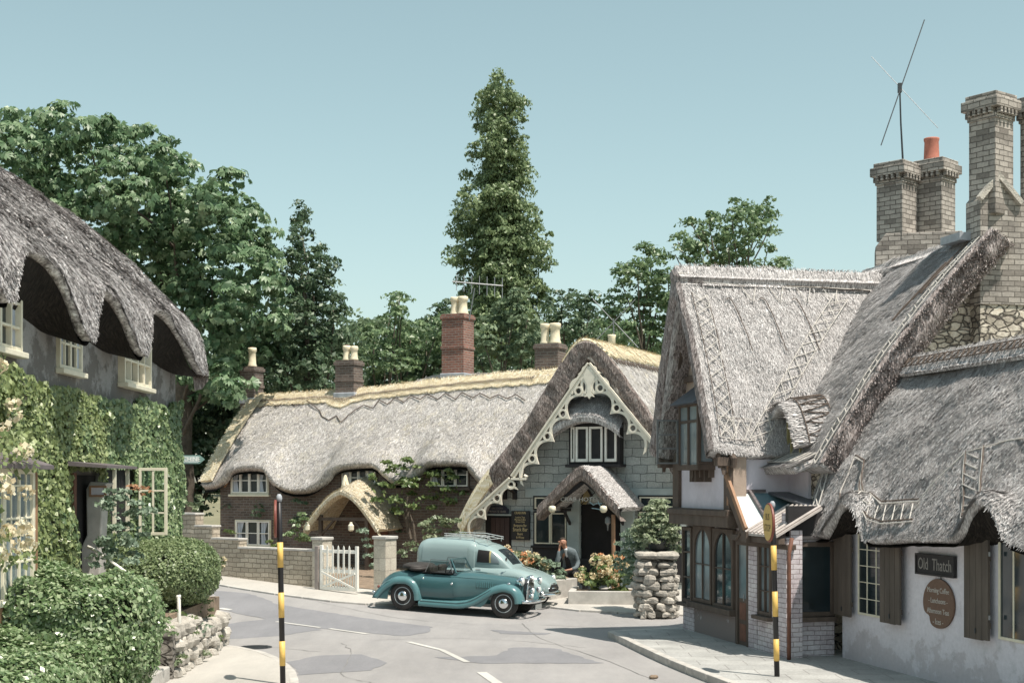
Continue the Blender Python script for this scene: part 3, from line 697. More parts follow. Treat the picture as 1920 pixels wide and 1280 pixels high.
pxwin(1875, 1960, 985, 1205, cols=3, rows=1, fr='cream', fw=.04, bar=.016, out=.03, sill=False)
shutter(1822, 1868, 1010, 1197, tea, tilt=.09)
# hinges and pale casement edges
mb = MB(LT); s, _ = PLw.sz(1872, 1000)
for z in (1.2, 2.05): mb.lathe([(.02, -.03), (.022, .03)], (-.13, s, z), 10)
mb.each('hinge', m['metal'], tea)
# signs on the wall between the two windows
M('letter_mid', (.27, .255, .24), .7, .15, 20)
def text(s_, par, Mx, size, mat, ext=.004, name='lettering', align='CENTER', sx=1.0):
    cu = bpy.data.curves.new('t', 'FONT'); cu.body = s_; cu.size = size; cu.extrude = ext; cu.align_x = align; cu.align_y = 'CENTER'; cu.resolution_u = 2
    to = bpy.data.objects.new('t', cu); me = bpy.data.meshes.new_from_object(to); bpy.data.objects.remove(to)
    me.transform(Mx@Matrix.Diagonal((sx, 1, 1, 1))); me.transform(Matrix.Translation(-rootloc(par))); me.name = name; me.materials.clear(); me.materials.append(m[mat])
    o = bpy.data.objects.new(name, me); col.objects.link(o); o.parent = par; return o
def SM(w_, s, z): # text frame on a street wall: x runs towards the camera (right in picture), normal = -w
    X = -e_; N = -n_; return Matrix(((X.x, 0, N.x, LP(w_, s)[0]), (X.y, 0, N.y, LP(w_, s)[1]), (0, 1, 0, z), (0, 0, 0, 1)))
s1, zt = PLw.sz(1722, 1037); s0, zb = PLw.sz(1795, 1083); zc = (zt+zb)/2; zc = (PLw.sz(1758, 1041)[1]+PLw.sz(1758, 1077)[1])/2
sg = thing('name_board', (*LP(-.03, (s0+s1)/2), zc), 'dark oblong name board lettered Old Thatch on the white tea cottage wall', 'sign')
MB(LT).box(-.045, -.003, s0, s1, zc-.155, zc+.155).build('board', m['timber_black'], sg, bevel=.006)
mb = MB(LT); mb.box(-.06, -.045, s0, s1, zc+.125, zc+.155); mb.box(-.06, -.045, s0, s1, zc-.155, zc-.125); mb.box(-.06, -.045, s0, s0+.03, zc-.125, zc+.125); mb.box(-.06, -.045, s1-.03, s1, zc-.125, zc+.125)
mb.build('frame', m['timber_black'], sg)
text('Old  Thatch', sg, SM(-.047, (s0+s1)/2, zc), .245, 'letter_mid', .003, sx=.78)
s1, _ = PLw.sz(1735, 1130); s0, _ = PLw.sz(1792, 1130); zt = PLw.sz(1760, 1084)[1]; zb = PLw.sz(1766, 1178)[1]; sc = (s0+s1)/2; hs_ = (s1-s0)/2; zc = (zt+zb)/2; hz_ = (zt-zb)/2
ov = thing('oval_sign', (*LP(-.03, sc), zc), 'brown palette-shaped hanging board listing morning coffee, luncheons, teas and ices', 'sign')
poly = []
for t in np.linspace(0, 2*math.pi, 48, endpoint=False):
    r = 1.0
    d = (t-math.radians(318)+math.pi) % (2*math.pi)-math.pi
    r -= .20*math.exp(-(d/.22)**2)       # notch at lower left (s grows to the left in view)
    poly.append((sc+hs_*r*math.cos(t)*1.02, zc+hz_*r*math.sin(t)*(1.0)))
MB(LT).prism(poly, -.035, -.006, 'x').build('board', m['sign_brown'], ov, bevel=.004)
MB(LT).tube([(-.02, sc-.06, zt-.02), (-.02, sc-.04, zt+.12)], .008, 6).build('hanger', m['metal_dark'], ov)
for tx, dz, sz_ in (('Morning Coffee', .26, .17), ('- Luncheons -', .05, .17), ('Afternoon Teas', -.16, .17), ('- Ices -', -.37, .19)):
    text(tx, ov, SM(-.037, sc, zc+dz*hz_/.5), sz_*hz_/.5*.9, 'letter', .002, sx=.62*hs_/hz_*1.2)
# one face of rough masonry where the tea cottage meets the shop: recessed dark window bay
rec = thing('recessed_bay', (*LP(-.45, .35), 0), 'dark recessed bay with one brown window between shop and white tea cottage', 'shop bay')
mb = MB(LT); mb.box(-.88, 0, .30, .45, 0, 2.5); mb.build('wall', m['brick_white'], rec)
mb = MB(LT); mb.box(-.70, -.08, .26, .299, .95, 1.95)
f = MB(LT); f.box(-.78, -.70, .22, .298, .78, 2.02); f.box(-.10, -.02, .22, .298, .78, 2.02); f.box(-.70, -.10, .22, .298, 1.94, 2.02); f.box(-.70, -.10, .22, .298, .78, .86); f.box(-.82, 0, .16, .298, .70, .778)
w1 = f.build('window', m['timber'], rec, bevel=.008); mb = MB(LT); mb.box(-.70, -.10, .25, .262, .86, 1.94).build('pane', m['glass'], w1)
MB(LT).box(-.88, .02, .18, .297, 2.12, 2.62).build('fascia', m['timber_black'], rec)

# ---------------------------------------------------------------- tall house with rubble gable and stone chimneys
ch = thing('chimney_house', (*LP(3, 3), 0), 'thatched house with rubble stone gable and tall chimneys behind the tea cottage', 'house')
SG = 1.0            # s of the near gable plane
WR, ZR = 3.11, 7.40
mb = MB(LT); mb.prism([(.1, 0), (6.3, 0), (6.3, 3.4), (WR, ZR-.35), (.1, 3.25)], SG, SG+.4, 'y'); mb.build('gable', m['rubble'], ch)
mb = MB(LT); mb.box(.05, .4, SG+.41, 5.6, 0, 3.3); mb.build('wall', m['plaster'], ch)
def chf(U, V):
    s = (SG-.42)+U*(5.2-SG+.42); w_ = WR-(WR+.12)*V; z = ZR+(3.30-ZR)*V+.16*np.sin(math.pi*V)
    b = np.exp(-((s-2.0)/.42)**2)*ss(.35, .85, V)          # eyebrow over the small dormer
    return A3(w_-.10*np.sin(math.pi*V)-.28*b*0, s, z+.10*np.exp(-((U-0)/.04)**2)*0+b*.0)
thatch('roof', chf, 110, 110, .36, m['thatch_grey'], ch, straws=40000, slen=.14, swid=.009, amp=.045, lift=.03)
thatch('roof', lambda U, V: A3(WR+3.4*V, (SG-.3)+U*4.6, ZR-4.1*V), 30, 24, .3, m['thatch_grey'], ch, straws=0)
# heavy cut verge of straw ends
def vg(U, V):
    P = chf(np.zeros_like(U), U); sv = (V-.5)
    return P
mb = MB()
Us = np.linspace(0, 1, 90); P0 = chf(np.zeros(90), Us)
nn = np.array([-.80*n_.x, -.80*n_.y, .60])     # outward normal of the slope
prof = [(-.02, .05), (-.10, -.02), (-.14, -.20), (-.10, -.38), (.06, -.50), (.35, -.48)]
G = np.stack([P0+np.array([e_.x, e_.y, 0])*a+nn*b for a, b in prof], 1); G = G+(.05*fbm(G, 3, 3))[..., None]
mb.grid(G)
thatchmat('thatch_verge', (.06, .048, .045), (.26, .225, .215), (.50, .46, .45))
mb.build('verge', m['thatch_verge'], ch)
# straws sticking out of the verge
ns = 9000; a = rng.random(ns); pi_ = (a*89).astype(int); bb = rng.random(ns); P = P0[pi_]+np.array([e_.x, e_.y, 0])*(-.10)+nn*(.02-.46*bb)[:, None]+rng.normal(0, .015, (ns, 3))
d = np.array([-e_.x, -e_.y, 0])*.5+np.array([-n_.x*.5, -n_.y*.5, -.6])*rng.random((ns, 1))+rng.normal(0, .15, (ns, 3)); d /= np.linalg.norm(d, axis=1, keepdims=True); sd = nn*.010
Q = np.stack([P-sd, P+sd, P+d*.055+sd*.5, P+d*.055-sd*.5], 1); uvq = np.repeat(rng.random((ns, 1, 2))*20, 4, 1)
link('verge_straw', Q.reshape(-1, 3), np.arange(ns*4).reshape(-1, 4), m['thatch_verge'], ch, uvq.reshape(-1, 2))
ln = [[(.02, 0), (.02, 1)], [(.06, 0), (.06, 1)]]+[[(.02, i/26), (.06, (i+.5)/26), (.02, (i+1)/26)] for i in range(26)]
roofspars('spar_work', ch, chf, ln, .010, 'spar', 10)
roofspars('spar_work', ch, chf, [[(.11, .15), (.16, .42)], [(.09, .05), (.105, .30)]], .02, 'spar_dark', 10)
# dormer with arched hood facing the street
Sd, wd = 2.02, -.02
def hood(U, V):
    t = (U-.5)*2; s = Sd+t*.74; z = 4.42-.78*np.abs(t)**2.2; w_ = (wd-.22)+V*1.1
    return A3(w_, s, z+.16*V)
thatch('dormer_hood', lambda U, V: hood(U, 1-V), 26, 20, .14, m['thatch_grey'], ch, straws=2500, slen=.2, swid=.011, amp=.02)
roofspars('spar_work', ch, lambda U, V: hood(U, 1-V), [[(i/12, .78) for i in range(13)], [(i/12, .30) for i in range(13)]]+[[(i/12, .3), ((i+.5)/12, .78), ((i+1)/12, .3)] for i in range(12)], .012, 'spar_dark', 4)
mb = MB(LT); mb.prism([(Sd-.5, 3.42), (Sd+.5, 3.42), (Sd+.5, 3.95), (Sd+.3, 4.2), (Sd, 4.28), (Sd-.3, 4.2), (Sd-.5, 3.95)], wd+.05, wd+.9, 'x')
dmo = mb.build('dormer', m['dark'], ch)  # solid black block painting the shade of the open dormer
mb = MB(LT)
for q in (-.42, -.05, .1, .42): mb.box(wd-.01, wd+.05, Sd+q-.02, Sd+q+.02, 3.42, 4.15)
mb.build('dormer_post', m['yellowed'] if 'yellowed' in m else M('yellowed', (.38, .33, .16), .7), ch)
def apr(U, V): return A3(wd-.42+.55*(1-V), .95+1.55*U, 3.52-.24*V-.0*U)
thatch('dormer_apron', apr, 20, 8, .14, m['thatch_grey'], ch, straws=1800, slen=.2, swid=.011, amp=.03)
roofspars('spar_work', ch, apr, [[(0, .2), (1, .2)], [(0, .8), (1, .8)]]+[[(i/9, .2), (i/9, .8)] for i in range(10)], .012, 'spar', 3)
# great chimney on the near gable
def stack(par, c, z0, z1, wdt, yaw, mat='brick_grey', capmat=None, name='chimney'):
    T = FR((c[0], c[1], 0), yaw); h = wdt/2; mb = MB(T)
    mb.box(-h, h, -h, h, z0, z1-.42); H = .045
    mb.box(-h-H*.5, h+H*.5, -h-H*.5, h+H*.5, z1-.46, z1-.38)
    for k in range(5):     # dentil course
        for sgn in (-1, 1):
            q = -h+(k+.5)*wdt/5; mb.box(q-.03, q+.03, sgn*(h+.05)-.05, sgn*(h+.05)+.05, z1-.38, z1-.28); mb.box(sgn*(h+.05)-.05, sgn*(h+.05)+.05, q-.03, q+.03, z1-.379, z1-.281)
    mb.box(-h-H*2.2, h+H*2.2, -h-H*2.2, h+H*2.2, z1-.28, z1-.10); mb.box(-h-H, h+H, -h-H, h+H, z1-.10, z1)
    mb.box(-h+.02, h-.02, -h+.02, h-.02, z1-.381, z1-.279)
    return mb.build(name, m[mat], par, bevel=.012)
SC = SG-.35
mb = MB(LT); W0 = Plane(LP(0, SC), n_); wl, _ = W0.sz(1838, 400); 
MB(LT).box(wl+.02, wl+2.5, SC+.03, SG+.1, 3.6, 6.12).build('gable_base', m['rubble'], ch)
mb.prism([(wl, 6.12), (wl+2.5, 6.12), (wl+2.5, 7.9), (wl+2.0, 8.05), (wl+1.35, 7.9), (wl+.72, 7.92), (wl+.33, 8.35), (wl, 7.95)], SC, SG+.12, 'y')
cb = mb.build('chimney_breast', m['brick_grey'], ch, bevel=.01)
mb = MB(LT); mb.bar((wl-.03, SC-.02, 7.95), (wl+.36, SC-.02, 8.40), .12, .09); mb.bar((wl+.30, SC-.02, 8.40), (wl+.78, SC-.02, 7.90), .12, .09); mb.build('coping', m['rock'], cb)
c1 = W0.o+W0.d*(wl+.36)+e_*.24; stack(cb, c1, 7.7, 9.82, .54, 37)
c2 = W0.o+W0.d*(wl+1.38)+e_*.24; stack(cb, c2, 7.7, 9.86, .54, 37)
MB(LT).box(wl-.22, wl+.02, SG-.05, SG+.6, ZR-.12, ZR+.02).build('flashing', m['lead'], ch)
# double chimney at the far end
Yd = 29.2; cA = Vector((K(1690)*Yd, Yd)); cB = Vector((K(1767)*Yd, Yd+.1)); mid_ = (cA+cB)/2
mb = MB(FR((mid_.x+.02, mid_.y+.15, 0), -13)); mb.prism([(-.92, 5.2), (.95, 5.2), (.95, 7.9), (.80, 8.12), (-.70, 8.12), (-.90, 7.85)], -.35, .45, 'y'); db = mb.build('chimney_breast', m['brick_grey'], ch, bevel=.015)
stack(db, (cA.x, cA.y+.35), 8.0, 9.62, .60, 45); st2 = stack(db, (cB.x, cB.y+.35), 8.0, 9.70, .58, 45)
mb = MB(FR((K(1752)*29.4, 29.6, 9.68))); mb.lathe([(.17, 0), (.16, .05), (.145, .4), (.16, .45), (.16, .48), (.12, .48), (.11, .2)], n=16); mb.build('chimney_pot', m['pot_red'], st2, smooth=True)
# television aerial on the left stack: X of two long rods on a mast
ta = thing('television_aerial', (K(1692)*29.2, 29.2, 9.4), 'tall thin X-shaped television aerial on the double grey chimney', 'aerial')
pm = PW(1687, 162, 29.2); MB().tube([PW(1694, 322, 29.2), PW(1689, 230, 29.2), pm], [.022, .018, .016], 6).build('mast', m['metal_dark'], ta)
for a, b, r in (((1740, 30), (1646, 278), .011), ((1640, 100), (1752, 246), .007)):
    pa, pb = PW(*a, 29.2), PW(*b, 29.2); pa.y += .25; pb.y -= .25; MB().tube([pa, pb], r, 6).build('rod', m['metal'] if r < .01 else m['metal_dark'], ta)
MB().box(pm.x-.035, pm.x+.035, pm.y-.04, pm.y+.04, pm.z-.13, pm.z+.06).build('bracket', m['metal_dark'], ta)

# ---------------------------------------------------------------- gabled shop: steep thatch, gable to the street
sh = thing('gabled_shop', (*LP(.5, 3.5), 0), 'half-timbered thatched shop with steep street gable, oriel and arched windows', 'shop')
WV = -1.48; zA = 7.0; sA = 3.95; sN = 2.05; sF = 5.35; zE = 3.52
RL = 5.6
def shn(U, V):   # front (near) slope; U from gable to the right
    w_ = WV+U*RL; z = zA+(zE-zA)*V+.14*np.sin(math.pi*V); s = sA+(sN-sA)*V
    cv = np.exp(-((U*RL)/.35)**2)*.06
    return A3(w_, s-.08*np.sin(math.pi*V), z+cv+.02*np.sin(w_*2))
def shf(U, V):
    w_ = WV+U*RL; return A3(w_, sA+(sF+.0-sA)*V, zA+(zE+.1-zA)*V+.10*np.sin(math.pi*V))
thatch('roof', shn, 110, 90, .30, m['thatch_grey'], sh, straws=36000, slen=.10, swid=.006, amp=.03, lift=.015)
thatch('roof', shf, 60, 50, .30, m['thatch_grey'], sh, straws=4000, slen=.2, swid=.010, amp=.03)
def rdg(U, V): a = (V-.5)*2; return A3(WV-.03+U*RL, sA+a*.24+.0*U, zA+.13-.40*np.abs(a)**1.25)
thatch('ridge_capping', rdg, 80, 14, .07, m['thatch_grey'], sh, straws=3500, slen=.11, swid=.007, amp=.02, lift=.02)
def nw(w_): return (w_-WV)/RL
ln = []
# lattice bands: verge, eave, valley, ridge
def band(p0, p1, n, off):    # p0,p1 in (u,v); off=(du,dv)
    q0 = (p0[0]+off[0], p0[1]+off[1]); q1 = (p1[0]+off[0], p1[1]+off[1]); out = [[p0, p1], [q0, q1]]
    for i in range(n):
        a = i/n; b = (i+1)/n
        A = (p0[0]+(p1[0]-p0[0])*a, p0[1]+(p1[1]-p0[1])*a); B = (q0[0]+(q1[0]-q0[0])*b, q0[1]+(q1[1]-q0[1])*b)
        C_ = (q0[0]+(q1[0]-q0[0])*a, q0[1]+(q1[1]-q0[1])*a); D = (p0[0]+(p1[0]-p0[0])*b, p0[1]+(p1[1]-p0[1])*b); out += [[A, B], [C_, D]]
    return out
l1 = band((.03, .16), (.03, .93), 11, (.055, 0)); l2 = band((.03, .94), (.15, .94), 3, (0, -.10)); l3 = band((.13, .93), (.555, .13), 12, (.045, .03))
l4 = [[(0.0, .09), (.75, .09)], [(0, .04), (.75, .04)]]+[[(i/16*.75, .04), ((i+.5)/16*.75, .09), ((i+1)/16*.75, .04)] for i in range(16)]
l4 += [[(.22+.1*k, .10), (.245+.1*k, .20), (.27+.1*k, .10)] for k in range(4)]
roofspars('spar_work', sh, shn, l1+l2, .008, 'spar', 5); roofspars('spar_work', sh, shn, l3, .009, 'spar', 5); roofspars('spar_work', sh, shn, l4, .009, 'spar', 4)
for o in (0,): roofspars('spar_work', sh, shn, [l1[0], l1[1], l2[0], l2[1], l4[0]], .008, 'spar_dark', 40)
# dark arched rods on the thatch, drawing the shade in its furrows
roofspars('furrow_shade', sh, shn, [[(.15+k*.12+.012*t, .17+.03*(t-1)**2*.4+(.02*max(0, t-1)**2)*1.2) for t in np.linspace(0, 4, 7)] for k in range(3)], .009, 'spar_dark', 4)
M('plaster_tan', (.42, .33, .27), .9, .12, 3, 30, .3)
# gable wall set back under the verge, jettied box below
Wg = -1.05
mb = MB(LT); mb.prism([(2.15, 2.55), (5.15, 2.55), (5.15, 3.6), (4.45, 5.2), (sA, 6.5), (3.45, 5.9), (2.5, 4.1), (2.15, 3.5)], Wg, Wg+.25, 'x'); mb.build('gable', m['plaster_tan'], sh)
mb = MB(LT); mb.box(Wg-.012, Wg-.001, 2.42, 4.78, 2.52, 3.62); mb.build('wall_panel', m['plaster'], sh)
mb = MB(LT)   # timber frame
mb.box(Wg-.08, Wg+.1, 2.16, 2.42, 2.45, 3.6); mb.box(Wg-.08, Wg+.1, 4.78, 5.12, 2.45, 3.6); mb.box(Wg-.13, Wg+.12, 2.1, 5.2, 2.20, 2.52)
mb.box(Wg-.17, Wg+.0, 2.1, 5.2, 2.40, 2.50); mb.bar((Wg-.04, 3.0, 5.0), (Wg-.04, 4.8, 5.0), .06, .12)
mb.each('timber_frame', m['timber'], sh, bevel=.012)
# verge undersides and barge boards
for sgn, fn_ in ((0, shn), (1, shf)):
    Vv = np.linspace(0, 1, 50); P0 = fn_(np.zeros(50), Vv); nn_ = np.array([0, 0, 1.0]); dn = np.array([-e_.x, -e_.y, 0])*(.88 if sgn == 0 else -.88)+np.array([0, 0, .47])
    prof = [(-.0, .06), (-.07, -.02), (-.08, -.15), (-.03, -.27), (.25, -.33), (.45, -.33)]
    G = np.stack([P0+np.array([n_.x, n_.y, 0])*a+dn*b for a, b in prof], 1); G = G+(.02*fbm(G, 4, 2))[..., None]
    MB().grid(G, flip=bool(sgn)).build('verge', m['thatch_verge'], sh)
mb = MB(LT)
for a, b in (((sA, zA-.42), (sN+.05, zE-.02)), ((sA, zA-.42), (sF-.05, zE+.05))):
    mb.bar((WV+.16, a[0], a[1]), (WV+.16, b[0], b[1]), .05, .20, (1, 0, 0)) if 0 else mb.prism([(a[0], a[1]), (b[0], b[1]), (b[0]+(.0), b[1]-.24), (a[0], a[1]-.26)], WV+.12, WV+.18, 'x')
    mb.prism([(a[0], a[1]-.27), (b[0], b[1]-.25), (b[0], b[1]-.36), (a[0], a[1]-.40)], WV+.20, WV+.27, 'x')
mb.box(WV+.1, Wg, sN+.02, sN+.20, zE-.22, zE-.06); mb.box(WV+.1, Wg, sF-.22, sF-.04, zE-.22, zE-.04)
mb.each('barge_board', m['timber'], sh, bevel=.006)
# curly wooden bracket under the near eave corner
mb = MB(LT); mb.tube([(Wg-.05, 2.3, 3.50), (Wg-.05, 2.10, 3.50), (Wg-.05, 1.98, 3.42), (Wg-.05, 2.0, 3.30), (Wg-.05, 2.08, 3.30)], [.06, .06, .055, .05, .04], 8); mb.build('bracket', m['timber'], sh)
# side walls
mb = MB(LT); mb.box(Wg+.25, 1.0, 2.25, 2.45, 2.0, 3.55); mb.box(Wg+.25, 1.0, 5.0, 5.2, 0, 3.6); mb.each('wall', m['plaster'], sh)
# oriel window
oz0, oz1 = 3.34, 4.42; os0, os1 = 2.98, 4.02; ow = Wg-.36
oi = MB(LT)
oi.box(ow, Wg, os0, os1, oz0-.10, oz0); oi.box(ow, Wg, os0, os1, oz1, oz1+.06)
for s in (os0+.03, (os0+os1)/2, os1-.03): oi.box(ow, ow+.07, s-.035, s+.035, oz0, oz1)
for s in (os0+.03, os1-.03): oi.box(ow+.07, Wg, s-.02, s+.02, oz0, oz0+.05); oi.box(Wg-.06, Wg, s-.03, s+.03, oz0, oz1)
oi.box(ow+.005, ow+.06, os0+.06, os1-.06, oz0+.78, oz0+.83); oi.box(ow+.01, Wg, os0+.02, os0+.05, oz0+.78, oz0+.83)
oo = oi.build('oriel_window', m['timber'], sh, bevel=.006)
mb = MB(LT); mb.box(ow+.03, ow+.04, os0+.06, os1-.06, oz0, oz1); mb.box(ow+.06, Wg-.03, os0+.03, os0+.04, oz0, oz1); mb.box(ow+.06, Wg-.03, os1-.04, os1-.03, oz0, oz1); mb.build('pane', m['glass_pale'], oo)
mb = MB(LT)
for k in range(8): s = os0+.08+k*.14; mb.box(Wg-.02-.22*(1-abs(k-3.5)/6), Wg, s-.03, s+.03, oz0-.24-.08*(k % 2), oz0-.101)
mb.build('corbel', m['timber'], oo)
mb = MB(LT); mb.add([(ow-.14, os0-.12, oz1+.05), (ow-.14, os1+.14, oz1+.05), (Wg, os1+.10, oz1+.42), (Wg, os0-.05, oz1+.42), (Wg, os0-.12, oz1+.02), (Wg, os1+.14, oz1+.02)], [(0, 1, 2, 3), (0, 3, 4), (1, 5, 2), (0, 4, 5, 1)]); mb.build('oriel_roof', m['slate'], oo)
mb = MB(LT); cs = os1-.02; q = ow-.44       # open casement standing square to the wall
mb.box(q, q+.035, cs-.015, cs+.015, oz0+.02, oz0+.86); mb.box(ow-.04, ow-.005, cs-.015, cs+.015, oz0+.02, oz0+.86)
for z in (oz0+.02, oz0+.30, oz0+.56, oz0+.83): mb.box(q+.035, ow-.04, cs-.012, cs+.012, z, z+.03)
mb.build('open_casement', m['metal'], oo)
MB(LT).box(q+.04, ow-.04, cs-.004, cs+.004, oz0+.05, oz0+.83).build('pane', m['glass_clear'], oo)
# ground floor on the street: piers, arched windows, door, plinth
WF = -.9; PF = lane(WF)
def fs(px): return PF.s(px)
gf = MB(LT); gf.box(WF+.04, WF+.24, .12, 5.05, 0, 2.22); gf.build('wall', m['brick_white'], sh)
mb = MB(LT); mb.box(WF-.02, WF+.039, fs(1380), fs(1304), 0, .62); mb.build('plinth', m['plaster_patchy'], sh)
mb = MB(LT); mb.box(WF-.03, WF+.038, fs(1304), 5.05, 0, .60); mb.box(WF-.05, WF+.037, fs(1425)+.02, fs(1408), 0, 2.1); mb.box(WF-.045, WF+.036, .12, fs(1452), 0, 2.1); mb.box(WF-.04, WF+.035, fs(1452)-.01, fs(1425)+.01, 0, .72); mb.each('brick_pier', m['brick_white'], sh)
streetwin(sh, WF, fs(1337), fs(1303), .72, 2.18, 2, 2, out=.05, arch=True, sill=False, bar=.016, gl='glass_pale')
streetwin(sh, WF, fs(1378), fs(1340), .70, 2.16, 2, 2, out=.05, arch=True, sill=False, bar=.016)
streetwin(sh, WF, fs(1301), fs(1283), .66, 2.14, 1, 3, out=.06, sill=True)
mb = MB(LT); mb.box(WF-.14, WF+.03, fs(1381), fs(1299), .60, .71); mb.build('sill', m['timber'], sh, bevel=.01)
streetwin(sh, WF, fs(1451), fs(1426), .74, 2.0, 2, 3, out=.065, gl='glass_pale', bar=.014)
dr = MB(LT); a, b = fs(1407), fs(1384); dr.box(WF-.05, WF+.03, a, a+.08, .1, 2.14); dr.box(WF-.05, WF+.03, b-.08, b, .1, 2.14); dr.box(WF-.05, WF+.03, a+.08, b-.08, 2.04, 2.14); dr.box(WF-.02, WF+.03, a+.08, b-.08, .12, .95)
d_ = dr.build('door', m['timber'], sh, bevel=.006); mb = MB(LT)
for q in (.2, .58): mb.box(WF-.03, WF-.02, a+.14, b-.14, q, q+.3)
mb.build('door_panel', m['timber_red'], d_); MB(LT).box(WF-.012, WF, a+.08, b-.08, .95, 2.04).build('pane', m['glass_pale'], d_)
MB(LT).tube([(WF-.07, a+.13, .92), (WF-.07, a+.13, 1.04)], .012, 6).build('handle', m['metal'], d_)
MB(LT).tube([(WF-.09, fs(1489), .05), (WF-.09, fs(1489), 1.5), (WF-.08, fs(1489)+.02, 1.85), (WF-.02, fs(1487), 2.1)], .035, 8).build('downpipe', m['timber_red'], sh, smooth=True)
# lean-to roofs over the shop front
mb = MB(LT); z1 = 2.82; z0 = 2.22
def gl(w0, w1, s0, s1, za, zb, dz=0): return [(w0, s0, za+dz), (w1, s0, za+dz), (w1, s1, zb+dz), (w0, s1, zb+dz)]
mb.add(gl(-1.10, -.72, 1.30, 2.24, 2.20, z1)+gl(-1.10, -.72, 1.30, 2.24, 2.16, z1-.04), [(0, 1, 2, 3), (7, 6, 5, 4), (0, 4, 5, 1), (1, 5, 6, 2), (2, 6, 7, 3), (3, 7, 4, 0)])
rf = mb.build('glazed_roof', m['glass_white'] if 'glass_white' in m else M('glass_white', (.62, .68, .68), .25, .05), sh)
mb = MB(LT); mb.add(gl(-.69, .5, 1.20, 2.24, 2.10, z1)+gl(-.69, .5, 1.20, 2.24, 2.06, z1-.04), [(0, 1, 2, 3), (7, 6, 5, 4), (0, 4, 5, 1), (1, 5, 6, 2), (2, 6, 7, 3), (3, 7, 4, 0)]); mb.build('glazed_roof', m['glass_blue'] if 'glass_blue' in m else M('glass_blue', (.17, .27, .31), .2, .12), sh)
mb = MB(LT); mb.bar((-.705, 1.2, 2.20), (-.705, 2.24, 2.86), .05, .06); mb.bar((-1.1, 2.235, 2.86), (-.4, 2.235, 2.86), .05, .05); mb.each('glazing_bar', m['lead_dark'], sh)
mb = MB(LT); s0, s1 = .02, 1.36   # tiled slope falling to the street
mb.add([(-1.16, s0, 2.14), (-1.16, s1, 2.14), (-.35, s1, 2.60), (-.35, s0, 2.60), (-1.16, s0, 2.10), (-1.16, s1, 2.10), (-.35, s1, 2.56), (-.35, s0, 2.56)], [(0, 1, 2, 3), (7, 6, 5, 4), (0, 4, 5, 1), (1, 5, 6, 2), (2, 6, 7, 3), (3, 7, 4, 0)])
for k in range(8): s = s0+.05+k*(s1-s0-.1)/7; mb.tube([(-1.17, s, 2.16), (-.36, s, 2.62)], .026, 6)
mb.build('lean_to_roof', m['tile_pale'] if 'tile_pale' in m else M('tile_pale', (.50, .45, .42), .8, .2, 8, 40, .4), sh)
mb = MB(LT); mb.box(-1.12, -1.0, .05, 2.1, 1.99, 2.09); mb.box(WF-.06, WF+.1, .05, 2.2, 1.90, 1.985); mb.build('fascia', m['timber'], sh, bevel=.008)
mb = MB(LT); mb.add(gl(-.35, .3, .46, 2.22, 2.60, 2.84)+gl(-.35, .3, .46, 2.22, 2.56, 2.80), [(0, 1, 2, 3), (7, 6, 5, 4), (0, 4, 5, 1), (1, 5, 6, 2), (2, 6, 7, 3), (3, 7, 4, 0)]); mb.build('slate_roof', m['slate'], sh)
mb = MB(LT)   # little barge-boarded end of the glazed roof
mb.bar((-1.16, 2.22, 3.15), (-1.16, 1.32, 2.20), .05, .10); mb.bar((-1.10, 2.22, 3.30), (-1.10, 2.22, 2.60), .07, .07)
mb.build('barge_board', m['timber_orange'], sh)
mb = MB(LT); mb.box(-1.2, -1.0, 1.20, 1.42, 1.98, 2.16); mb.bar((-1.16, 2.15, 2.9), (-1.16, 1.36, 2.1), .04, .16); mb.tube([(-1.13, 1.6, 2.3), (-1.13, 1.66, 2.1), (-1.13, 1.8, 2.0)], .03, 6); mb.build('corbel', m['timber'], sh)
# ================================================================ LEFT-HAND COTTAGE (wall along X = XW, facing the street)
XW, XE = -6.65, -6.18
lc = thing('thatched_cottage', (-8.5, 22, 0), 'big thatched cottage at left with scalloped eaves over cream windows', 'cottage')
mb = MB(); mb.box(XW-.3, XW, 11, 28.1, .6, 5.35); mb.box(-11.5, XW-.3, 27.8, 28.1, .6, 5.35); mb.prism([(-11.5, 5.35), (XW, 5.35), (-7.3, 6.5), (-9.1, 8.2), (-10.9, 6.5)], 27.8, 28.1, 'y')
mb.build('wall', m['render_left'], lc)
def yx(px, X): return X/K(px)
ev = [(12.0, 5.25), (14.6, 5.9), (16.1, 5.95), (17.2, 5.45), (17.6, 5.24), (17.78, 5.26), (17.95, 5.6), (18.13, 5.80), (18.5, 5.98), (19.0, 6.06), (19.5, 6.03), (19.85, 5.88), (20.25, 5.56), (20.7, 5.16), (20.95, 5.10), (21.25, 5.2), (21.45, 5.58), (21.75, 5.90), (22.15, 6.04), (22.6, 5.98), (23.1, 5.66), (23.75, 5.2), (24.1, 5.12), (24.4, 5.25), (24.6, 5.66), (25.1, 5.98), (25.75, 6.12), (26.45, 6.06), (27.1, 5.80), (27.9, 5.38), (28.5, 5.22)]
ev = [(a*.972, 3+(b-3)*.972) for a, b in ev]; zev = interp([a for a, b in ev], [b for a, b in ev])
prx = interp([5.1, 5.6, 6.0, 6.3, 6.8, 7.35, 7.85, 8.3, 8.52], [-6.02, -6.09, -6.23, -6.46, -7.00, -7.52, -8.09, -8.7, -9.15])
def lfn(U, V):
    Y = 28.2-U*15.5; ze_ = zev(Y); z = 8.52+(ze_-8.52)*V; b = np.clip((ze_-5.2)/.8, 0, 1)
    x = prx(z)+.04*b*ss(.9, 1, V)
    return np.stack([x+.0*Y, Y+0*z, z+.03*np.sin(Y*1.1)], -1)
thatch('roof', lfn, 260, 80, .34, m['thatch_left'], lc, straws=70000, slen=.09, swid=.016, amp=.05, lift=.03, sjit=.8, thf=lambda U, V: 1-.62*ss(.8, 1, V))
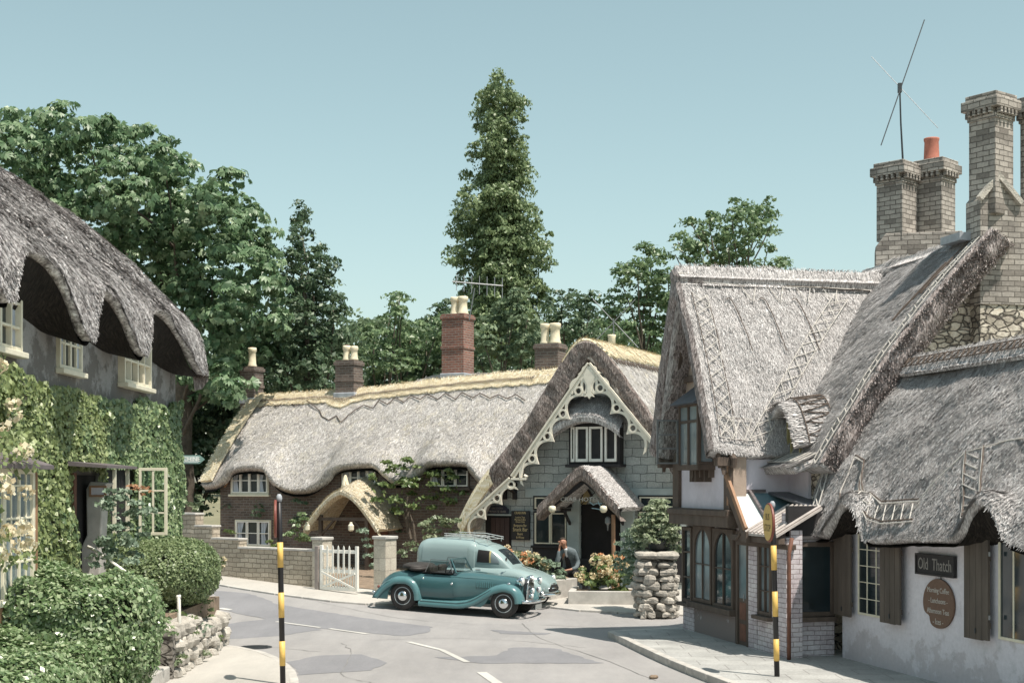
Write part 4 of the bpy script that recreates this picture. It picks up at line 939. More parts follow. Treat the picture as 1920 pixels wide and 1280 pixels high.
thatch('roof', lambda U, V: np.stack([-9.15-2.9*V, 28.42-U*15.5+0*V, 8.52-3.2*V**1.1], -1), 40, 16, .3, m['thatch_left'], lc)
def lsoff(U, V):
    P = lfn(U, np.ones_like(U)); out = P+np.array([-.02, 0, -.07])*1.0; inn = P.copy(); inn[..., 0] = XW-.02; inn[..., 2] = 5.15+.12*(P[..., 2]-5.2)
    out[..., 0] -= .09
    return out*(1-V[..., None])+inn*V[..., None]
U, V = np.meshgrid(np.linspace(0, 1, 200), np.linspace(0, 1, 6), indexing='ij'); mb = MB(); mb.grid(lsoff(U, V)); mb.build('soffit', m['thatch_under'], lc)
P = lfn(np.zeros(40), np.linspace(0, 1, 40)); G = np.stack([P+[0, .0, .02], P+[0, .06, -.1], P+[-.12, .04, -.28], P+[-.2, -.3, -.34]], 1); mb = MB(); mb.grid(G); mb.build('verge', m['thatch_edge'], lc)
def lwin(y0, y1, z0, z1, cols, rows, par=lc, out=.06, fw=.06, X=XW, mat='cream', cur=True, bar=.018):
    """window in the wall facing +x"""
    mb = MB(); a, b = X-.02, X+out
    mb.box(a, b, y0, y0+fw, z0, z1); mb.box(a, b, y1-fw, y1, z0, z1); mb.box(a, b, y0+fw, y1-fw, z0, z0+fw); mb.box(a, b, y0+fw, y1-fw, z1-fw, z1)
    for i in range(1, cols):
        q = y0+(y1-y0)*i/cols; w_ = fw*.6 if (i*2 == cols) else bar; mb.box(a+.005, b-.01, q-w_, q+w_, z0+fw, z1-fw)
    for j in range(1, rows):
        q = z0+(z1-z0)*j/rows; mb.box(a+.012, b-.018, y0+fw, y1-fw, q-bar, q+bar)
    f = mb.build('window', m[mat], par, bevel=.006)
    MB().box(X+.005, X+.014, y0+fw*.6, y1-fw*.6, z0+fw*.6, z1-fw*.6).build('pane', m['glass'], f)
    if cur:
        for q in (y0+fw, y1-fw-(y1-y0)*.2): MB().box(X+.0145, X+.017, q, q+(y1-y0)*.2, z0+fw, z1-fw).build('curtain', m['curtain'], f)
    MB().box(X, X+out+.07, y0-.04, y1+.04, z0-.08, z0-.002).build('sill', m[mat], f, bevel=.01)
    return f
lwin(17.5, 19.05, 4.74, 5.7, 4, 3, out=.10)
lwin(20.75, 21.85, 4.68, 5.45, 4, 2)
lwin(24.0, 25.8, 4.70, 5.5, 4, 2, out=.12)
# bay window with small hipped lead roof
by = MB(); X0, X1 = XW, -5.93; ya, yb = 14.6, 17.7; z0, z1 = 1.55, 3.20
by.box(X1-.08, X1, ya, ya+.08, z0, z1); by.box(X1-.08, X1, yb-.08, yb, z0, z1); by.box(X1-.08, X1, ya+.08, yb-.08, z1-.09, z1); by.box(X1-.08, X1, ya+.08, yb-.08, z0, z0+.09)
for i in range(1, 6): q = ya+(yb-ya)*i/6; w_ = .05 if i % 2 == 0 else .022; by.box(X1-.07, X1-.01, q-w_, q+w_, z0+.09, z1-.09)
for i in range(6):
    q = ya+(yb-ya)*(i+.5)/6; by.box(X1-.06, X1-.02, q-.012, q+.012, z0+.09, z1-.09)
for q in (.30, .62, .86): by.box(X1-.065, X1-.015, ya+.08, yb-.08, z0+(z1-z0)*q-.014, z0+(z1-z0)*q+.014)
by.box(X0, X1-.08, yb-.06, yb-.005, z1-.09, z1); by.box(X0, X1-.08, yb-.06, yb-.005, z0, z0+.09)
bo = by.build('bay_window', m['cream'], lc, bevel=.006)
mb = MB(); mb.box(X1-.05, X1-.04, ya+.05, yb-.05, z0+.05, z1-.05); mb.build('pane', m['glass_pale'], bo)
MB().box(X1-.058, X1-.052, yb-.45, yb-.12, z0+.09, z1-.09).build('curtain', m['curtain'], bo)
mb = MB(); mb.box(X0, X1+.012, yb, yb+.05, z0-.3, z1); mb.box(X0, X1-.02, ya, yb, .8, z0-.001); mb.build('bay_board', m['timber_orange'], bo)
mb = MB(); mb.add([(X0, ya-.1, z1+.36), (X0, yb-.25, z1+.36), (X1+.16, yb+.22, z1+.02), (X1+.16, ya-.2, z1+.02), (X0, yb+.25, z1+.02), (X1+.16, yb+.22, z1-.03), (X1+.16, ya-.2, z1-.03), (X0, yb+.25, z1-.03)], [(0, 3, 2, 1), (1, 2, 4), (3, 6, 5, 2), (2, 5, 7, 4), (5, 6, 7)])
mb.build('bay_roof', m['lead_dark'], bo)
# open casement standing out from a lower window opening
MB().box(XW, XW+.02, 22.9, 24.5, 2.15, 3.22).build('opening_shade', m['dark'], lc)  # black panel on the wall, painting the shade of the open window
ca = MB(); yy = 24.55; xa, xb = -6.44, -5.95; za, zb = 2.10, 3.26
ca.box(xa, xa+.045, yy-.02, yy+.02, za, zb); ca.box(xb-.05, xb, yy-.02, yy+.02, za, zb); ca.box(xa+.045, xb-.05, yy-.02, yy+.02, zb-.05, zb); ca.box(xa+.045, xb-.05, yy-.02, yy+.02, za, za+.05)
ca.box((xa+xb)/2-.018, (xa+xb)/2+.018, yy-.015, yy+.015, za+.05, zb-.05)
for q in (.33, .66): ca.box(xa+.045, xb-.05, yy-.014, yy+.014, za+(zb-za)*q-.014, za+(zb-za)*q+.014)
co_ = ca.build('open_casement', m['cream'], lc, bevel=.004); MB().box(xa+.04, xb-.04, yy-.004, yy+.004, za+.04, zb-.04).build('pane', m['glass_clear'], co_)
ca = MB(); ca.box(XW+.02, XW+.07, 22.9, 22.97, 2.12, 3.24); ca.box(XW+.02, XW+.07, 24.4, 24.48, 2.12, 3.24); ca.box(XW+.02, XW+.07, 23.6, 23.66, 2.12, 3.24); ca.build('window_frame', m['cream'], lc)
# black panel painting the shade of the door recess, flat canopy, pale rendered pier, small framed notice
MB().box(XW, XW+.03, 21.4, 22.6, .9, 3.12).build('doorway', m['dark'], lc)
MB().box(XW, XW+.10, 21.28, 21.4, 2.0, 3.15).build('door_post', m['timber_red'], lc); MB().box(XW-.005, XW+.105, 21.275, 21.405, .9, 1.998).build('door_post', m['timber_orange'], lc)
mb = MB(); mb.prism([(XW, 3.26), (-5.98, 3.22), (-5.98, 3.26), (XW, 3.33)], 21.0, 22.7, 'y'); mb.build('canopy', m['lead_dark'], lc)
pr = MB(); pr.prism([(-6.64, .9), (-6.36, .9), (-6.34, 2.1), (-6.30, 2.9), (-6.22, 3.0), (-6.50, 3.02), (-6.56, 2.9), (-6.55, 2.2), (-6.64, 2.0)], 21.9, 22.25, 'y')
po = pr.build('pier', m['kerbstone'], lc, bevel=.02)
nb = MB(); nb.box(-6.50, -6.24, 21.86, 21.895, 2.79, 2.82); nb.box(-6.50, -6.24, 21.86, 21.895, 2.93, 2.96); nb.box(-6.50, -6.47, 21.86, 21.895, 2.82, 2.93); nb.box(-6.27, -6.24, 21.86, 21.895, 2.82, 2.93)
no = nb.build('notice_frame', m['timber_orange'], lc); MB().box(-6.47, -6.27, 21.872, 21.895, 2.82, 2.93).build('notice', m['plaster'], no)
# raised garden bank, retaining wall, steps
setp(MB().box(-30, -5.35, 20.9, 60, -.5, 0).box(-30, -5.25, 8, 19.8, -.5, .95).box(-30, -6.0, 19.8, 20.9, -.5, .8).box(-30, -5.35, 20.9, 26.0, -.4, .93).build('garden_bank', m['soil'], origin=(0, 0, 0)), kind='structure')
def stonewall(name, p0, p1, h0, h1, label, cat, sz_=.22, dep=.3, seed=0, mat='rock', z0=None, dark=None):
    p0 = Vector(p0); p1 = Vector(p1); d = p1-p0; Ln = d.length; d.normalize(); nn = Vector((-d.y, d.x)); RR = random.Random(seed); mb = MB()
    s = 0; rows = int(max(h0, h1)/(sz_*.72))+1
    for r in range(rows):
        s = RR.uniform(0, sz_)
        while s < Ln:
            ww = sz_*RR.uniform(.7, 1.5); h = h0+(h1-h0)*(s/Ln); zc = r*sz_*.72+sz_*.36
            if zc < h+.04:
                c = p0+d*(s+ww/2)+nn*RR.uniform(-.03, .03); zb = g(c.x, c.y) if z0 is None else z0
                mb.rock((0, 0, 0), (.1, .1, .1), 0) if 0 else None
                b = len(mb.v); mb.rock((0, 0, 0), (ww*.52, dep*.5, sz_*.42*RR.uniform(.85, 1.15)), RR.randint(0, 999), 8, 6, .30)
                ang = math.atan2(d.y, d.x)+RR.uniform(-.12, .12)
                for i in range(b, len(mb.v)):
                    x, y, z = mb.v[i]; mb.v[i] = (c.x+x*math.cos(ang)-y*math.sin(ang), c.y+x*math.sin(ang)+y*math.cos(ang), zb+zc+z)
            s += ww*.96
    ob = mb.build(name, m[mat], smooth=False); setp(ob, label, cat)
    core = MB(); a = nn*dep*.32; q = lambda p, z: (p.x, p.y, z)
    for k in range(1):
        zA_ = (g(p0.x, p0.y) if z0 is None else z0); zB_ = (g(p1.x, p1.y) if z0 is None else z0)
        core.add([q(p0-a, zA_-.2), q(p0+a, zA_-.2), q(p1+a, zB_-.2), q(p1-a, zB_-.2), q(p0-a, zA_+h0-.05), q(p0+a, zA_+h0-.05), q(p1+a, zB_+h1-.05), q(p1-a, zB_+h1-.05)], [(3, 2, 1, 0), (4, 5, 6, 7), (0, 1, 5, 4), (1, 2, 6, 5), (2, 3, 7, 6), (3, 0, 4, 7)])
    core.build('mortar', m['rubble_dark'], ob); return ob
stonewall('retaining_wall', (-5.18, 21.1), (-5.32, 25.9), .85, .55, 'rough rockery retaining wall under the rounded hedge at left', 'stone wall', .30, .45, 3)
stonewall('retaining_wall', (-5.2, 15), (-5.2, 19.8), .95, .95, 'dark stone wall in shadow under the big near hedge', 'stone wall', .24, .35, 8, z0=-.05)
stonewall('retaining_wall', (-5.3, 20.0), (-6.3, 20.9), .9, 1.0, 'short stone cheek wall beside the garden steps', 'stone wall', .28, .35, 11)
setp(MB().box(-6.2, -5.05, 19.95, 21.0, 0, .30).box(-6.4, -5.42, 20.05, 20.95, .30, .48).build('garden_step', m['kerbstone'], bevel=.02), 'pale concrete garden steps between the two retaining walls', 'steps')
setp(MB(FR((K(335)*21.6, 21.6, .36))).tube([(.02, 0, 0), (0, 0, .9), (-.005, 0, .93)], [.028, .030, .024], 10).tube([(-.03, 0, .91), (.03, 0, .92)], [.028, .028], 8).build('post', m['white_paint'], smooth=True), 'slim white post standing beside the garden steps at left', 'post')
setp(MB().tube([PW(165, 1024, 21.3), PW(178, 1030, 21.2), PW(236, 1072, 20.4)], .022, 8).build('handrail', m['white_paint'], smooth=True), 'sloping white handrail by the left cottage door', 'handrail')

# ---------------------------------------------------------------- climbing plants on the wall
def blanket(name, rects, mat, n, label, cat, size=.075, out=.10, lump=.09, keep=None, X=XW, tone=None, parent=None, aspect=.7):
    C = []; N = []
    for (y0, y1, z0, z1) in rects:
        k = int(n*(y1-y0)*(z1-z0)); y = rng.uniform(y0, y1, k); z = rng.uniform(z0, z1, k); C.append(np.stack([np.zeros(k), y, z], 1))
    C = np.concatenate(C); nz = fbm(C*[1, 1, 1], 1.7, 3); x = X+out*rng.random(len(C))**.6+lump*np.clip(nz+.5, 0, 1.3)
    C[:, 0] = x
    if keep is not None: C = C[keep(C)]
    N = np.tile([[.9, -.25, .35]], (len(C), 1)); e = 1e-2
    gy_ = (fbm(C*[0, 1, 1]+[0, e, 0], 1.7, 3)-fbm(C*[0, 1, 1]-[0, e, 0], 1.7, 3))/(2*e); N[:, 1] -= gy_*lump
    o = leaves(name, C, N, size, m[mat], parent, aspect=aspect, droop=1.2, jit=.42)
    if label: setp(o, label, cat)
    return o
def wv(a, sc=1.0, off=0): return vn(np.stack([a*sc+off, a*0, a*0], -1))
notwin = lambda C: ~(((C[:, 1] > 22.85) & (C[:, 1] < 24.5) & (C[:, 2] > 2.15) & (C[:, 2] < 3.25)) | ((C[:, 1] > 21.25) & (C[:, 1] < 22.5) & (C[:, 2] < 3.2)) | ((C[:, 1] < 17.75) & (C[:, 2] < 3.5)))
top = lambda C: C[:, 2] < 4.5+.16*wv(C[:, 1], 1.3)
blanket('ivy', [(19.8, 28.2, .9, 4.75)], 'leaf_ivydark', 1000, 'dense green ivy round the open casement on the left cottage corner', 'ivy', .105, keep=lambda C: notwin(C) & top(C) & ((C[:, 1] > 22.2+1.6*fbm(C, 1.1, 3))))
blanket('ivy', [(17.0, 25.4, .9, 4.75)], 'leaf_ivy', 1100, 'yellow-green creeper between bay window and doorway of the left cottage', 'climbing plant', .085, keep=lambda C: notwin(C) & top(C) & (C[:, 1] < 22.5+1.6*fbm(C, 1.1, 3)))
o = blanket('climbing_rose', [(14.5, 18.3, 3.3, 4.65)], 'leaf_ivy', 700, 'cream-flowered climbing rose above and over the bay window', 'climbing rose', .085, out=.15, lump=.2, X=XW+.02)
C = np.stack([np.full(900, -5.8), rng.uniform(15.6, 17.2, 900), rng.uniform(2.0, 3.6, 900)], 1); C[:, 0] += rng.uniform(-.1, .2, 900); kk = fbm(C, 1.5, 2) > .15; leaves('leaves', C[kk], np.tile([[.9, -.4, .3]], (kk.sum(), 1)), .08, m['leaf_ivy'], o, .7, 1, .5)
# sides of the corner
C = np.stack([rng.uniform(-8.5, XW+.1, 3000), np.full(3000, 28.2), rng.uniform(.9, 4.6, 3000)], 1); leaves('side_leaves', C, np.tile([[0, 1, .2]], (3000, 1)), .1, m['leaf_ivydark'], [q for q in scene.objects if q.name == 'ivy'][0], .7, 1, .4)
for _ in range(24):
    y = rng.uniform(14.8, 18.2); z = rng.uniform(3.35, 4.5) if rng.random() < .6 else rng.uniform(2.2, 3.4); x = (XW+.38 if z > 3.4 else -5.72)
    if z < 3.4: y = rng.uniform(15.6, 17.1)
    q = rdir(26)*.085; leaves('flower', q+[x+rng.uniform(0, .1), y, z], q*8, .07, m['petal_cream'], o, .9, 0, .4)

# ---------------------------------------------------------------- hedges and shrubs by the street
def boxhedge(name, x0, x1, y0, y1, z0, z1, mat, n, size, label, cat, rnd=.35, lump=.14, core=True, squash=None, aspect=.6, jit=.5):
    k = int(n*2*((x1-x0)*(y1-y0)+(y1-y0)*(z1-z0)+(x1-x0)*(z1-z0))); d = rdir(k*5)
    ar = np.array([(y1-y0)*(z1-z0), (x1-x0)*(z1-z0), (x1-x0)*(y1-y0)]); kp = (np.sum(d**6*ar, 1)/np.sum(d**6, 1)) > rng.random(k*5)*ar.max(); d = d[kp][:k]; k = len(d)
    p = 2.0/rnd if rnd else 4; e = np.sign(d)*np.abs(d)**1.0; nrm_ = (np.abs(e)**p).sum(1)**(1/p); e = e/nrm_[:, None]
    h = np.array([(x1-x0)/2, (y1-y0)/2, (z1-z0)/2]); c = np.array([(x0+x1)/2, (y0+y1)/2, (z0+z1)/2]); P = c+e*h
    nn = np.sign(e)*np.abs(e)**(p-1)/h; nn /= np.linalg.norm(nn, axis=1, keepdims=True)
    P = P+nn*(lump*fbm(P, 1.5, 3)-.12*rng.random(k))[:, None]
    o = leaves(name, P, nn+[0, 0, .25], size, m[mat], None, aspect, .3, jit); setp(o, label, cat)
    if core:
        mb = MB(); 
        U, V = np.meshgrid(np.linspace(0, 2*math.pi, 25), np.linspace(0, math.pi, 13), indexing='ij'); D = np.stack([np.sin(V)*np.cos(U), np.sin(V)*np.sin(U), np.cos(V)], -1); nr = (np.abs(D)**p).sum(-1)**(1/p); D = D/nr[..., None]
        mb.grid(c+D*(h-.27)); mb.build('inner_shade', m['hedge_core'], o)  # solid near-black core standing in for the shade inside the hedge
    return o
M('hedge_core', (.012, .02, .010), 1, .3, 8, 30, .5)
boxhedge('privet_hedge', -9.5, -4.62, 16.6, 19.7, .35, 1.88, 'leaf_hedge', 1900, .07, 'large bright green privet hedge nearest the camera at lower left', 'hedge', rnd=.5, lump=.22)
boxhedge('privet_hedge', -8.5, -4.70, 14.0, 18.6, -.1, 1.36, 'leaf_hedge', 1700, .07, 'low dark glossy shrub at the bottom left corner before the privet hedge', 'shrub', rnd=.6, lump=.2)
boxhedge('rounded_hedge', -6.75, -4.93, 22.3, 25.3, .92, 2.07, 'leaf_topiary', 1500, .055, 'clipped rounded hedge above the rockery by the pavement', 'hedge', rnd=.8, lump=.07)
def bush(name, blobs, mat, dens, cr, nl, size, label, cat, inner=0, par=None, aspect=.55, stems=None, jit=.55, droop=.4, group=None, palm=0, tone=None):
    C, N = clumps(blobs, dens, cr, nl, inner); o = leaves(name, C, N, size, m[mat], par, aspect, droop, jit, palm, tone=tone)
    if label: setp(o, label, cat, group)
    return o
def GB(lst, Y, dy=None): return [wblob(a, b, c, Y+(d[0] if d else 0), dy) for a, b, c, *d in lst]
sb = bush('garden_shrub', GB([(225, 955, 34), (215, 1010, 36), (250, 1000, 30), (200, 1050, 28), (235, 1045, 28), (265, 960, 18), (215, 925, 14)], 20.9), 'leaf_grey', 30, .13, 40, .085, 'loose grey-green shrub beside the left cottage door', 'shrub', inner=60)
bush('flowers', GB([(250, 918, 12), (275, 925, 10)], 21.2), 'leaf_rust', 40, .08, 14, .06, None, None, par=sb)
bush('rockery_plant', GB([(352, 1160, 16), (360, 1178, 14)], 22.6), 'leaf_shrub', 60, .09, 30, .05, 'yellowish rockery plant just right of the white post', 'plant', inner=80)
bush('rockery_plant', GB([(376, 1175, 17), (370, 1190, 12)], 23.4), 'leaf_grey', 60, .09, 30, .05, 'grey-green cushion plant on the rockery wall', 'plant', inner=80)
bush('rockery_plant', GB([(392, 1150, 13), (400, 1175, 12), (402, 1195, 10), (395, 1205, 9)], 24.6), 'leaf_shrub', 60, .08, 30, .05, 'trailing green plant at the street edge of the rockery', 'plant', inner=80)
bush('rockery_plant', GB([(328, 1240, 12), (340, 1236, 8)], 21.3), 'leaf_pale', 60, .08, 30, .06, 'tuft of pale grass at the foot of the white post', 'plant', inner=60)
for i_, (b_, mt_, lb_) in enumerate(((GB([(345, 1195, 15), (335, 1180, 12)], 22.2), 'leaf_shrub', 'brownish green rockery plant low on the wall behind the white post'), (GB([(385, 1125, 14), (372, 1135, 14), (395, 1135, 11)], 24.4), 'leaf_topiary', 'green rockery growth just under the rounded hedge'), (GB([(312, 1150, 18), (300, 1170, 18), (318, 1185, 10)], 20.4), 'leaf_hedge', 'privet shoots hanging over the step wall left of the white post'), (GB([(362, 1215, 9), (385, 1222, 7)], 23.2), 'leaf_pale', 'small pale tufts rooted in the face of the rockery wall'))):
    bush('rockery_plant', b_, mt_, 70, .08, 34, .045, lb_, 'plant', inner=90)
fl = bush('white_flowers', GB([(412, 1065, 10), (420, 1050, 7), (405, 1085, 8)], 25.6), 'leaf_shrub', 40, .08, 14, .05, 'few white roses at the street end of the rounded hedge', 'flowers')
bush('petals', GB([(414, 1062, 8), (421, 1047, 5), (404, 1088, 5)], 25.5), 'petal_cream', 40, .04, 16, .05, None, None, par=fl)
bush('climbing_shrub', GB([(358, 950, 12), (370, 938, 9)], 34), 'leaf_pale', 40, .12, 20, .12, 'pale leafy plant behind the ivy corner above the stepped wall', 'plant')
# ================================================================ COTTAGE ROW AND INN. a = along the row (left, away), b = back
ANG = 25.0
av = Vector((-math.cos(rad(ANG)), math.sin(rad(ANG)))); bv = Vector((math.sin(rad(ANG)), math.cos(rad(ANG))))
PO = Vector((2.07, 38.0)); C0 = PO+av*3.5+bv*.85
def mk(o): return Matrix(((-av.x, bv.x, 0, o.x), (-av.y, bv.y, 0, o.y), (0, 0, 1, 0), (0, 0, 0, 1)))    # local x = right along the row, y = back
CT, PTm = mk(C0), mk(PO)
def A3r(o, x, y, z):
    x, y, z = np.broadcast_arrays(x, y, z); return np.stack([o.x-av.x*x+bv.x*y, o.y-av.y*x+bv.y*y, z], -1)
class RowPlane(Plane):
    def __init__(s, o, y): Plane.__init__(s, o+bv*y, -av)
def fwin(par, T, x0, x1, y, z0, z1, lights=3, fr='white_paint', frame='timber_black', gl='glass', fw=.05, out=.05, rows=1, cur=0, sash=None, bar=.012, sill=True, name='window'):
    """window facing the camera side (-y)"""
    mb = MB(T); a, b = y-out, y+.03; mb.box(x0, x0+fw, a, b, z0, z1); mb.box(x1-fw, x1, a, b, z0, z1); mb.box(x0+fw, x1-fw, a, b, z0, z0+fw); mb.box(x0+fw, x1-fw, a, b, z1-fw, z1)
    f = mb.build(name, m[frame], par, bevel=.005); mb = MB(T); W_ = (x1-x0-2*fw)/lights
    sashes = sash if sash else range(lights)
    for i in sashes:
        p = x0+fw+i*W_+.008; q = p+W_-.016; c = a-.012; d = b-.02; t = fw*.8; z2, z3 = z0+fw+.004, z1-fw-.004
        mb.box(p, p+t, c, d, z2, z3); mb.box(q-t, q, c, d, z2, z3); mb.box(p+t, q-t, c, d, z2, z2+t); mb.box(p+t, q-t, c, d, z3-t, z3)
        for r in range(1, rows): zz = z2+(z3-z2)*r/rows; mb.box(p+t, q-t, c+.01, d, zz-bar, zz+bar)
    mb.build('sash', m[fr], f)
    MB(T).box(x0+fw*.5, x1-fw*.5, y-.012, y-.004, z0+fw*.5, z1-fw*.5).build('pane', m[gl], f)
    for k in range(cur):
        p = x0+fw+(x1-x0-2*fw)*(.04+k*.70/(max(1, cur-1) if cur > 1 else 1)); MB(T).prism([(p, z0+fw), (p+.20, z0+fw), (p+.13, (z0+z1)/2), (p+.24, z1-fw), (p, z1-fw)], y-.018, y-.013, 'y').build('curtain', m['curtain'], f)
    if sill: MB(T).box(x0-.05, x1+.05, a-.06, b, z0-.07, z0-.002).build('sill', m[frame], f, bevel=.008)
    return f
ct = thing('cottage_row', (*(C0+av*5+bv*2), .4), 'long dark brick cottage with pale thatch and golden straw ridge in the middle', 'cottage')
Pl0 = RowPlane(C0, 0); PlE = RowPlane(C0, -.5); PlR = RowPlane(C0, 2.3)
XL = PlE.s(377); 
MB(CT).box(XL+.35, 3.0, 0, .3, 0, 3.35).box(XL+.35, XL+.6, .3, 5, 0, 3.35).prism([(.3, 3.3), (4.6, 3.3), (2.3, 5.4)], XL+.35, XL+.6, 'x').build('wall', m['brick_cottage'], ct)
epx = [(377, 908), (392, 907), (408, 900), (425, 881), (440, 875), (465, 873), (492, 876), (502, 886), (515, 903), (530, 912), (550, 916), (570, 915), (588, 908), (602, 897), (615, 882), (630, 873), (650, 869), (690, 867), (706, 873), (722, 888), (738, 899), (758, 898), (775, 884), (790, 870), (810, 865), (850, 864), (874, 867), (888, 882), (905, 900), (925, 905), (1000, 905)]
ex = []; ez = []
for a, b in epx: s, z = PlE.sz(a, b); ex.append(s); ez.append(z)
zec = interp(ex, ez)
rx = []; rz = []
for a, b in ((470, 745), (540, 741), (640, 734), (700, 729), (760, 722), (900, 706), (1000, 697), (1060, 690)): s, z = PlR.sz(a, b); rx.append(s); rz.append(z)
zrc = interp(rx, rz)
XR = 3.2
def cfn(U, V):
    x = XL+.0+(XR-XL)*U; y = 2.3-2.8*V; ze_ = zec(x); zr = zrc(x); base = 2.85
    z = zr+(base-zr)*V+.22*np.sin(math.pi*V)*.9; lift = (ze_-base)*ss(.45, 1.0, V); y = y-.0*lift
    return A3r(C0, x, y, z+lift)
thatch('roof', cfn, 220, 60, .28, m['thatch_fine'], ct, straws=26000, slen=.16, swid=.008, amp=.03, lift=.02)
thatch('roof', lambda U, V: A3r(C0, XL+(XR-XL)*U, 2.3+2.8*V, zrc(XL+(XR-XL)*U)+(2.9-zrc(XL+(XR-XL)*U))*V), 60, 20, .28, m['thatch_fine'], ct)
U, V = np.meshgrid(np.linspace(0, 1, 160), np.linspace(0, 1, 4), indexing='ij')
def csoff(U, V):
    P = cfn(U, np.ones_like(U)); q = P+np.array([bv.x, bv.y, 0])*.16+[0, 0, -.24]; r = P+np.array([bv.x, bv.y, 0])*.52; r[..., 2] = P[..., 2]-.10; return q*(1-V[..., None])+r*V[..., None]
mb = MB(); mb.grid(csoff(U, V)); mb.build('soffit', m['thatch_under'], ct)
# golden straw ridge with scalloped lower edge, following the ridge and the left verge
def capf(U, V):
    x = XL-.04+(XR-XL)*U; zr = zrc(x); d = .50+.05*np.abs(((x*1.9) % 1)-.5)*2+.30*np.exp(-((x-PlR.s(655))/.42)**2)
    a = (V-.45)/.55; t = np.where(a > 0, a*d, a*.5)
    P1 = cfn(U*0+np.clip((x-XL)/(XR-XL), 0, 1), np.clip(np.abs(t)/3.4, 0, 1)); 
    back = (t < 0); y = 2.3+np.where(back, np.abs(t)*.8, 0); zb = zr-np.abs(t)*.6
    Pb = A3r(C0, x, y, zb); Q = np.where(back[..., None], Pb, P1); Q = Q+np.array([0, 0, .075]); Q[..., 2] -= .02
    return Q
thatch('ridge_capping', capf, 300, 18, .10, m['thatch_straw'], ct, straws=12000, slen=.16, swid=.009, amp=.025, lift=.03)
def vgf(U, V):
    a = (V-.5); x = XL+.02+.42*V; P = cfn((x-XL)/(XR-XL), U); return P+np.array([-bv.x*.09, -bv.y*.09, .11])
thatch('verge_capping', vgf, 60, 8, .08, m['thatch_straw'], ct, straws=2500, slen=.16, swid=.009, amp=.02, lift=.02)
P = cfn(np.zeros(40), np.linspace(0, 1, 40)); G = np.stack([P+[0, 0, .05], P+np.array([av.x, av.y, 0])*.05+[0, 0, -.1], P+np.array([av.x, av.y, 0])*.02+[0, 0, -.3], P+np.array([-av.x, -av.y, 0])*.3+[0, 0, -.36]], 1)
ln = []
def cu(px, py):     # pixel -> (u,v) on the roof front by small search
    best = None
    for v in np.linspace(.02, .98, 97):
        y = 2.3-2.8*v; pl = RowPlane(C0, y); x = pl.s(px); u = (x-XL)/(XR-XL); P = cfn(np.array([u]), np.array([v]))[0]; yy = 905-(P[2]-CAMH)/P[1]*FPX
        if best is None or abs(yy-py) < best[0]: best = (abs(yy-py), u, v)
    return best[1], best[2]
zz = [(488, 768), (505, 757), (522, 765), (538, 755), (556, 763), (575, 752), (592, 765), (600, 771), (605, 782), (618, 790), (632, 782), (640, 793), (655, 780), (668, 770), (684, 762), (700, 768), (712, 752), (728, 760), (742, 748), (758, 756), (772, 744), (790, 752), (803, 741), (822, 751), (836, 740), (855, 750), (868, 739), (888, 749), (901, 739), (920, 749), (935, 741), (952, 750), (968, 741), (985, 752)]
roofspars('scallop_line', ct, cfn, [[cu(*q) for q in zz]], .016, 'spar_dark', 3)
roofspars('spar_work', ct, capf, [[(i/200, .75), ((i+.5)/200, .86), ((i+1)/200, .75)] for i in range(0, 160)], .008, 'spar_dark', 2)
# windows
def cw(px0, px1, py0, py1, **kw):
    x0 = Pl0.s(px0); x1 = Pl0.s(px1); mid = (px0+px1)/2; return fwin(ct, CT, x0, x1, 0, Pl0.sz(mid, py1)[1], Pl0.sz(mid, py0)[1], **kw)
cw(434, 505, 875, 926, lights=4, rows=2, fw=.04, cur=2, frame='cream'); cw(442, 509, 974, 1024, lights=3, rows=2, cur=2, fw=.04, frame='cream'); cw(640, 708, 870, 920, lights=4, rows=2, cur=2, fw=.04, frame='timber')
cw(806, 881, 866, 914, lights=3, rows=2, fw=.04, frame='timber', cur=1)
# timber braces under the arches, brown front door
mb = MB(CT)
for a, b in (((424, 912), (440, 885)), ((617, 905), (640, 872))):
    p = Pl0.sz(*a); q = Pl0.sz(*b); mb.bar((p[0], -.1, p[1]), (q[0], -.1, q[1]), .06, .08)
mb.build('eave_brace', m['timber_orange'], ct)
# porch of the cottage: bell-shaped straw hood
PpF = RowPlane(C0, -1.35)
pc = PpF.s(648); hl, zl = PpF.sz(572, 990); hr, zr_ = PpF.sz(712, 988); apx, apz = PpF.sz(645, 925)
hw = (hr-hl)/2; cx_ = (hr+hl)/2
def hood2(U, V):    # U across left->right, V 0 back ridge .. 1 front
    t = (U-.5)*2; z = apz+.12-(apz-zl+.12)*(np.abs(t)**1.55); z = z+.18*np.exp(-(t/.25)**2)*0; y = -.05-1.35*V
    z = z+.36*(1-V)*(1-np.abs(t))**.8
    return A3r(C0, cx_+hw*t, y-.0*t, z)
thatch('porch_roof', lambda U, V: hood2(V, U) if 0 else hood2(U, V), 60, 30, .14, m['thatch_porch'], ct, straws=9000, slen=.16, swid=.009, amp=.02, lift=.025)
Up = np.linspace(0, 1, 60); P = hood2(Up, np.ones(60)); mb = MB(); mb.grid(np.stack([P+[0, 0, .02], P-np.array([bv.x, bv.y, 0])*.05+[0, 0, -.06], P-np.array([bv.x, bv.y, 0])*.03+[0, 0, -.15], P+np.array([bv.x, bv.y, 0])*.2+[0, 0, -.22]], 1)); mb.build('porch_verge', m['thatch_porch'], ct)
tp = PpF.sz(634, 893)
MB(CT).lathe([(.16, tp[1]-.42), (.10, tp[1]-.2), (.05, tp[1]), (.02, tp[1]+.05)], (cx_-.1, -1.0, 0), 12).build('porch_finial', m['thatch_straw'], ct, smooth=True)
mb = MB(CT)
for t in (-.62, .62): mb.box(cx_+hw*t-.05, cx_+hw*t+.05, -1.30, -1.20, .3, apz-.62)
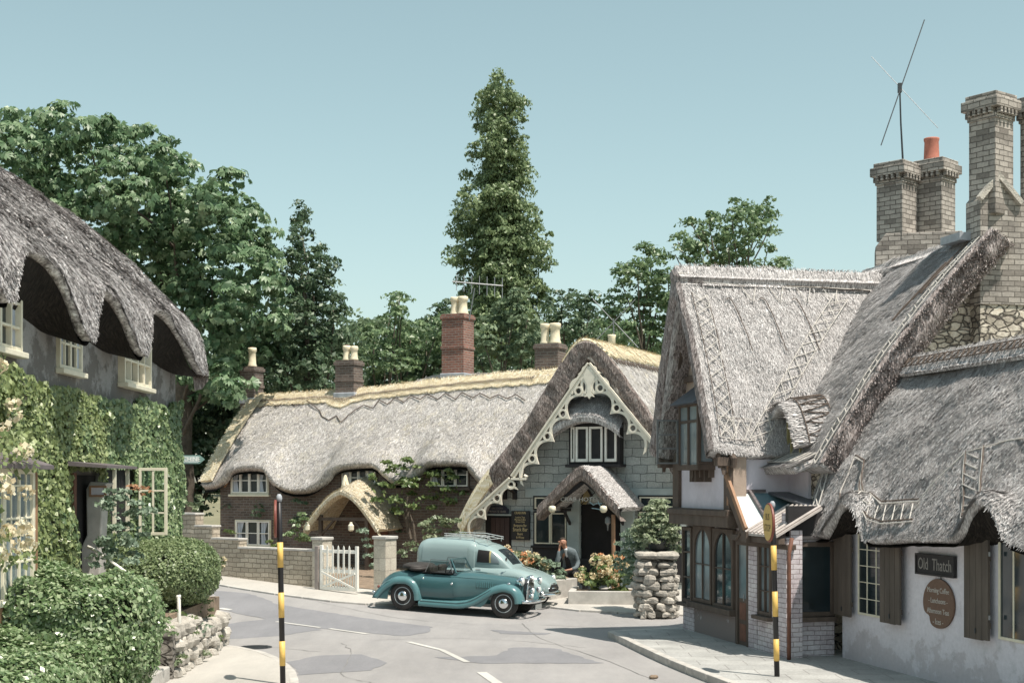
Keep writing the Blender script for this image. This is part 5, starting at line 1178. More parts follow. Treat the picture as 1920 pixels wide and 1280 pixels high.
mb.bar((cx_-hw*.8, -1.25, zl+.28), (cx_+hw*.8, -1.25, zl+.28), .09)
for sg in (-1, 1): mb.bar((cx_+sg*hw*.62, -1.25, zl-.2), (cx_+sg*hw*.25, -1.25, zl+.26), .06)
mb.build('porch_post', m['timber'], ct)
dd = MB(CT).box(cx_+.0, cx_+.75, -.04, .02, .3, 2.2).build('door', m['timber_red'], ct, bevel=.01)
for q, mt in (((.25, 1.55)), ((-.3, .5))): pass
for px in (590, 672):
    x, z = PpF.sz(px, 988); l_ = MB(CT).lathe([(.03, z+.16), (.05, z+.10), (.085, z+.06), (.085, z-.06), (.05, z-.10)], (x, -1.75, 0), 8).build('porch_lantern', m['cream'], ct)
# chimneys
def chim(par, pl_y, px0, px1, pyt, pyb, dep, pots, mat='brick_red', potpx=None, o=C0, T=CT, band=True):
    pl = RowPlane(o, pl_y); x0, _ = pl.sz(px0, pyt); x1, _ = pl.sz(px1-8, pyt); zt = pl.sz((px0+px1)/2, pyt)[1]; zb = pl.sz((px0+px1)/2, pyb)[1]-.9; mb = MB(T); h = .04
    mb.box(x0, x1, pl_y-dep/2, pl_y+dep/2, zb, zt-.16); mb.box(x0-h, x1+h, pl_y-dep/2-h, pl_y+dep/2+h, zt-.16, zt-.05); mb.box(x0-h*.2, x1+h*.2, pl_y-dep/2-h*.2, pl_y+dep/2+h*.2, zt-.05, zt)
    if band: z = zt-.16-(zt-zb-.9)*.5; mb.box(x0-h*.7, x1+h*.7, pl_y-dep/2-h*.7, pl_y+dep/2+h*.7, z, z+.09)
    c = mb.build('chimney', m[mat], par, bevel=.008)
    for (ppx, top, wpx) in pots:
        X, zt2 = pl.sz(ppx, top); r = wpx/FPX*pl.o.y/2; H = zt2-zt
        p = MB(T).lathe([(r*1.12, 0), (r*1.12, .05), (r*.95, .10), (r*.86, H*.5), (r*.86, H-.16), (r*1.04, H-.13), (r*1.08, H-.04), (r*.98, H), (r*.74, H), (r*.7, H*.6)], (X, pl_y, zt), 16).build('chimney_pot', m['pot'], c, smooth=True)
        MB(T).lathe([(r*.9, H+.001), (r*.5, H+.012)], (X, pl_y, zt), 12).build('pot_rim', m['pot_red'], p)
    MB(T).box(x0-.05, x1+.05, pl_y-dep/2-.05, pl_y+dep/2+.05, zb+.74, zb+.93).build('flashing', m['lead'], c, bevel=.03)
    return c
chim(ct, 2.3, 459, 493, 688, 748, .55, [(473, 652, 17)], 'brick_cottage')
chim(ct, 2.3, 637, 680, 676, 738, .55, [(650, 648, 15), (664, 649, 15)], 'brick_cottage')
# rear wing with lower thatch and tall red chimney
PlB = RowPlane(C0, 5.2)
def bfn(U, V):
    x0 = PlB.s(742); x = x0+(4.5-x0)*U; zr = PlB.sz(880, 699)[1]; z = zr-.35*np.exp(-(U/.10)**2)
    return A3r(C0, x+.25*V*(1-U)*0, 5.2-2.6*V, z-2.0*V)
thatch('rear_roof', bfn, 60, 20, .25, m['thatch_fine'], ct, straws=3000, slen=.2, swid=.010, amp=.03)
thatch('rear_roof', lambda U, V: A3r(C0, PlB.s(742)+(4.5-PlB.s(742))*U, 5.2+2.6*V, PlB.sz(880, 699)[1]-.35*np.exp(-(U/.10)**2)-2.4*V), 40, 16, .25, m['thatch_fine'], ct)
c3 = chim(ct, 5.0, 838, 887, 590, 702, .75, [(853, 557, 17), (868, 556, 19)], 'brick_red')
# ---------------------------------------------------------------- the inn
pub = thing('village_inn', (*PO, .2), 'stone village inn with carved white barge boards, thatched gable and porch', 'inn')
GP = RowPlane(PO, -.62); W = RowPlane(PO, 0)
def gp(px, py): return GP.sz(px, py)
Lp = [gp(*q) for q in [(1098, 640), (1085, 645), (1068, 662), (1030, 722), (985, 795), (930, 868), (900, 905), (880, 938), (868, 962), (860, 978)]]
Rp = [gp(*q) for q in [(1098, 640), (1112, 643), (1128, 655), (1150, 678), (1190, 736), (1235, 800), (1275, 858), (1300, 895)]]
def curve(pts):
    P = np.array(pts); L_ = np.concatenate([[0], np.cumsum(np.linalg.norm(np.diff(P, axis=0), axis=1))]); L_ /= L_[-1]; return interp(L_, P[:, 0]), interp(L_, P[:, 1])
lx, lz = curve(Lp); rxx, rzz = curve(Rp)
RD = 8.5
def pl_(U, V): return A3r(PO, lx(V), -.62+RD*U, lz(V))
def pr_(U, V): return A3r(PO, rxx(V), -.62+RD*U, rzz(V)+.0*U)
thatch('roof', pl_, 60, 70, .42, m['thatch_fine'], pub, straws=6000, slen=.18, swid=.009, amp=.03)
thatch('roof', pr_, 60, 60, .42, m['thatch_fine'], pub, straws=9000, slen=.18, swid=.009, amp=.03, lift=.03)
def pcap(U, V):
    a = (V-.5)*2; d = .13+.02*np.abs(((U*16) % 1)-.5)*2; xl, zl_ = lx(np.abs(a)*d), lz(np.abs(a)*d); xr, zr2 = rxx(np.abs(a)*d*1.3), rzz(np.abs(a)*d*1.3)
    return A3r(PO, np.where(a < 0, xl, xr), -.66+RD*U, np.where(a < 0, zl_, zr2)+.08)
thatch('ridge_capping', pcap, 120, 24, .10, m['thatch_straw'], pub, straws=6000, slen=.18, swid=.010, amp=.03)
roofspars('scallop_line', pub, pr_, [[(i/40, .19), ((i+.35)/40, .23), ((i+1)/40, .19)] for i in range(34)], .014, 'spar_dark', 3)
# cut end of thatch at the gable
def cutend(fx, fz, n, sg, name, mat, thk=.50, v1=1.0):
    V = np.linspace(0, v1, n); x = fx(V); z = fz(V); e = 1e-3; dx = fx(np.clip(V+e, 0, 1))-fx(np.clip(V-e, 0, 1)); dz = fz(np.clip(V+e, 0, 1))-fz(np.clip(V-e, 0, 1)); L_ = np.hypot(dx, dz); nx, nz_ = dz/L_*(-sg), dx/L_*sg
    if nz_.mean() < 0: nx, nz_ = -nx, -nz_
    rows = []
    for a, b in ((-.00, .05), (-.06, .0), (-.08, -.15), (-.05, -.32), (-.01, -thk), (.35, -thk-.04), (.60, -thk)):
        rows.append(A3r(PO, x+nx*b, -.62+a, z+nz_*b))
    G = np.stack(rows, 1); G = G+(.03*fbm(G, 3, 3))[..., None]; mb = MB(); mb.grid(G, flip=sg > 0); return mb.build(name, m[mat], pub)
cutend(lx, lz, 90, -1, 'verge', 'thatch_edge', .50, .80); cutend(rxx, rzz, 60, 1, 'verge', 'thatch_edge', .42)
# the low yellowish end of the long left slope
V = np.linspace(.72, 1, 40)
G = np.stack([A3r(PO, lx(V), -.66, lz(V)+.05), A3r(PO, lx(V)+.02, -.74, lz(V)-.10), A3r(PO, lx(V)+.12, -.72, lz(V)-.36), A3r(PO, lx(V)+.12, -.1, lz(V)-.38)], 1); mb = MB(); mb.grid(G); mb.build('verge', m['thatch_straw'], pub)
# gable wall
w = lambda px, py: W.sz(px, py)
poly = [(W.s(884), .1), (W.s(1330), .1), (W.s(1330), w(1330, 925)[1]), (W.s(1245), w(1245, 850)[1]), (W.s(1180), w(1180, 760)[1]), (W.s(1108), w(1108, 662)[1]), (W.s(1020), w(1020, 775)[1]), (W.s(940), w(940, 890)[1]), (W.s(905), w(905, 930)[1]), (W.s(884), w(884, 960)[1])]
MB(PTm).prism(poly, 0, .35, 'y').box(W.s(884), W.s(884)+.3, .35, 8, .1, 2.4).box(W.s(1330)-.3, W.s(1330), .35, 8, .1, 3.2).build('wall', m['stone_pub'], pub)
zs = w(1100, 926)[1]; MB(PTm).box(W.s(985), W.s(1330), -.035, -.001, zs-.10, zs+.16).build('string_course', m['stone_smooth'] if 'stone_smooth' in m else M('stone_smooth', (.40, .46, .46), .85, .12, 4, 40, .3), pub, bevel=.01)
# carved barge boards
def pierced(name, a, b, n, depth=.30, cuts='down', y=-.70, th=.05, flip=1):
    """board along a->b (x,z), straight upper edge, lower edge of arched scallops with pierced rounds; built as strips and rings"""
    mb = MB(PTm); a = Vector(a); b = Vector(b); d = (b-a); Ln = d.length; d.normalize(); dn = Vector((d.y, -d.x))*flip
    if dn.y > 0: dn = -dn
    def P(s, t): q = a+d*s+dn*t; return (q.x, q.y)
    mb.prism([P(0, 0), P(Ln, 0), P(Ln, .085), P(0, .085)], y, y+th, 'y'); mb.prism([P(0, -.05), P(Ln, -.05), P(Ln, 0), P(0, 0)], y-.03, y+th-.002, 'y')
    cell = Ln/n
    for i in range(n):
        s0 = i*cell
        # arched scallop: lower edge as a band following a pointed arch between cusps
        k = 12; up = []; lo = []
        for j in range(k+1):
            t = j/k; arch = abs(2*t-1)**2.2; dd_ = .10+depth*.72*arch; up.append(P(s0+cell*t, dd_-.035)); lo.append(P(s0+cell*t, dd_+.045+.03*arch))
        for j in range(k): mb.prism([up[j], up[j+1], lo[j+1], lo[j]], y+.004, y+th-.004, 'y')
        # ring at the cusp
        if i < n:
            c = Vector(P(s0, depth*.52)); r0, r1 = .075, .125
            c = c if i else Vector(P(s0+.08, depth*.5))
            q = 16
            for j in range(q):
                t0, t1 = 2*math.pi*j/q, 2*math.pi*(j+1)/q
                mb.prism([(c.x+r0*math.cos(t0), c.y+r0*math.sin(t0)), (c.x+r1*math.cos(t0), c.y+r1*math.sin(t0)), (c.x+r1*math.cos(t1), c.y+r1*math.sin(t1)), (c.x+r0*math.cos(t1), c.y+r0*math.sin(t1))], y-.008, y+th+.004, 'y')
    return mb.build(name, m['barge'], pub)
ap = gp(1106, 682); bl = gp(962, 893); br_ = gp(1229, 832)
pierced('barge_board', ap, bl, 5, .36); pierced('barge_board', ap, br_, 4, .34, flip=-1)
q0 = gp(958, 897); q1 = gp(868, 980); pierced('barge_board', q0, q1, 3, .30)
mb = MB(PTm); x, z = gp(962, 898)    # scroll foot
mb.box(x-.02, x+.42, -.72, -.62, z-.02, z+.04); mb.tube([(x+.40, -.68, z+.02), (x+.44, -.68, z+.07), (x+.36, -.68, z+.10)], .04, 8); mb.tube([(x+.25, -.68, z+.04), (x+.30, -.68, z+.22), (x+.34, -.68, z+.42)], [.05, .035, .03], 8); mb.build('barge_scroll', m['barge'], pub)
# pendant finial and two trefoil lobes at the apex
mb = MB(PTm); x, z = gp(1107, 700); z9 = gp(1107, 748)[1]
mb.prism([(x-.06, z+.18), (x+.06, z+.18), (x+.12, z+.02), (x+.17, z-.10), (x+.10, z-.22), (x+.05, z-.32), (x+.06, z-.50), (x+.14, z-.62), (x+.05, z-.60), (x, z9), (x-.05, z-.60), (x-.14, z-.62), (x-.06, z-.50), (x-.05, z-.32), (x-.10, z-.22), (x-.17, z-.10), (x-.12, z+.02)], -.715, -.66, 'y')
for sg in (-1, 1):
    c = (x+sg*.30, z-.36)
    for j in range(14):
        t0, t1 = math.pi*(-.25+1.5*j/14), math.pi*(-.25+1.5*(j+1)/14); r0, r1 = .20, .265
        mb.prism([(c[0]+r0*math.cos(t0), c[1]+r0*math.sin(t0)), (c[0]+r1*math.cos(t0), c[1]+r1*math.sin(t0)), (c[0]+r1*math.cos(t1), c[1]+r1*math.sin(t1)), (c[0]+r0*math.cos(t1), c[1]+r0*math.sin(t1))], -.705, -.665, 'y')
mb.build('finial', m['barge'], pub)
# upper window with its small thatched hood
x0, z0 = w(1077, 866); x1, z1 = w(1166, 798)
ub = MB(PTm).box(x0-.05, x1+.05, -.28, .02, z0-.06, z1+.12).build('window_box', m['timber_black'], pub, bevel=.01)
MB(PTm).box(x0-.1, x1+.12, -.42, .0, z0-.14, z0-.061).build('sill', m['timber_black'], ub, bevel=.01)
for a, b in ((1079, 1086), (1088, 1111), (1113, 1138), (1142, 1164)):
    s0, s1 = W.s(a), W.s(b); t = .055 if b-a > 10 else .03; yy = -.34; zt_ = z1-.02; mb = MB(PTm)
    mb.box(s0, s0+t, yy, -.281, z0, zt_); mb.box(s1-t, s1, yy, -.281, z0, zt_); mb.box(s0+t, s1-t, yy, -.281, z0, z0+.08); mb.box(s0+t, s1-t, yy, -.281, zt_-.06, zt_)
    wq = mb.build('window', m['white_paint'], ub, bevel=.004); 
hx0, hx1 = W.s(1046), W.s(1178)
def hood3(U, V):
    t = (U-.5)*2; z = w(1112, 750)[1]-.42*np.abs(t)**2.0; return A3r(PO, (hx0+hx1)/2+(hx1-hx0)/2*t, -.0-.62*V, z+.12-.38*V-.12*V**3)
thatch('window_hood', hood3, 40, 20, .16, m['thatch_grey'], pub, straws=3500, slen=.15, swid=.009, amp=.02)
P = hood3(np.linspace(0, 1, 40), np.ones(40)); mb = MB(); mb.grid(np.stack([P+[0, 0, .02], P-np.array([bv.x, bv.y, 0])*.04+[0, 0, -.10], P+[0, 0, -.22], P+np.array([bv.x, bv.y, 0])*.3+[0, 0, -.24]], 1)); mb.build('hood_fringe', m['thatch_grey'], pub)
# main porch
FY = -1.75; PF2 = RowPlane(PO, FY)
pa = PF2.sz(1090, 876); pL = PF2.sz(1008, 953); pR = PF2.sz(1163, 958)
def hoodm(U, V):
    t = (U-.5)*2; cxm = pa[0]; hwl = np.where(t < 0, pa[0]-pL[0], pR[0]-pa[0]); z = pa[1]-(pa[1]-pL[1])*(np.sqrt((np.abs(t))**2+.012)-.10)*1.08
    return A3r(PO, cxm+hwl*t, FY+V*(-FY), z+.02)
thatch('porch_roof', hoodm, 70, 26, .16, m['thatch_grey'], pub, straws=9000, slen=.18, swid=.010, amp=.025)
P = hoodm(np.linspace(0, 1, 70), np.zeros(70)); G = np.stack([P+[0, 0, .03], P-np.array([bv.x, bv.y, 0])*.06+[0, 0, -.03], P-np.array([bv.x, bv.y, 0])*.06+[0, 0, -.22], P+[0, 0, -.34], P+np.array([bv.x, bv.y, 0])*.4+[0, 0, -.36]], 1); mb = MB(); mb.grid(G+(.015*vn(G, 5))[..., None]); mb.build('porch_verge', m['thatch_edge'], pub)
Dk = RowPlane(PO, -.02)
def bx2(par, px0, px1, py0, py1, y0, y1, mat, name, pl=None, bevel=0):
    pl = pl or W; mid = (px0+px1)/2; return MB(PTm).box(pl.s(px0), pl.s(px1), y0, y1, pl.sz(mid, py1)[1], pl.sz(mid, py0)[1]).build(name, m[mat], par, bevel=bevel)
dop = bx2(pub, 1091, 1166, 945, 1096, -.03, -.002, 'dark', 'doorway')  # black panel on the solid wall, painting the shade within the porch door
zt_ = w(1090, 948)[1]
MB(PTm).box(W.s(1067), W.s(1090), -.16, -.031, .1, w(1080, 935)[1]).build('pier', m['stone_smooth'], pub, bevel=.015)
MB(PTm).box(W.s(1167), W.s(1192), -.16, -.031, .1, w(1180, 945)[1]).build('pier', m['stone_smooth'], pub, bevel=.015)
MB(PTm).tube([(PF2.s(1146), FY+.15, .1), (PF2.s(1146), FY+.15, 1.2), (PF2.s(1146), FY+.15, 2.2)], .055, 8).tube([(PF2.s(1150), FY+.3, .1), (PF2.s(1150), FY+.3, 1.05)], .05, 8).build('porch_post', m['timber_orange'], pub)
fan = MB(PTm).prism([(W.s(1048), w(1048, 945)[1]), (W.s(1100), w(1100, 945)[1]), (W.s(1110), w(1110, 925)[1]), (W.s(1093), w(1093, 898)[1])], -.05, -.02, 'y').build('fanlight', m['thatch_straw2'] if 'thatch_straw2' in m else M('thatch_straw2', (.34, .27, .14), .6, .2), pub)
mb = MB(PTm)
for k in range(5):
    a = w(1075+k*4, 945); t = math.radians(150-k*28); mb.bar((a[0], -.06, a[1]), (a[0]+.5*math.cos(t), -.06, a[1]+.5*abs(math.sin(t))), .018)
for a, b in (((1048, 945), (1093, 898)), ((1093, 898), (1112, 930))): p, q = w(*a), w(*b); mb.bar((p[0], -.07, p[1]), (q[0], -.07, q[1]), .05)
p, q = w(1040, 951), w(1078, 947); mb.bar((p[0], -.25, p[1]), (q[0], -.25, q[1]), .09)
mb.build('leading', m['timber_black'], fan)
# timber truss and braces of the porch
mb = MB(PTm)
for a, b in (((1092, 893), (1022, 950)), ((1092, 893), (1160, 955))): p, q = PF2.sz(*a), PF2.sz(*b); mb.bar((p[0], FY+.15, p[1]-.1), (q[0], FY+.15, q[1]-.05), .09, .12)
for px in (1073, 1172):
    p = w(px, 955); mb.bar((p[0], -.1, p[1]), (p[0], -.75, p[1]), .07); mb.bar((p[0], -.1, p[1]-.42), (p[0], -.6, p[1]), .06)
mb.each('porch_brace', m['timber_black'], pub)
mb = MB(PTm)
for a, b in ((945, 953), (963, 972)): p = w((a+b)/2, 905); mb.bar((p[0], -.45, p[1]), (p[0], -.05, p[1]-.15), .10, .3); mb.bar((p[0], -.08, p[1]-.45), (p[0], -.08, p[1]), .1)
mb.build('bracket', m['timber_black'], pub)
def TM(o, x, y, z, T=PTm): 
    X = -av; N = -bv; q = T@Vector((x, y, z)); return Matrix(((X.x, 0, N.x, q.x), (X.y, 0, N.y, q.y), (0, 1, 0, q.z), (0, 0, 0, 1)))
x, z = PF2.sz(1085, 936); text('CRAB HOTEL', pub, TM(PO, x, FY+.06, z), .15, 'letter', .006, sx=1.2)
lb = MB(PTm); x, z = PF2.sz(1118, 945); lb.tube([(x-.22, FY+.1, z+.06), (x-.12, FY+.1, z-.02), (x, FY+.1, z+.04), (x+.10, FY+.1, z-.06), (x+.28, FY+.1, z-.03)], .012, 6).tube([(x-.16, FY+.1, z-.10), (x+.02, FY+.1, z-.12), (x+.12, FY+.1, z-.16)], .010, 6).tube([(x, FY+.1, z+.1), (x+.03, FY+.1, z+.03), (x+.12, FY+.1, z+.02)], .010, 6).build('scroll_bracket', m['letter_blue'], pub)
for px in (1037, 1133):
    x, z = PF2.sz(px, 954); l_ = MB(PTm).lathe([(.04, z+.09), (.09, z+.07), (.10, z-.02), (.06, z-.08), (.02, z-.09)], (x, FY-.05, 0), 10).build('porch_lamp', m['cream'], pub, smooth=True)
x, z = PF2.sz(1137, 980); MB(PTm).lathe([(.03, z+.16), (.07, z+.12), (.075, z), (.03, z-.05), (.012, z-.2)], (x, FY+.1, 0), 10).build('hanging_lantern', m['metal'], pub)
# ground floor openings
def pw(px0, px1, py0, py1, **kw): mid = (px0+px1)/2; return fwin(pub, PTm, W.s(px0), W.s(px1), 0, w(mid, py1)[1], w(mid, py0)[1], **kw)
pw(1001, 1066, 958, 1022, lights=2, frame='timber_black', fr='cream', sill=True, fw=.04); pw(1001, 1066, 929, 956, lights=2, frame='timber_black', fr='cream', sill=False, fw=.04)
pw(1197, 1275, 928, 954, lights=2, frame='timber_black', fr='cream', sill=False, fw=.04); pw(1197, 1275, 956, 1022, lights=2, frame='timber_black', fr='cream', fw=.04)
bx2(pub, 1000, 1068, 1023, 1090, -.06, -.003, 'timber_black', 'wall_panel'); bx2(pub, 1194, 1280, 1023, 1090, -.06, -.003, 'timber_black', 'wall_panel')
sd = bx2(pub, 911, 959, 966, 1082, -.02, .0, 'dark', 'side_door'); 
mb = MB(PTm)
for k in range(4): a = W.s(922)+k*.14; mb.box(a, a+.13, -.04, -.021, .3, w(930, 970)[1])
mb.build('door_panel', m['timber_dark2'] if 'timber_dark2' in m else M('timber_dark2', (.05, .028, .026), .6, .2), sd)
MB(PTm).box(W.s(909), W.s(961), -.09, -.001, w(935, 966)[1], w(935, 963)[1]).build('door_hood', m['stone_smooth'], sd)
xc = W.s(935); zc = w(935, 955)[1]; R_ = .30
pb = thing('door_sign', (*(PO-av*xc-bv*.05), zc), 'dark arched plaque over the side door of the inn', 'sign')
MB(PTm).prism([(xc-.34, zc-.10), (xc+.34, zc-.10), (xc+.34, zc+.02)]+[(xc+.30*math.cos(t), zc+.04+.09*math.sin(t)) for t in np.linspace(0, math.pi, 9)]+[(xc-.34, zc+.02)], -.10, -.06, 'y').build('board', m['sign_navy'] if 'sign_navy' in m else M('sign_navy', (.02, .025, .045), .6, .2), pb)
text('SALOON', pb, TM(PO, xc, -.102, zc+.04), .07, 'letter_dim', .002, sx=1.2); text('PRIVATE BAR', pb, TM(PO, xc, -.102, zc-.05), .085, 'letter_mid', .002, sx=1.1)
x0, zt = w(961, 957); x1, zb = w(995, 1012); xm = (x0+x1)/2; mb_ = thing('menu_board', (*(PO-av*xm-bv*.06), zb), 'black board with gilt writing on the inn wall left of the window', 'sign board')
MB(PTm).box(x0, x1, -.09, -.02, zb, zt).build('board', m['black_paint'], mb_, bevel=.01)
Hh = zt-zb
for tx, f, s_ in (('CRAB INN', .07, .10), ('Lunches Teas', .22, .07), ('Morning Coffee', .30, .07), ('Dinners Daily', .375, .065), ('Burgoyne Bar', .50, .095), ('Snack Bar', .64, .15), ('Beers', .79, .10), ('& Wines', .91, .09)):
    text(tx, mb_, TM(PO, xm, -.092, zt-Hh*f), s_*Hh/.8, 'gold', .002, sx=.75)
chim(pub, 2.6, 1010, 1062, 645, 712, .6, [(1022, 607, 17), (1041, 606, 20)], 'brick_dark2' if 'brick_dark2' in m else 'brick_cottage', o=C0, T=CT, band=False)
MB().lathe([(.12, -.3), (.11, .1), (.13, .16), (.12, .2), (.06, .2)], tuple(PW(1147, 640, 42.5)), 12).build('chimney_pot', m['pot'], pub, smooth=True)
# aerials
ya = thing('television_aerial', tuple(PW(885, 600, 43)), 'comb-shaped television aerial beside the tall red chimney', 'aerial')
Yy = 43.0; MB().tube([PW(880, 600, Yy), PW(890, 540, Yy)], .018, 6).build('mast', m['metal'], ya); MB().tube([PW(848, 528, Yy), PW(943, 536, Yy)], .022, 6).build('boom', m['metal'], ya)
for k in range(7):
    px = 856+k*14.3; q = PW(px, 529+k*1.2, Yy); MB().tube([q+Vector((0, -.1, -.26-.02*k)), q+Vector((0, .1, .26))], .010, 6).build('rod', m['metal'], ya)
xa = thing('television_aerial', tuple(PW(1150, 632, 42.5)), 'X-shaped television aerial above the golden ridge of the inn', 'aerial')
Yy = 42.5; MB().tube([PW(1151, 640, Yy), PW(1150, 597, Yy)], .02, 6).build('mast', m['metal'], xa)
for a, b in (((1112, 560), (1196, 652)), ((1192, 560), (1118, 638))): p, q = PW(*a, Yy), PW(*b, Yy); p.y += .1; q.y -= .1; MB().tube([p, q], .014, 6).build('rod', m['metal'], xa)
leafmat('leaf_lightbush', (.16, .22, .12), (.32, .38, .24), (.55, .58, .42), rough=.4)
# ================================================================ GARDEN WALL, GATE, POLES, BEDS
gp0 = Vector((-4.70, 35.7)); gdir = Vector((-3.14, 2.3)).normalized()      # wall runs left and away from the gate
WPl = Plane(gp0, gdir)
def wallbox(mb, s0, s1, zt, th=.30, zb=None):
    a = gp0+gdir*s0; b = gp0+gdir*s1; nn = Vector((-gdir.y, gdir.x))*th/2
    if nn.y > 0: nn = -nn
    za = g(a.x, a.y)-.1; zb_ = g(b.x, b.y)-.1; f = lambda p, z: (p.x, p.y, z)
    mb.add([f(a+nn, za), f(b+nn, zb_), f(b-nn, zb_), f(a-nn, za), f(a+nn, zt), f(b+nn, zt), f(b-nn, zt), f(a-nn, zt)], [(0, 1, 2, 3), (7, 6, 5, 4), (0, 4, 5, 1), (1, 5, 6, 2), (2, 6, 7, 3), (3, 7, 4, 0)])
gw = thing('garden_wall', (*gp0, g(*gp0)), 'stepped buff stone garden wall left of the white gate', 'garden wall')
mb = MB(); cp = MB()
steps = [(598, 455, 1027), (455, 405, 1008), (405, 374, 984), (374, 330, 961)]
for a, b, py in steps:
    s0, s1 = WPl.s(a), WPl.s(b); zt = WPl.sz((a+b)/2, py)[1]; wallbox(mb, s0, s1, zt-.05, .28); 
    A = gp0+gdir*(s0-.02); B = gp0+gdir*(s1+.02); cp.bar((A.x, A.y, zt-.02), (B.x, B.y, zt-.02), .34, .055)
    if a < 598: cp.bar((A.x, A.y, zt-.35), (A.x, A.y, zt-.0), .28, .10, (gdir.x, gdir.y, 0)) if 0 else None
# uv runs along the wall
mb.build('wall', m['stone_garden'], gw); cp.build('coping', m['kerbstone'], gw, bevel=.01)
def postat(px, w_, py0, py1, label, off=0, mat='stone_post', wd=.40):
    c = gp0-gdir*off; Y = c.y; X = K(px)*Y; zb = g(X, Y); z1 = CAMH+(905-py0)/FPX*Y; T = FR((X, Y, 0), -math.degrees(math.atan2(2.3, 3.14))+0)
    mb = MB(T).box(-wd/2, wd/2, -wd/2, wd/2, zb-.1, z1-.08); o = thing('gate_post', (X, Y, zb), label, 'gate post', 'stone gate posts')
    mb.build('shaft', m[mat], o, bevel=.02); MB(T).box(-wd/2-.03, wd/2+.03, -wd/2-.03, wd/2+.03, z1-.08, z1).build('cap', m['kerbstone'], o, bevel=.02); return o
postat(604, 36, 1006, 1105, 'squat stone gate post partly behind the white gate', off=-.15, wd=.36)
postat(722, 36, 1004, 1108, 'tall pale stone gate post between the gate and the parked roadster', off=1.9, wd=.40)
# white picket gate with crossed braces
gt = thing('garden_gate', (*(gp0-gdir*.65), g(*(gp0-gdir*.65))), 'white wooden gate with crossed braces and pickets', 'gate')
a = gp0-gdir*.08+Vector((-.12, -.33)); ang = math.degrees(math.atan2(-gdir.y, -gdir.x)); T = FR((a.x, a.y, g(a.x, a.y)), ang); W_ = 1.26
f = MB(T); f.box(0, .08, -.03, .03, .05, 1.14); f.build('stile', m['white_paint'], gt, bevel=.006); f = MB(T); f.box(W_-.08, W_, -.03, .03, .05, 1.14); f.build('stile', m['white_paint'], gt, bevel=.006)
for z in (1.0, .52, .08): MB(T).box(.08, W_-.08, -.025, .025, z-.04, z+.04).build('rail', m['white_paint'], gt, bevel=.005)
for k in range(5):
    x = .08+(W_-.16)*(k+1)/6; MB(T).prism([(x-.026, .46), (x+.026, .46), (x+.026, 1.09), (x, 1.15), (x-.026, 1.09)], -.040, -.026, 'y').build('picket', m['white_paint'], gt)
for k in range(11):
    x = .08+(W_-.16)*(k+1)/12; MB(T).prism([(x-.016, .10), (x+.016, .10), (x+.016, .59), (x, .63), (x-.016, .59)], .026, .040, 'y').build('picket', m['white_paint'], gt)
for p, q in (((.08, .11), (W_-.08, .48)), ((.08, .48), (W_-.08, .11))): MB(T).bar((p[0], -.035 if p[1] < .3 else -.05, p[1]), (q[0], -.035 if p[1] < .3 else -.05, q[1]), .02, .05).build('brace', m['white_paint'], gt)
MB(T).box(-.16, -.04, -.05, .05, .0, 1.12).build('hanging_post', m['timber_grey'] if 'timber_grey' in m else M('timber_grey', (.30, .26, .24), .8, .2, 6), gt, bevel=.01)
# pale rockery right of the gate
stonewall('rockery', (-2.85, 34.9), (-1.2, 34.7), .55, .5, 'pale rockery stones right of the tall gate post behind the roadster', 'rockery', .28, .5, 21, 'rock_pale' if 'rock_pale' in m else M('rock_pale', (.62, .60, .57), .95, .25, 6, 30, .7, dist=.03).name)

# ---------------------------------------------------------------- striped bus stop poles
def pole(X, Y, zb, bands, z_top, disc, label, lean=(0, 0)):
    t = thing('bus_stop_pole', (X, Y, zb), label, 'bus stop pole', 'striped bus stop poles'); r = .040
    def at(z): k = (z-zb)/(z_top-zb); return (X+lean[0]*k, Y+lean[1]*k, z)
    MB().tube([at(zb), at(z_top-.55), at(z_top-.02)], [r, r, r*.7], 14).build('pole', m['black_paint'], t, smooth=True)
    for z0, z1 in bands: MB().tube([at(z0), at(z1)], r+.003, 14).build('yellow_band', m['yellow'], t, smooth=True)
    p = at(z_top); MB().lathe([(.035, -.06), (.045, -.02), (.04, .02), (.02, .05)], p, 12).build('cap', m['lead'], t, smooth=True)
    yaw, rr, zc = disc; T = Matrix.Translation((p[0], p[1], zc)) @ Matrix.Rotation(rad(yaw), 4, 'Z')
    off = -r-.012
    d = MB(T).lathe([(rr, -.018), (rr+.006, -.010), (rr+.006, .010), (rr, .018)], (off-rr*.0, 0, 0), 40, 'x'); 
    dd = d.build('sign_disc', m['red_paint'], t, smooth=False)
    f = MB(T).lathe([(rr-.015, -.022), (rr-.015, -.0185)], (off, 0, 0), 40, 'x').build('sign_face', m['sign_yellow'], dd)
    Mx = Matrix.Translation((p[0], p[1], zc)) @ Matrix.Rotation(rad(yaw), 4, 'Z') @ Matrix(((0, 0, -1, off-.0235), (-1, 0, 0, 0), (0, 1, 0, 0), (0, 0, 0, 1)))
    text('BUS', dd, Mx@Matrix.Translation((0, rr*.28, 0)), .14, 'sign_ink' if 'sign_ink' in m else M('sign_ink', (.10, .07, .03), .7).name, .001); text('STOP', dd, Mx@Matrix.Translation((0, -rr*.30, 0)), .15, 'sign_ink', .001)
    return t
zz2 = lambda py, Y: CAMH+(905-py)/FPX*Y
Yp = 20.6; bands = [(zz2(1063, Yp), zz2(1016, Yp)), (zz2(1157, Yp), zz2(1110, Yp)), (zz2(1247, Yp), zz2(1201, Yp))]
pole(K(530.5)*Yp, Yp, .09, bands, zz2(932, Yp), (8.6, .27, zz2(972, Yp)), 'black and yellow pole on the left pavement with its disc edge-on', (-.055, 0))
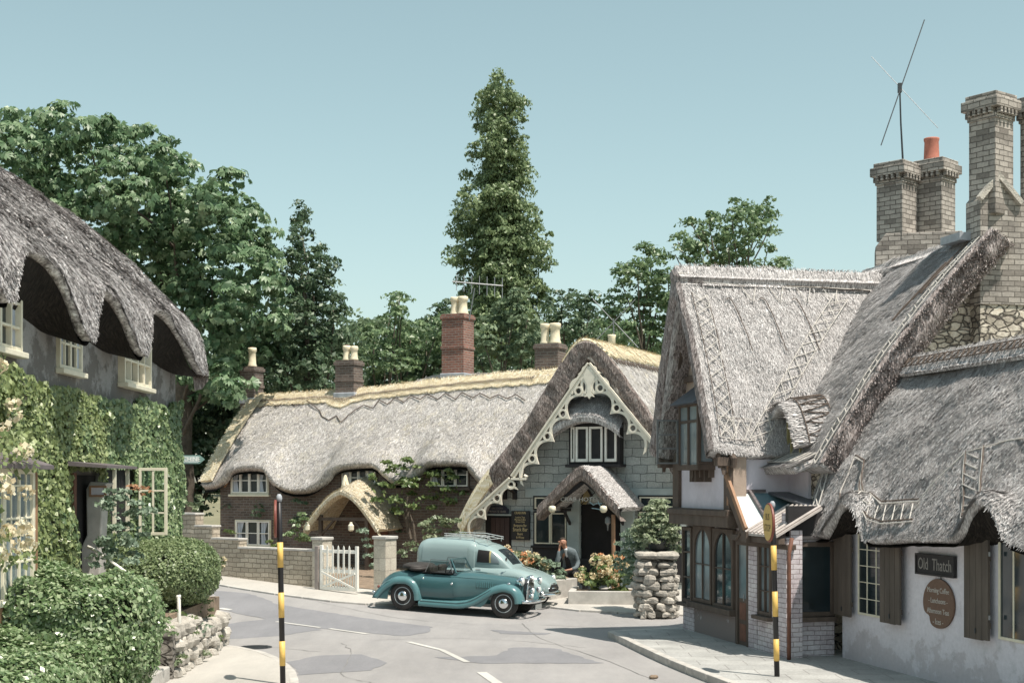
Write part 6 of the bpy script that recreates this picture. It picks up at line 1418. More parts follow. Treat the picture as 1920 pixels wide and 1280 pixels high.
Yp = 21.2; bands = [(zz2(1068, Yp), zz2(1022, Yp)), (zz2(1155, Yp), zz2(1108, Yp)), (zz2(1238, Yp), zz2(1197, Yp))]
pole(K(1457)*Yp, Yp, .12, bands, zz2(945, Yp), (4, .285, zz2(979, Yp)), 'black and yellow pole on the right pavement with yellow oval disc', (-.07, 0))
# finger sign beside the ivy corner
fg = thing('finger_signpost', (-8.9, 36.5, g(-8.9, 36.5)), 'green and white finger sign reading CHINE by the ivy corner', 'signpost')
Y = 36.5; xL, xR = K(315)*Y, K(374)*Y; zc = zz2(861, Y); MB().prism([(xL, zc-.11), (xR, zc-.11), (K(384)*Y, zc), (xR, zc+.11), (xL, zc+.11)], Y-.02, Y+.02, 'y').build('finger', m['sign_green'] if 'sign_green' in m else M('sign_green', (.16, .27, .24), .6, .1), fg)
MB().box(xL, xR-.02, Y-.024, Y-.0205, zc-.085, zc+.085).build('finger_face', m['sign_pale'] if 'sign_pale' in m else M('sign_pale', (.42, .50, .48), .6, .1), fg)
text('THE CHINE', fg, Matrix(((1, 0, 0, (xL+xR)/2+.05), (0, 0, -1, Y-.027), (0, 1, 0, zc), (0, 0, 0, 1))), .15, 'white_paint', .002)
MB().tube([(xL-.05, Y, g(xL, Y)), (xL-.05, Y, zc+.2)], .05, 8).build('post', m['white_paint'], fg)

# ---------------------------------------------------------------- flower beds and stone pillar before the inn
b1 = thing('flower_bed', (2.1, 34.6, g(2.1, 34.6)), 'low stone-edged flower bed before the inn porch', 'flower bed')
T = FR((1.33, 33.75, g(1.4, 33.8)), -6)
MB(T).box(0, 1.75, 0, .16, -.05, .34).box(0, .16, .16, 1.7, -.05, .34).box(1.59, 1.75, .16, 1.7, -.05, .34).build('edging', m['kerbstone'], b1, bevel=.015); MB(T).box(.16, 1.59, .16, 1.7, -.05, .27).build('soil', m['soil'], b1)
b2 = thing('flower_bed', (.2, 35.8, g(.2, 35.8)), 'angled low-walled flower bed behind the parked van', 'flower bed')
T = FR((.95, 34.6, g(.9, 34.6)), 55); MB(T).box(0, 1.2, 0, .16, -.05, .50).build('edging', m['kerbstone'], b2, bevel=.02); T2 = FR((-1.0, 34.9, g(-1, 35)), -8); MB(T2).box(0, 1.95, 0, .16, -.05, .45).build('edging', m['kerbstone'], b2, bevel=.02)
MB().add([(-.9, 35.0, .55), (.9, 34.75, .55), (1.5, 35.7, .6), (1.2, 37.0, .65), (-.9, 37.2, .65)], [(0, 1, 2, 3, 4)]).build('soil', m['soil'], b2)
def hydrangea(blobs, label, leafm, petals, nh, seed, hr=.085):
    C, N = clumps(blobs, 14, .16, 55, inner=140); o = leaves('hydrangea', C, N, .11, m[leafm], None, .65, .3, .5); setp(o, label, 'hydrangea', 'hydrangea bushes')
    mb = None; 
    for pm, frac in petals:
        for _ in range(int(nh*frac)):
            b = blobs[rng.integers(len(blobs))]; d = rdir(1)[0]; d[2] = abs(d[2])*.8+.05; d[1] = -abs(d[1]) if rng.random() < .75 else d[1]; d /= np.linalg.norm(d)
            c = np.array(b[:3])+d*np.array(b[3:6])*1.06; q = rdir(42)*hr*(.7+.5*rng.random()); leaves('flower_head', c+q, q*8, .055, m[pm], o, .9, 0, .5)
    return o
hydrangea([(2.0, 34.8, .62, .42, .40, .32), (2.5, 34.7, .62, .42, .40, .33), (2.25, 35.1, .85, .48, .42, .34), (2.45, 34.9, .95, .35, .35, .28)], 'round hydrangea with orange and cream heads in the stone-edged bed', 'leaf_shrub', [('petal_pale', .8), ('petal_orange', .16)], 52, 1)
hydrangea([(-.35, 35.6, 1.0, .45, .4, .38), (.05, 35.8, 1.0, .45, .4, .36), (.45, 35.6, .88, .45, .4, .36), (-.1, 35.5, .8, .5, .4, .3)], 'hydrangea with peach flower heads behind the bonnet of the van', 'leaf_pale', [('petal_orange', .45), ('petal_pale', .5)], 46, 2)
hydrangea([(.75, 35.4, .82, .38, .36, .36), (.98, 35.3, .68, .3, .3, .3)], 'grey-green hydrangea without colour left of the seated man', 'leaf_grey', [('petal_pale', .0)], 1, 3)
# rugged pillar of round stones carrying a planter
pl = thing('stone_pillar', (3.2, 31.6, g(3.2, 31.6)), 'rugged pillar of round stones carrying a leafy planter', 'stone pillar')
zb = g(3.2, 31.6); mb = MB(); RR = random.Random(5)
for r in range(8):
    for k in range(11):
        t = 2*math.pi*(k+.5*(r % 2)+RR.uniform(-.15, .15))/11; rr = .36; sx, sy = math.copysign(abs(math.cos(t))**.6, math.cos(t)), math.copysign(abs(math.sin(t))**.6, math.sin(t))
        mb.rock((3.2+rr*sx, 31.6+rr*sy*.85, zb+.09+r*.155), (.13*RR.uniform(.7, 1.3), .12, .082*RR.uniform(.8, 1.25)), RR.randint(0, 999), 8, 6, .5)
mb.build('stones', m['rock'], pl)
MB().box(2.85, 3.55, 31.3, 31.9, zb-.05, zb+1.3).build('mortar_core', m['rubble_dark'], pl)
mb = MB()
for k, (x, y, a, b) in enumerate(((3.0, 31.5, .30, .3), (3.42, 31.45, .28, .3), (3.1, 31.85, .34, .26), (3.5, 31.85, .24, .24))): mb.rock((x, y, zb+1.38), (a, b, .10), 70+k, 10, 6, .2)
mb.build('cap_stones', m['rock'], pl)
MB().lathe([(.16, 0), (.22, .06), (.26, .22), (.27, .30), (.22, .30), (.2, .2)], (3.28, 31.75, zb+1.46), 14).build('planter', m['metal_dark'], pl, smooth=True)
bush('planter_bush', [(3.22, 31.8, zb+2.12, .46, .42, .38), (3.5, 31.75, zb+1.95, .36, .36, .34), (2.98, 31.85, zb+1.92, .32, .34, .30), (3.3, 31.8, zb+2.32, .36, .34, .26), (3.62, 31.8, zb+1.6, .24, .28, .34), (3.0, 31.6, zb+1.75, .25, .2, .18), (3.25, 31.55, zb+1.72, .3, .15, .14)], 'leaf_lightbush', 60, .12, 60, .07, 'pale green bush spilling from the planter on the stone pillar', 'plant', inner=400)
bush('dark_shrub', [(2.75, 32.6, 1.45, .34, .3, .38), (2.85, 32.5, 1.8, .28, .3, .3), (2.9, 32.4, 1.0, .3, .3, .45), (2.6, 32.7, 1.1, .25, .3, .4)], 'leaf_grey', 50, .13, 46, .075, 'grey-green shrub between the hydrangea and the stone pillar', 'shrub', inner=120)
# shrubs before the cottage wall
bush('climbing_shrub', GB([(700, 905, 22), (720, 925, 24), (760, 925, 26), (745, 890, 18), (770, 870, 16), (725, 880, 14), (800, 905, 26), (830, 890, 22), (855, 905, 22), (820, 930, 26), (860, 935, 22), (785, 945, 24), (750, 950, 18), (845, 880, 14), (770, 905, 22)], 40.6), 'leaf_shrub', 7, .20, 44, .13, 'straggling shrub climbing the cottage wall between porch and inn', 'climbing plant', inner=14)
stm = MB(); 
for a in ([(770, 1010), (762, 975), (752, 948)], [(778, 1015), (775, 985), (765, 955)], [(765, 1000), (764, 960), (764, 930)]): stm.tube([PW(*q, 40.6) for q in a], [.06, .05, .03], 6)
stm.build('stem', m['bark'], [q for q in scene.objects if q.name.startswith('climbing_shrub')][-1])
bush('leafy_shrub', GB([(800, 990, 16), (825, 985, 18), (850, 990, 18), (870, 1000, 12), (840, 975, 14), (810, 1003, 14)], 38.4), 'leaf_pale', 14, .18, 40, .11, 'pale feathery shrub behind the van by the inn corner', 'shrub', inner=40)
bush('leafy_shrub', GB([(770, 1030, 16), (755, 1040, 10), (785, 1035, 12)], 35.9), 'leaf_pale', 14, .15, 40, .08, 'low pale shrub on the rockery behind the roadster', 'shrub', inner=60)
bush('garden_plants', GB([(552, 985, 12), (560, 1000, 14), (575, 1010, 12), (545, 1005, 10), (566, 970, 8)], 40.5), 'leaf_hedge', 12, .15, 40, .1, 'green climbing plant left of the cottage porch', 'plant', inner=30)
bush('garden_plants', GB([(690, 1020, 10), (695, 1040, 10), (700, 1060, 8), (680, 1000, 8)], 38.5), 'leaf_grey', 12, .14, 30, .09, 'dark garden plants seen through the gap beside the gate', 'plant', inner=30)
bush('garden_plants', GB([(437, 1020, 8), (520, 1025, 9), (505, 1020, 7), (430, 1000, 7)], 40.5), 'leaf_shrub', 12, .14, 30, .09, 'small plants below the lower cottage window', 'plant', inner=30)
# dark wall climber patches on the brick
bush('wall_creeper', [(*(C0+av*x_-bv*.12), z_, .35, .16, .5) for x_, z_ in ((5.95, 2.3), (5.6, 1.9), (6.1, 1.5), (3.2, 2.6), (2.6, 1.9), (9.2, 2.2), (7.6, 2.3))], 'leaf_dark', 5, .2, 36, .10, 'dark creeper growing in patches on the brick cottage wall', 'climbing plant', inner=12)
# ================================================================ CARS
M('paint_teal', (.045, .112, .122), .28, .06, 3, 20, 0, coat=.6); M('paint_teal_lit', (.085, .19, .205), .25, .05, 3, 20, 0, coat=.6)  # second teal is a lit copy: highlights put into the paint
M('paint_van', (.27, .36, .36), .30, .05, 2, 20, 0, coat=.5)
M('chrome', (.75, .77, .78), .12, .05, 5, 20, 0, metal=1); M('tyre', (.035, .033, .032), .85, .2, 8, 60, .3); M('rim', (.36, .40, .42), .4, .1, 8, 20, 0); M('leather', (.03, .025, .022), .6, .3, 10, 60, .4)
M('lamp_glass', (.8, .82, .8), .08, .05, 5, 20, 0, spec=.8); M('plate', (.7, .7, .66), .5, .05)
def lof(name, T, secs, mat, parent, n=28, p=3.2, smooth=True, top_p=None):
    """secs: (x, halfwidth, zb, zt)"""
    X = np.array([s[0] for s in secs]); fw, fb, ft = [interp(X, [s[i] for s in secs]) for i in (1, 2, 3)]
    xs = np.linspace(X[0], X[-1], 60); mb = MB(T); ring = []
    for x in xs:
        W_, b, t_ = float(fw(x)), float(fb(x)), float(ft(x)); cz = (b+t_)/2; hz = (t_-b)/2
        for k in range(n):
            a = 2*math.pi*k/n; c, s = math.cos(a), math.sin(a); ring.append((x, W_*math.copysign(abs(c)**(2/p), c), cz+hz*math.copysign(abs(s)**(2/p), s)))
    m_ = len(xs); F_ = [(i*n+k, i*n+(k+1) % n, (i+1)*n+(k+1) % n, (i+1)*n+k) for i in range(m_-1) for k in range(n)]+[tuple(range(n-1, -1, -1)), tuple(range((m_-1)*n, m_*n))]
    mb.add(ring, F_); o = mb.build(name, m[mat], parent, smooth=smooth)
    def side(x, z):
        W_, b, t_ = float(fw(x)), float(fb(x)), float(ft(x)); q = abs((z-(b+t_)/2)/((t_-b)/2)); return W_*max(0, 1-min(1, q)**p)**(1/p)
    return o, side
def patch(name, T, side, poly, sg, mat, parent, off=.006, nx=14, nz=7, th=None):
    """quad (x0,zb0)-(x1,zb1)-(x1,zt1)-(x0,zt0) laid on the side of a loft"""
    (x0, a0), (x1, a1), (x2, b1), (x3, b0) = poly; mb = MB(T); G = []
    for i in range(nx+1):
        u = i/nx; r = []
        for j in range(nz+1):
            v = j/nz; x = (x0+(x1-x0)*u)*(1-v)+(x3+(x2-x3)*u)*v; z = (a0+(a1-a0)*u)*(1-v)+(b0+(b1-b0)*u)*v; r.append((x, sg*(side(x, z)+off), z))
        G.append(r)
    mb.grid(np.array(G), flip=sg > 0); o = mb.build(name, m[mat], parent, smooth=True); return o
def wheel(T, par, x, y, r=.315, wd=.14, sg=-1, hub='chrome'):
    t = MB(T).lathe([(r*.62, -wd/2), (r*.80, -wd/2-.005), (r*.95, -wd*.42), (r, -wd*.25), (r, wd*.25), (r*.95, wd*.42), (r*.80, wd/2+.005), (r*.62, wd/2)], (x, y, r), 32, 'y').build('wheel', m['tyre'], par, smooth=True)
    a = sg*(wd/2); MB(T).lathe([(r*.66, a-sg*.02), (r*.66, a), (r*.60, a+sg*.004), (r*.56, a-sg*.025), (r*.50, a-sg*.03)][::(1 if sg > 0 else -1)], (x, y, r), 32, 'y').build('rim', m['rim'], t, smooth=True)
    MB(T).lathe([(r*.50, a-sg*.026), (r*.50, a-sg*.024)][::(1 if sg > 0 else -1)], (x, y, r), 24, 'y').build('wheel_disc', m['paint_teal_dark'] if 'paint_teal_dark' in m else M('paint_teal_dark', (.02, .04, .045), .4), t)
    MB(T).lathe([(r*.40, a-sg*.02), (r*.38, a+sg*.012), (r*.28, a+sg*.04), (r*.12, a+sg*.055), (.004, a+sg*.058)][::(1 if sg > 0 else -1)], (x, y, r), 24, 'y').build('hub_cap', m[hub], t, smooth=True)
    return t
def wing(name, T, path, yi, yo, mat, parent, sg, skirt=.13, thick=.02):
    P = np.array(path, float); L_ = np.concatenate([[0], np.cumsum(np.linalg.norm(np.diff(P, axis=0), axis=1))]); fx, fz = interp(L_, P[:, 0]), interp(L_, P[:, 1]); s = np.linspace(0, L_[-1], 50)
    x, z = fx(s), fz(s); dx, dz = np.gradient(x), np.gradient(z); l_ = np.hypot(dx, dz)+1e-9; nx, nz = -dz/l_, dx/l_
    if nz[len(nz)//2] < 0: nx, nz = -nx, -nz
    prof = [(0, -.03), (.25, .012), (.5, .028), (.72, .018), (.88, -.01), (.97, -.05), (1.0, -.09), (1.0, -skirt)]
    G = []
    for t, h in prof: G.append(np.stack([x+nx*h, np.full_like(x, sg*(yi+(yo-yi)*t)), z+nz*h], 1))
    for t, h in prof[::-1]: G.append(np.stack([x+nx*(h-thick), np.full_like(x, sg*(yi+(yo-yi)*t-.02*(t > .9))), z+nz*(h-thick)], 1))
    return MB(T).grid(np.stack(G, 1)).build(name, m[mat], parent, smooth=True)
def carT(o, head, zr, zf, wb):
    h = rad(head); pitch = math.atan2(zr-zf, wb); return Matrix.Translation((o[0], o[1], zr)) @ Matrix.Rotation(h, 4, 'Z') @ Matrix.Rotation(pitch, 4, 'Y')
O = Vector((-2.27, 32.72)); hd = -19.4; hv = Vector((math.cos(rad(hd)), math.sin(rad(hd)))); F1 = O+hv*2.42
CTm = carT(O, hd, g(*O)+.002, g(*F1)+.002, 2.42)
rc = thing('open_roadster', (O.x+1.1, O.y-.4, g(*O)), 'teal open-top 1940s roadster with folded black hood and chrome lamps', 'car')
body, bs = lof('body', CTm, [(-.74, .22, .36, .52), (-.62, .40, .28, .66), (-.35, .54, .24, .83), (0, .60, .22, .90), (.35, .62, .20, .885), (.8, .625, .20, .87), (1.2, .60, .20, .90), (1.45, .53, .20, .925), (1.9, .42, .22, .905), (2.4, .335, .30, .865), (2.72, .30, .34, .83)], 'paint_teal', rc, p=3.4)
fwp = [(.40, .265), (.8, .265), (1.3, .27), (1.55, .31), (1.75, .40), (1.95, .53), (2.15, .65), (2.42, .715), (2.62, .68), (2.76, .56), (2.82, .42), (2.83, .34)]
rwp = [(.44, .25), (.42, .40), (.36, .54), (.24, .67), (.05, .735), (-.18, .72), (-.40, .62), (-.58, .47), (-.72, .30)]
for sg in (-1, 1):
    wing('front_wing', CTm, fwp, .30, .68, 'paint_teal_lit', rc, sg); wing('rear_wing', CTm, rwp, .35, .69, 'paint_teal_lit', rc, sg)
    MB(CTm).prism([(.44, .20), (1.9, .20), (2.0, .28), (2.10, .46), (2.12, .60), (1.95, .50), (1.75, .38), (1.55, .29), (1.3, .25), (.44, .25)], sg*.650, sg*.668, 'y').build('valance', m['paint_teal'], rc)
    MB(CTm).prism([(-.74, .22), (-.36, .22), (-.345, .40), (-.25, .55), (-.2, .68), (-.4, .60), (-.58, .44), (-.72, .28)], sg*.655, sg*.672, 'y').build('rear_valance', m['paint_teal'], rc)
    for x in (0, 2.42): wheel(CTm, rc, x, sg*.575, sg=sg)
    d = patch('door', CTm, bs, [(.42, .32), (1.22, .32), (1.14, .84), (.42, .84)], sg, 'paint_teal_door' if 'paint_teal_door' in m else M('paint_teal_door', (.04, .105, .115), .28, .05, 3, 20, 0, coat=.6).name, rc, .010)
    for hx, hz_ in ((.46, .74), (1.16, .66)): MB(CTm).lathe([(.03, .0), (.028, .03), (.012, .05)], (hx, sg*(bs(hx, hz_)+.012), hz_), 10, 'y' ).build('handle', m['chrome'], d, smooth=True)
    MB(CTm).tube([(x, sg*(bs(x, .82)+.010), .82-.02*max(0, x-1.2)) for x in np.linspace(.45, 2.6, 16)], .008, 6).build('highlight_line', m['paint_teal_lit'], rc)  # pale line painting the highlight along the body side
    for k in range(9):
        x = 1.72+k*.042; MB(CTm).bar((x, sg*(bs(x, .63)+.008), .615), (x-.02, sg*(bs(x-.02, .75)+.008), .745), .014, .020, (0, 1, 0)).build('louvre', m['paint_teal_lit'], rc)
    h = MB(CTm).lathe([(.02, -.14), (.07, -.10), (.10, -.03), (.105, .02), (.095, .035)], (2.72, sg*.33, .80), 20, 'x').build('headlight', m['chrome'], rc, smooth=True); MB(CTm).lathe([(.094, .035), (.06, .052), (.01, .058)], (2.72, sg*.33, .80), 20, 'x').build('lens', m['lamp_glass'], h, smooth=True)
    for (hx, hy, hz_, r) in ((2.95, .22, .60, .075), (2.98, .36, .50, .06)):
        h = MB(CTm).lathe([(.02, -.07), (r*.8, -.04), (r, 0), (r*.95, .02)], (hx, sg*hy, hz_), 16, 'x').build('spot_lamp', m['chrome'], rc, smooth=True); MB(CTm).lathe([(r*.93, .02), (r*.5, .032), (.005, .036)], (hx, sg*hy, hz_), 16, 'x').build('lens', m['lamp_glass'], h, smooth=True)
    MB(CTm).lathe([(.01, -.05), (.03, -.03), (.035, .01), (.02, .03)], (2.50, sg*.55, .745), 12, 'x').build('side_lamp', m['chrome'], rc, smooth=True)
gr = MB(CTm).prism([(-.19, .34), (.19, .34), (.21, .60), (.20, .76), (.12, .835), (-.12, .835), (-.20, .76), (-.21, .60)], 2.72, 2.82, 'x').build('grille', m['metal_dark'], rc)
f_ = MB(CTm)
for k in range(11): y = -.18+k*.036; f_.box(2.82, 2.835, y-.007, y+.007, .36, .79-.1*abs(k-5)/5*.5)
f_.build('grille_bars', m['chrome'], gr); MB(CTm).tube([(2.80, -.21, .36), (2.82, -.225, .62), (2.81, -.15, .82), (2.80, 0, .85), (2.81, .15, .82), (2.82, .225, .62), (2.80, .21, .36)], .018, 8).build('grille_surround', m['chrome'], gr, smooth=True)
MB(CTm).tube([(2.86, -.66, .38), (2.99, -.55, .38), (3.06, -.25, .38), (3.07, 0, .38), (3.06, .25, .38), (2.99, .55, .38), (2.86, .66, .38)], .040, 8).build('front_bumper', m['chrome'], rc, smooth=True)
MB(CTm).tube([(-.72, -.62, .34), (-.84, -.4, .34), (-.86, 0, .34), (-.84, .4, .34), (-.72, .62, .34)], .032, 8).build('rear_bumper', m['chrome'], rc, smooth=True)
MB(CTm).box(3.02, 3.035, -.20, .20, .19, .30).build('number_plate', m['plate'], rc)
for sg in (-1, 1): MB(CTm).lathe([(.005, -.03), (.03, -.02), (.035, .01), (.02, .02)], (-.62, sg*.60, .48), 10, 'x').build('tail_lamp', m['red_paint'], rc, smooth=True)
# windscreen, folded hood, seats, steering wheel
ws = MB(CTm)
P0 = [(1.22, -.50, .90), (1.22, .50, .90)]; P1 = [(1.06, -.44, 1.19), (1.06, .44, 1.19)]
for a, b in ((P0[0], P1[0]), (P0[1], P1[1])): ws.bar(a, b, .035, .03)
ws.bar(P1[0], P1[1], .022); ws.bar(P0[0], P0[1], .03)
wf = ws.build('windscreen_frame', m['paint_teal'], rc); MB(CTm).add([P0[0], P0[1], P1[1], P1[0]], [(0, 1, 2, 3)]).build('windscreen', m['glass_clear'], wf)
for sg in (-1, 1): 
    sf = MB(CTm).bar((1.16, sg*.56, .90), (1.05, sg*.52, 1.17), .012).bar((1.05, sg*.52, 1.17), (.60, sg*.52, 1.17), .010).bar((.60, sg*.52, 1.17), (.50, sg*.57, .89), .010).build('side_window_frame', m['metal'], rc); MB(CTm).add([(1.16, sg*.56, .90), (1.05, sg*.52, 1.17), (.60, sg*.52, 1.17), (.50, sg*.57, .89)], [(0, 1, 2, 3)]).build('side_window', m['glass_clear'], sf)
hb = MB(CTm); hb.rock((.10, 0, .97), (.30, .52, .07), 3, 16, 8, .16).rock((.25, 0, .93), (.22, .56, .06), 8, 16, 8, .16); hb.build('folded_hood', m['leather'], rc, smooth=True)
MB(CTm).box(.40, 1.12, -.50, .50, .862, .882).build('cockpit', m['dark'], rc)
for sg in (-1, 1): MB(CTm).box(.50, .62, sg*.27-.2, sg*.27+.2, .80, 1.02).build('seat', m['leather'], rc, bevel=.05)
st = MB(CTm); st.tube([(.95+.06*math.sin(t), -.24+.17*math.cos(t), 1.0+.15*math.sin(t)) for t in np.linspace(0, 2*math.pi, 20)], .012, 6); st.build('steering_wheel', m['metal_dark'], rc, smooth=True)
MB(CTm).box(1.30, 1.36, -.06, .06, .93, .99).tube([(1.75, -.66, .78), (1.70, -.60, .60)], .01, 6) 
# ---------------------------------------------------------------- van behind it
O2 = Vector((-2.15, 34.55)); hd2 = -20.5; hv2 = Vector((math.cos(rad(hd2)), math.sin(rad(hd2)))); lv2 = Vector((-hv2.y, hv2.x)); F2 = O2+hv2*3.0
VT = carT(O2, hd2, g(*O2)-.0, g(*F2)-.0, 3.0) @ Matrix.Diagonal((.92, .96, .915, 1))
vn_ = thing('small_van', (O2.x+1.6, O2.y-.6, g(*O2)), 'pale grey-green 1950s panel van with roof rack, behind the roadster', 'van')
low, ls = lof('lower_body', VT, [(-.02, .52, .34, .95), (.06, .66, .28, 1.0), (.5, .71, .24, 1.03), (1.6, .72, .24, 1.03), (2.3, .71, .24, 1.03), (2.7, .68, .26, 1.0), (3.05, .64, .28, .93), (3.35, .57, .32, .83), (3.52, .46, .36, .72), (3.62, .30, .40, .60)], 'paint_van', vn_, p=3.8)
box_, bs2 = lof('load_body', VT, [(.03, .55, .7, 1.45), (.12, .62, .6, 1.58), (.3, .655, .6, 1.64), (.9, .665, .6, 1.68), (1.5, .66, .6, 1.67), (1.68, .64, .6, 1.62)], 'paint_van', vn_, p=4.2)
cab, cs2 = lof('cab', VT, [(1.62, .625, .7, 1.61), (1.9, .62, .7, 1.56), (2.15, .60, .7, 1.46), (2.35, .575, .7, 1.32), (2.52, .55, .7, 1.15), (2.66, .52, .7, 1.0)], 'paint_van', vn_, p=3.6)
for sg in (-1, 1):
    pn = patch('side_panel', VT, bs2, [(.22, 1.06), (1.50, 1.06), (1.48, 1.50), (.24, 1.50)], sg, 'paint_van2' if 'paint_van2' in m else M('paint_van2', (.31, .405, .41), .35, .04, 2, 20, 0, coat=.4).name, vn_, .012)
    dw = patch('door', VT, ls, [(1.66, .40), (2.50, .40), (2.50, .96), (1.66, .96)], sg, 'paint_van', vn_, .008)
    wnd = patch('door_window', VT, cs2, [(1.74, 1.10), (2.08, 1.10), (2.06, 1.40), (1.76, 1.42)], sg, 'dark', vn_, .008)
    patch('quarter_light', VT, cs2, [(2.12, 1.10), (2.36, 1.10), (2.22, 1.30), (2.10, 1.38)], sg, 'glass_pale', vn_, .009)
    patch('window_trim', VT, cs2, [(2.075, 1.10), (2.12, 1.10), (2.10, 1.39), (2.06, 1.40)], sg, 'yellowed', wnd, .012)
    MB(VT).tube([(1.74, sg*(ls(1.76, .92)+.02), .93), (1.88, sg*(ls(1.84, .92)+.03), .93)], .012, 6).build('handle', m['chrome'], dw)
    for x in (.72, 3.0): wheel(VT, vn_, x, sg*.60, .30, .13, sg, 'chrome')
    wing('front_wing', VT, [(2.62, .35), (2.66, .55), (2.78, .72), (3.0, .80), (3.22, .76), (3.40, .62), (3.48, .45), (3.5, .36)], .40, .715, 'paint_van', vn_, sg, skirt=.16)
    h = MB(VT).lathe([(.02, -.10), (.08, -.06), (.095, .0), (.085, .03)], (3.42, sg*.50, .72), 18, 'x').build('headlight', m['chrome'], vn_, smooth=True); MB(VT).lathe([(.083, .03), (.05, .045), (.005, .05)], (3.42, sg*.50, .72), 18, 'x').build('lens', m['lamp_glass'], h, smooth=True)
    MB(VT).lathe([(.01, -.03), (.03, 0), (.02, .03)], (3.52, sg*.48, .50), 10, 'x').build('side_lamp', m['chrome'], vn_, smooth=True)
# windscreen glass, grille, bumpers, mirror, rack
scr = MB(VT); scr.add([(2.345, -.46, 1.30), (2.345, .46, 1.30), (2.625, .46, 1.06), (2.625, -.46, 1.06)], [(0, 1, 2, 3)]); scr = MB(VT); fwc, ftc = interp([1.62, 1.9, 2.15, 2.35, 2.52, 2.66], [.625, .62, .60, .575, .55, .52]), interp([1.62, 1.9, 2.15, 2.35, 2.52, 2.66], [1.61, 1.56, 1.46, 1.32, 1.15, 1.0])
scr.grid(np.array([[(x, float(fwc(x))*.80*t, float(ftc(x))*(1-.0)-.006*abs(t)-.10*abs(t)**5+.012) for t in np.linspace(-1, 1, 13)] for x in np.linspace(2.20, 2.60, 8)])); scr.build('windscreen', m['glass'], vn_, smooth=True)
MB(VT).prism([(-.30, .42), (.30, .42), (.34, .50), (.22, .60), (-.22, .60), (-.34, .50)], 3.55, 3.64, 'x').build('grille', m['dark'], vn_, bevel=.02); MB(VT).tube([(3.60, -.34, .51), (3.65, 0, .51), (3.60, .34, .51)], .02, 8).tube([(3.58, -.25, .61), (3.62, 0, .625), (3.58, .25, .61)], .016, 8).build('grille_bar', m['chrome'], vn_, smooth=True)
MB(VT).tube([(3.42, -.66, .36), (3.60, -.55, .36), (3.70, -.2, .36), (3.70, .2, .36), (3.60, .55, .36), (3.42, .66, .36)], .045, 8).build('front_bumper', m['chrome'], vn_, smooth=True)
MB(VT).tube([(2.62, -.66, 1.12), (2.60, -.74, 1.20)], .008, 6).lathe([(.05, 0), (.05, .02)], (2.58, -.76, 1.22), 12, 'x').build('mirror', m['chrome'], vn_)
rk = MB(VT)
for y in (-.48, .48):
    rk.tube([(.75, y, 1.78), (1.5, y, 1.79), (2.02, y*.95, 1.72)], .012, 6); rk.tube([(.75, y, 1.72), (1.5, y, 1.73), (2.02, y*.95, 1.66)], .010, 6)
    for x in (.8, 1.2, 1.6, 1.95): rk.tube([(x, y, 1.60), (x, y, 1.78-.05*(x > 1.9))], .010, 6)
for x in (.75, .95, 1.15, 1.35, 1.55, 1.75, 2.0): rk.tube([(x, -.48, 1.725-.04*(x > 1.9)), (x, .48, 1.725-.04*(x > 1.9))], .010, 6)
rk.build('roof_rack', m['metal_pale'] if 'metal_pale' in m else M('metal_pale', (.5, .52, .52), .4, .1, 20, metal=.3), vn_)
MB(VT).tube([(3.2, -.2, .95), (3.05, -.35, 1.0), (2.85, -.3, 1.06)], .008, 6).build('wiper', m['metal_dark'], vn_)
# ================================================================ SEATED MAN on a bench by the inn porch pier
bx_, by_ = 1.50, 36.55; gz0 = g(bx_, by_)
bn = thing('bench', (bx_, by_+.1, gz0), 'dark wooden bench under the seated man by the inn porch', 'bench')
TB = FR((bx_, by_, gz0), -14)
MB(TB).box(-.75, .45, -.05, .38, .42, .47).build('seat', m['timber_black'], bn, bevel=.01)
for x in (-.65, .35): MB(TB).box(x-.04, x+.04, .0, .34, 0, .419).build('leg', m['timber_black'], bn)
MB(TB).box(-.75, .45, .36, .40, .55, .85).build('backrest', m['timber_black'], bn, bevel=.01)
def skin(name, chains, mat, parent, T, sub=2, root=0):
    """chains: list of lists of (x,y,z,r); equal points are shared"""
    V = []; Rr = []; E = []; idx = {}
    for c in chains:
        prev = None
        for (x, y, z, r) in c:
            k = (round(x, 4), round(y, 4), round(z, 4))
            if k not in idx: idx[k] = len(V); V.append((x, y, z)); Rr.append(r)
            if prev is not None and prev != idx[k]: E.append((prev, idx[k]))
            prev = idx[k]
    me = bpy.data.meshes.new(name); org = rootloc(parent); me.from_pydata([tuple(T@Vector(v)-org) for v in V], E, []); o = bpy.data.objects.new(name, me); col.objects.link(o); o.parent = parent
    me.materials.append(m[mat]); md = o.modifiers.new('skin', 'SKIN'); md.use_smooth_shade = True
    if not me.skin_vertices: 
        try: me.skin_vertices.new()
        except Exception as ex: print('skin', ex)
    for i, r in enumerate(Rr):
        rr = r if isinstance(r, tuple) else (r, r); me.skin_vertices[0].data[i].radius = rr
    me.skin_vertices[0].data[root].use_root = True
    s = o.modifiers.new('sub', 'SUBSURF'); s.levels = sub; s.render_levels = sub
    return o
M('skin_tone', (.42, .22, .15), .6, .1, 20, 40, .1); M('hair', (.05, .035, .025), .8, .3, 30); M('cloth_grey', (.13, .16, .175), .95, .2, 25, 90, .3); M('cloth_dark', (.022, .02, .022), .95, .2, 25, 90, .3); M('shirt', (.62, .66, .70), .9, .06, 20); M('shoe', (.03, .022, .018), .4, .2, 20)
mn = thing('person', (bx_, by_, gz0), 'seated man in grey jacket and dark trousers resting his cheek on his hand', 'person')
TM_ = FR((bx_-.02, by_+.05, gz0), -12)      # local: x right in picture, y away, z up ; he faces -y
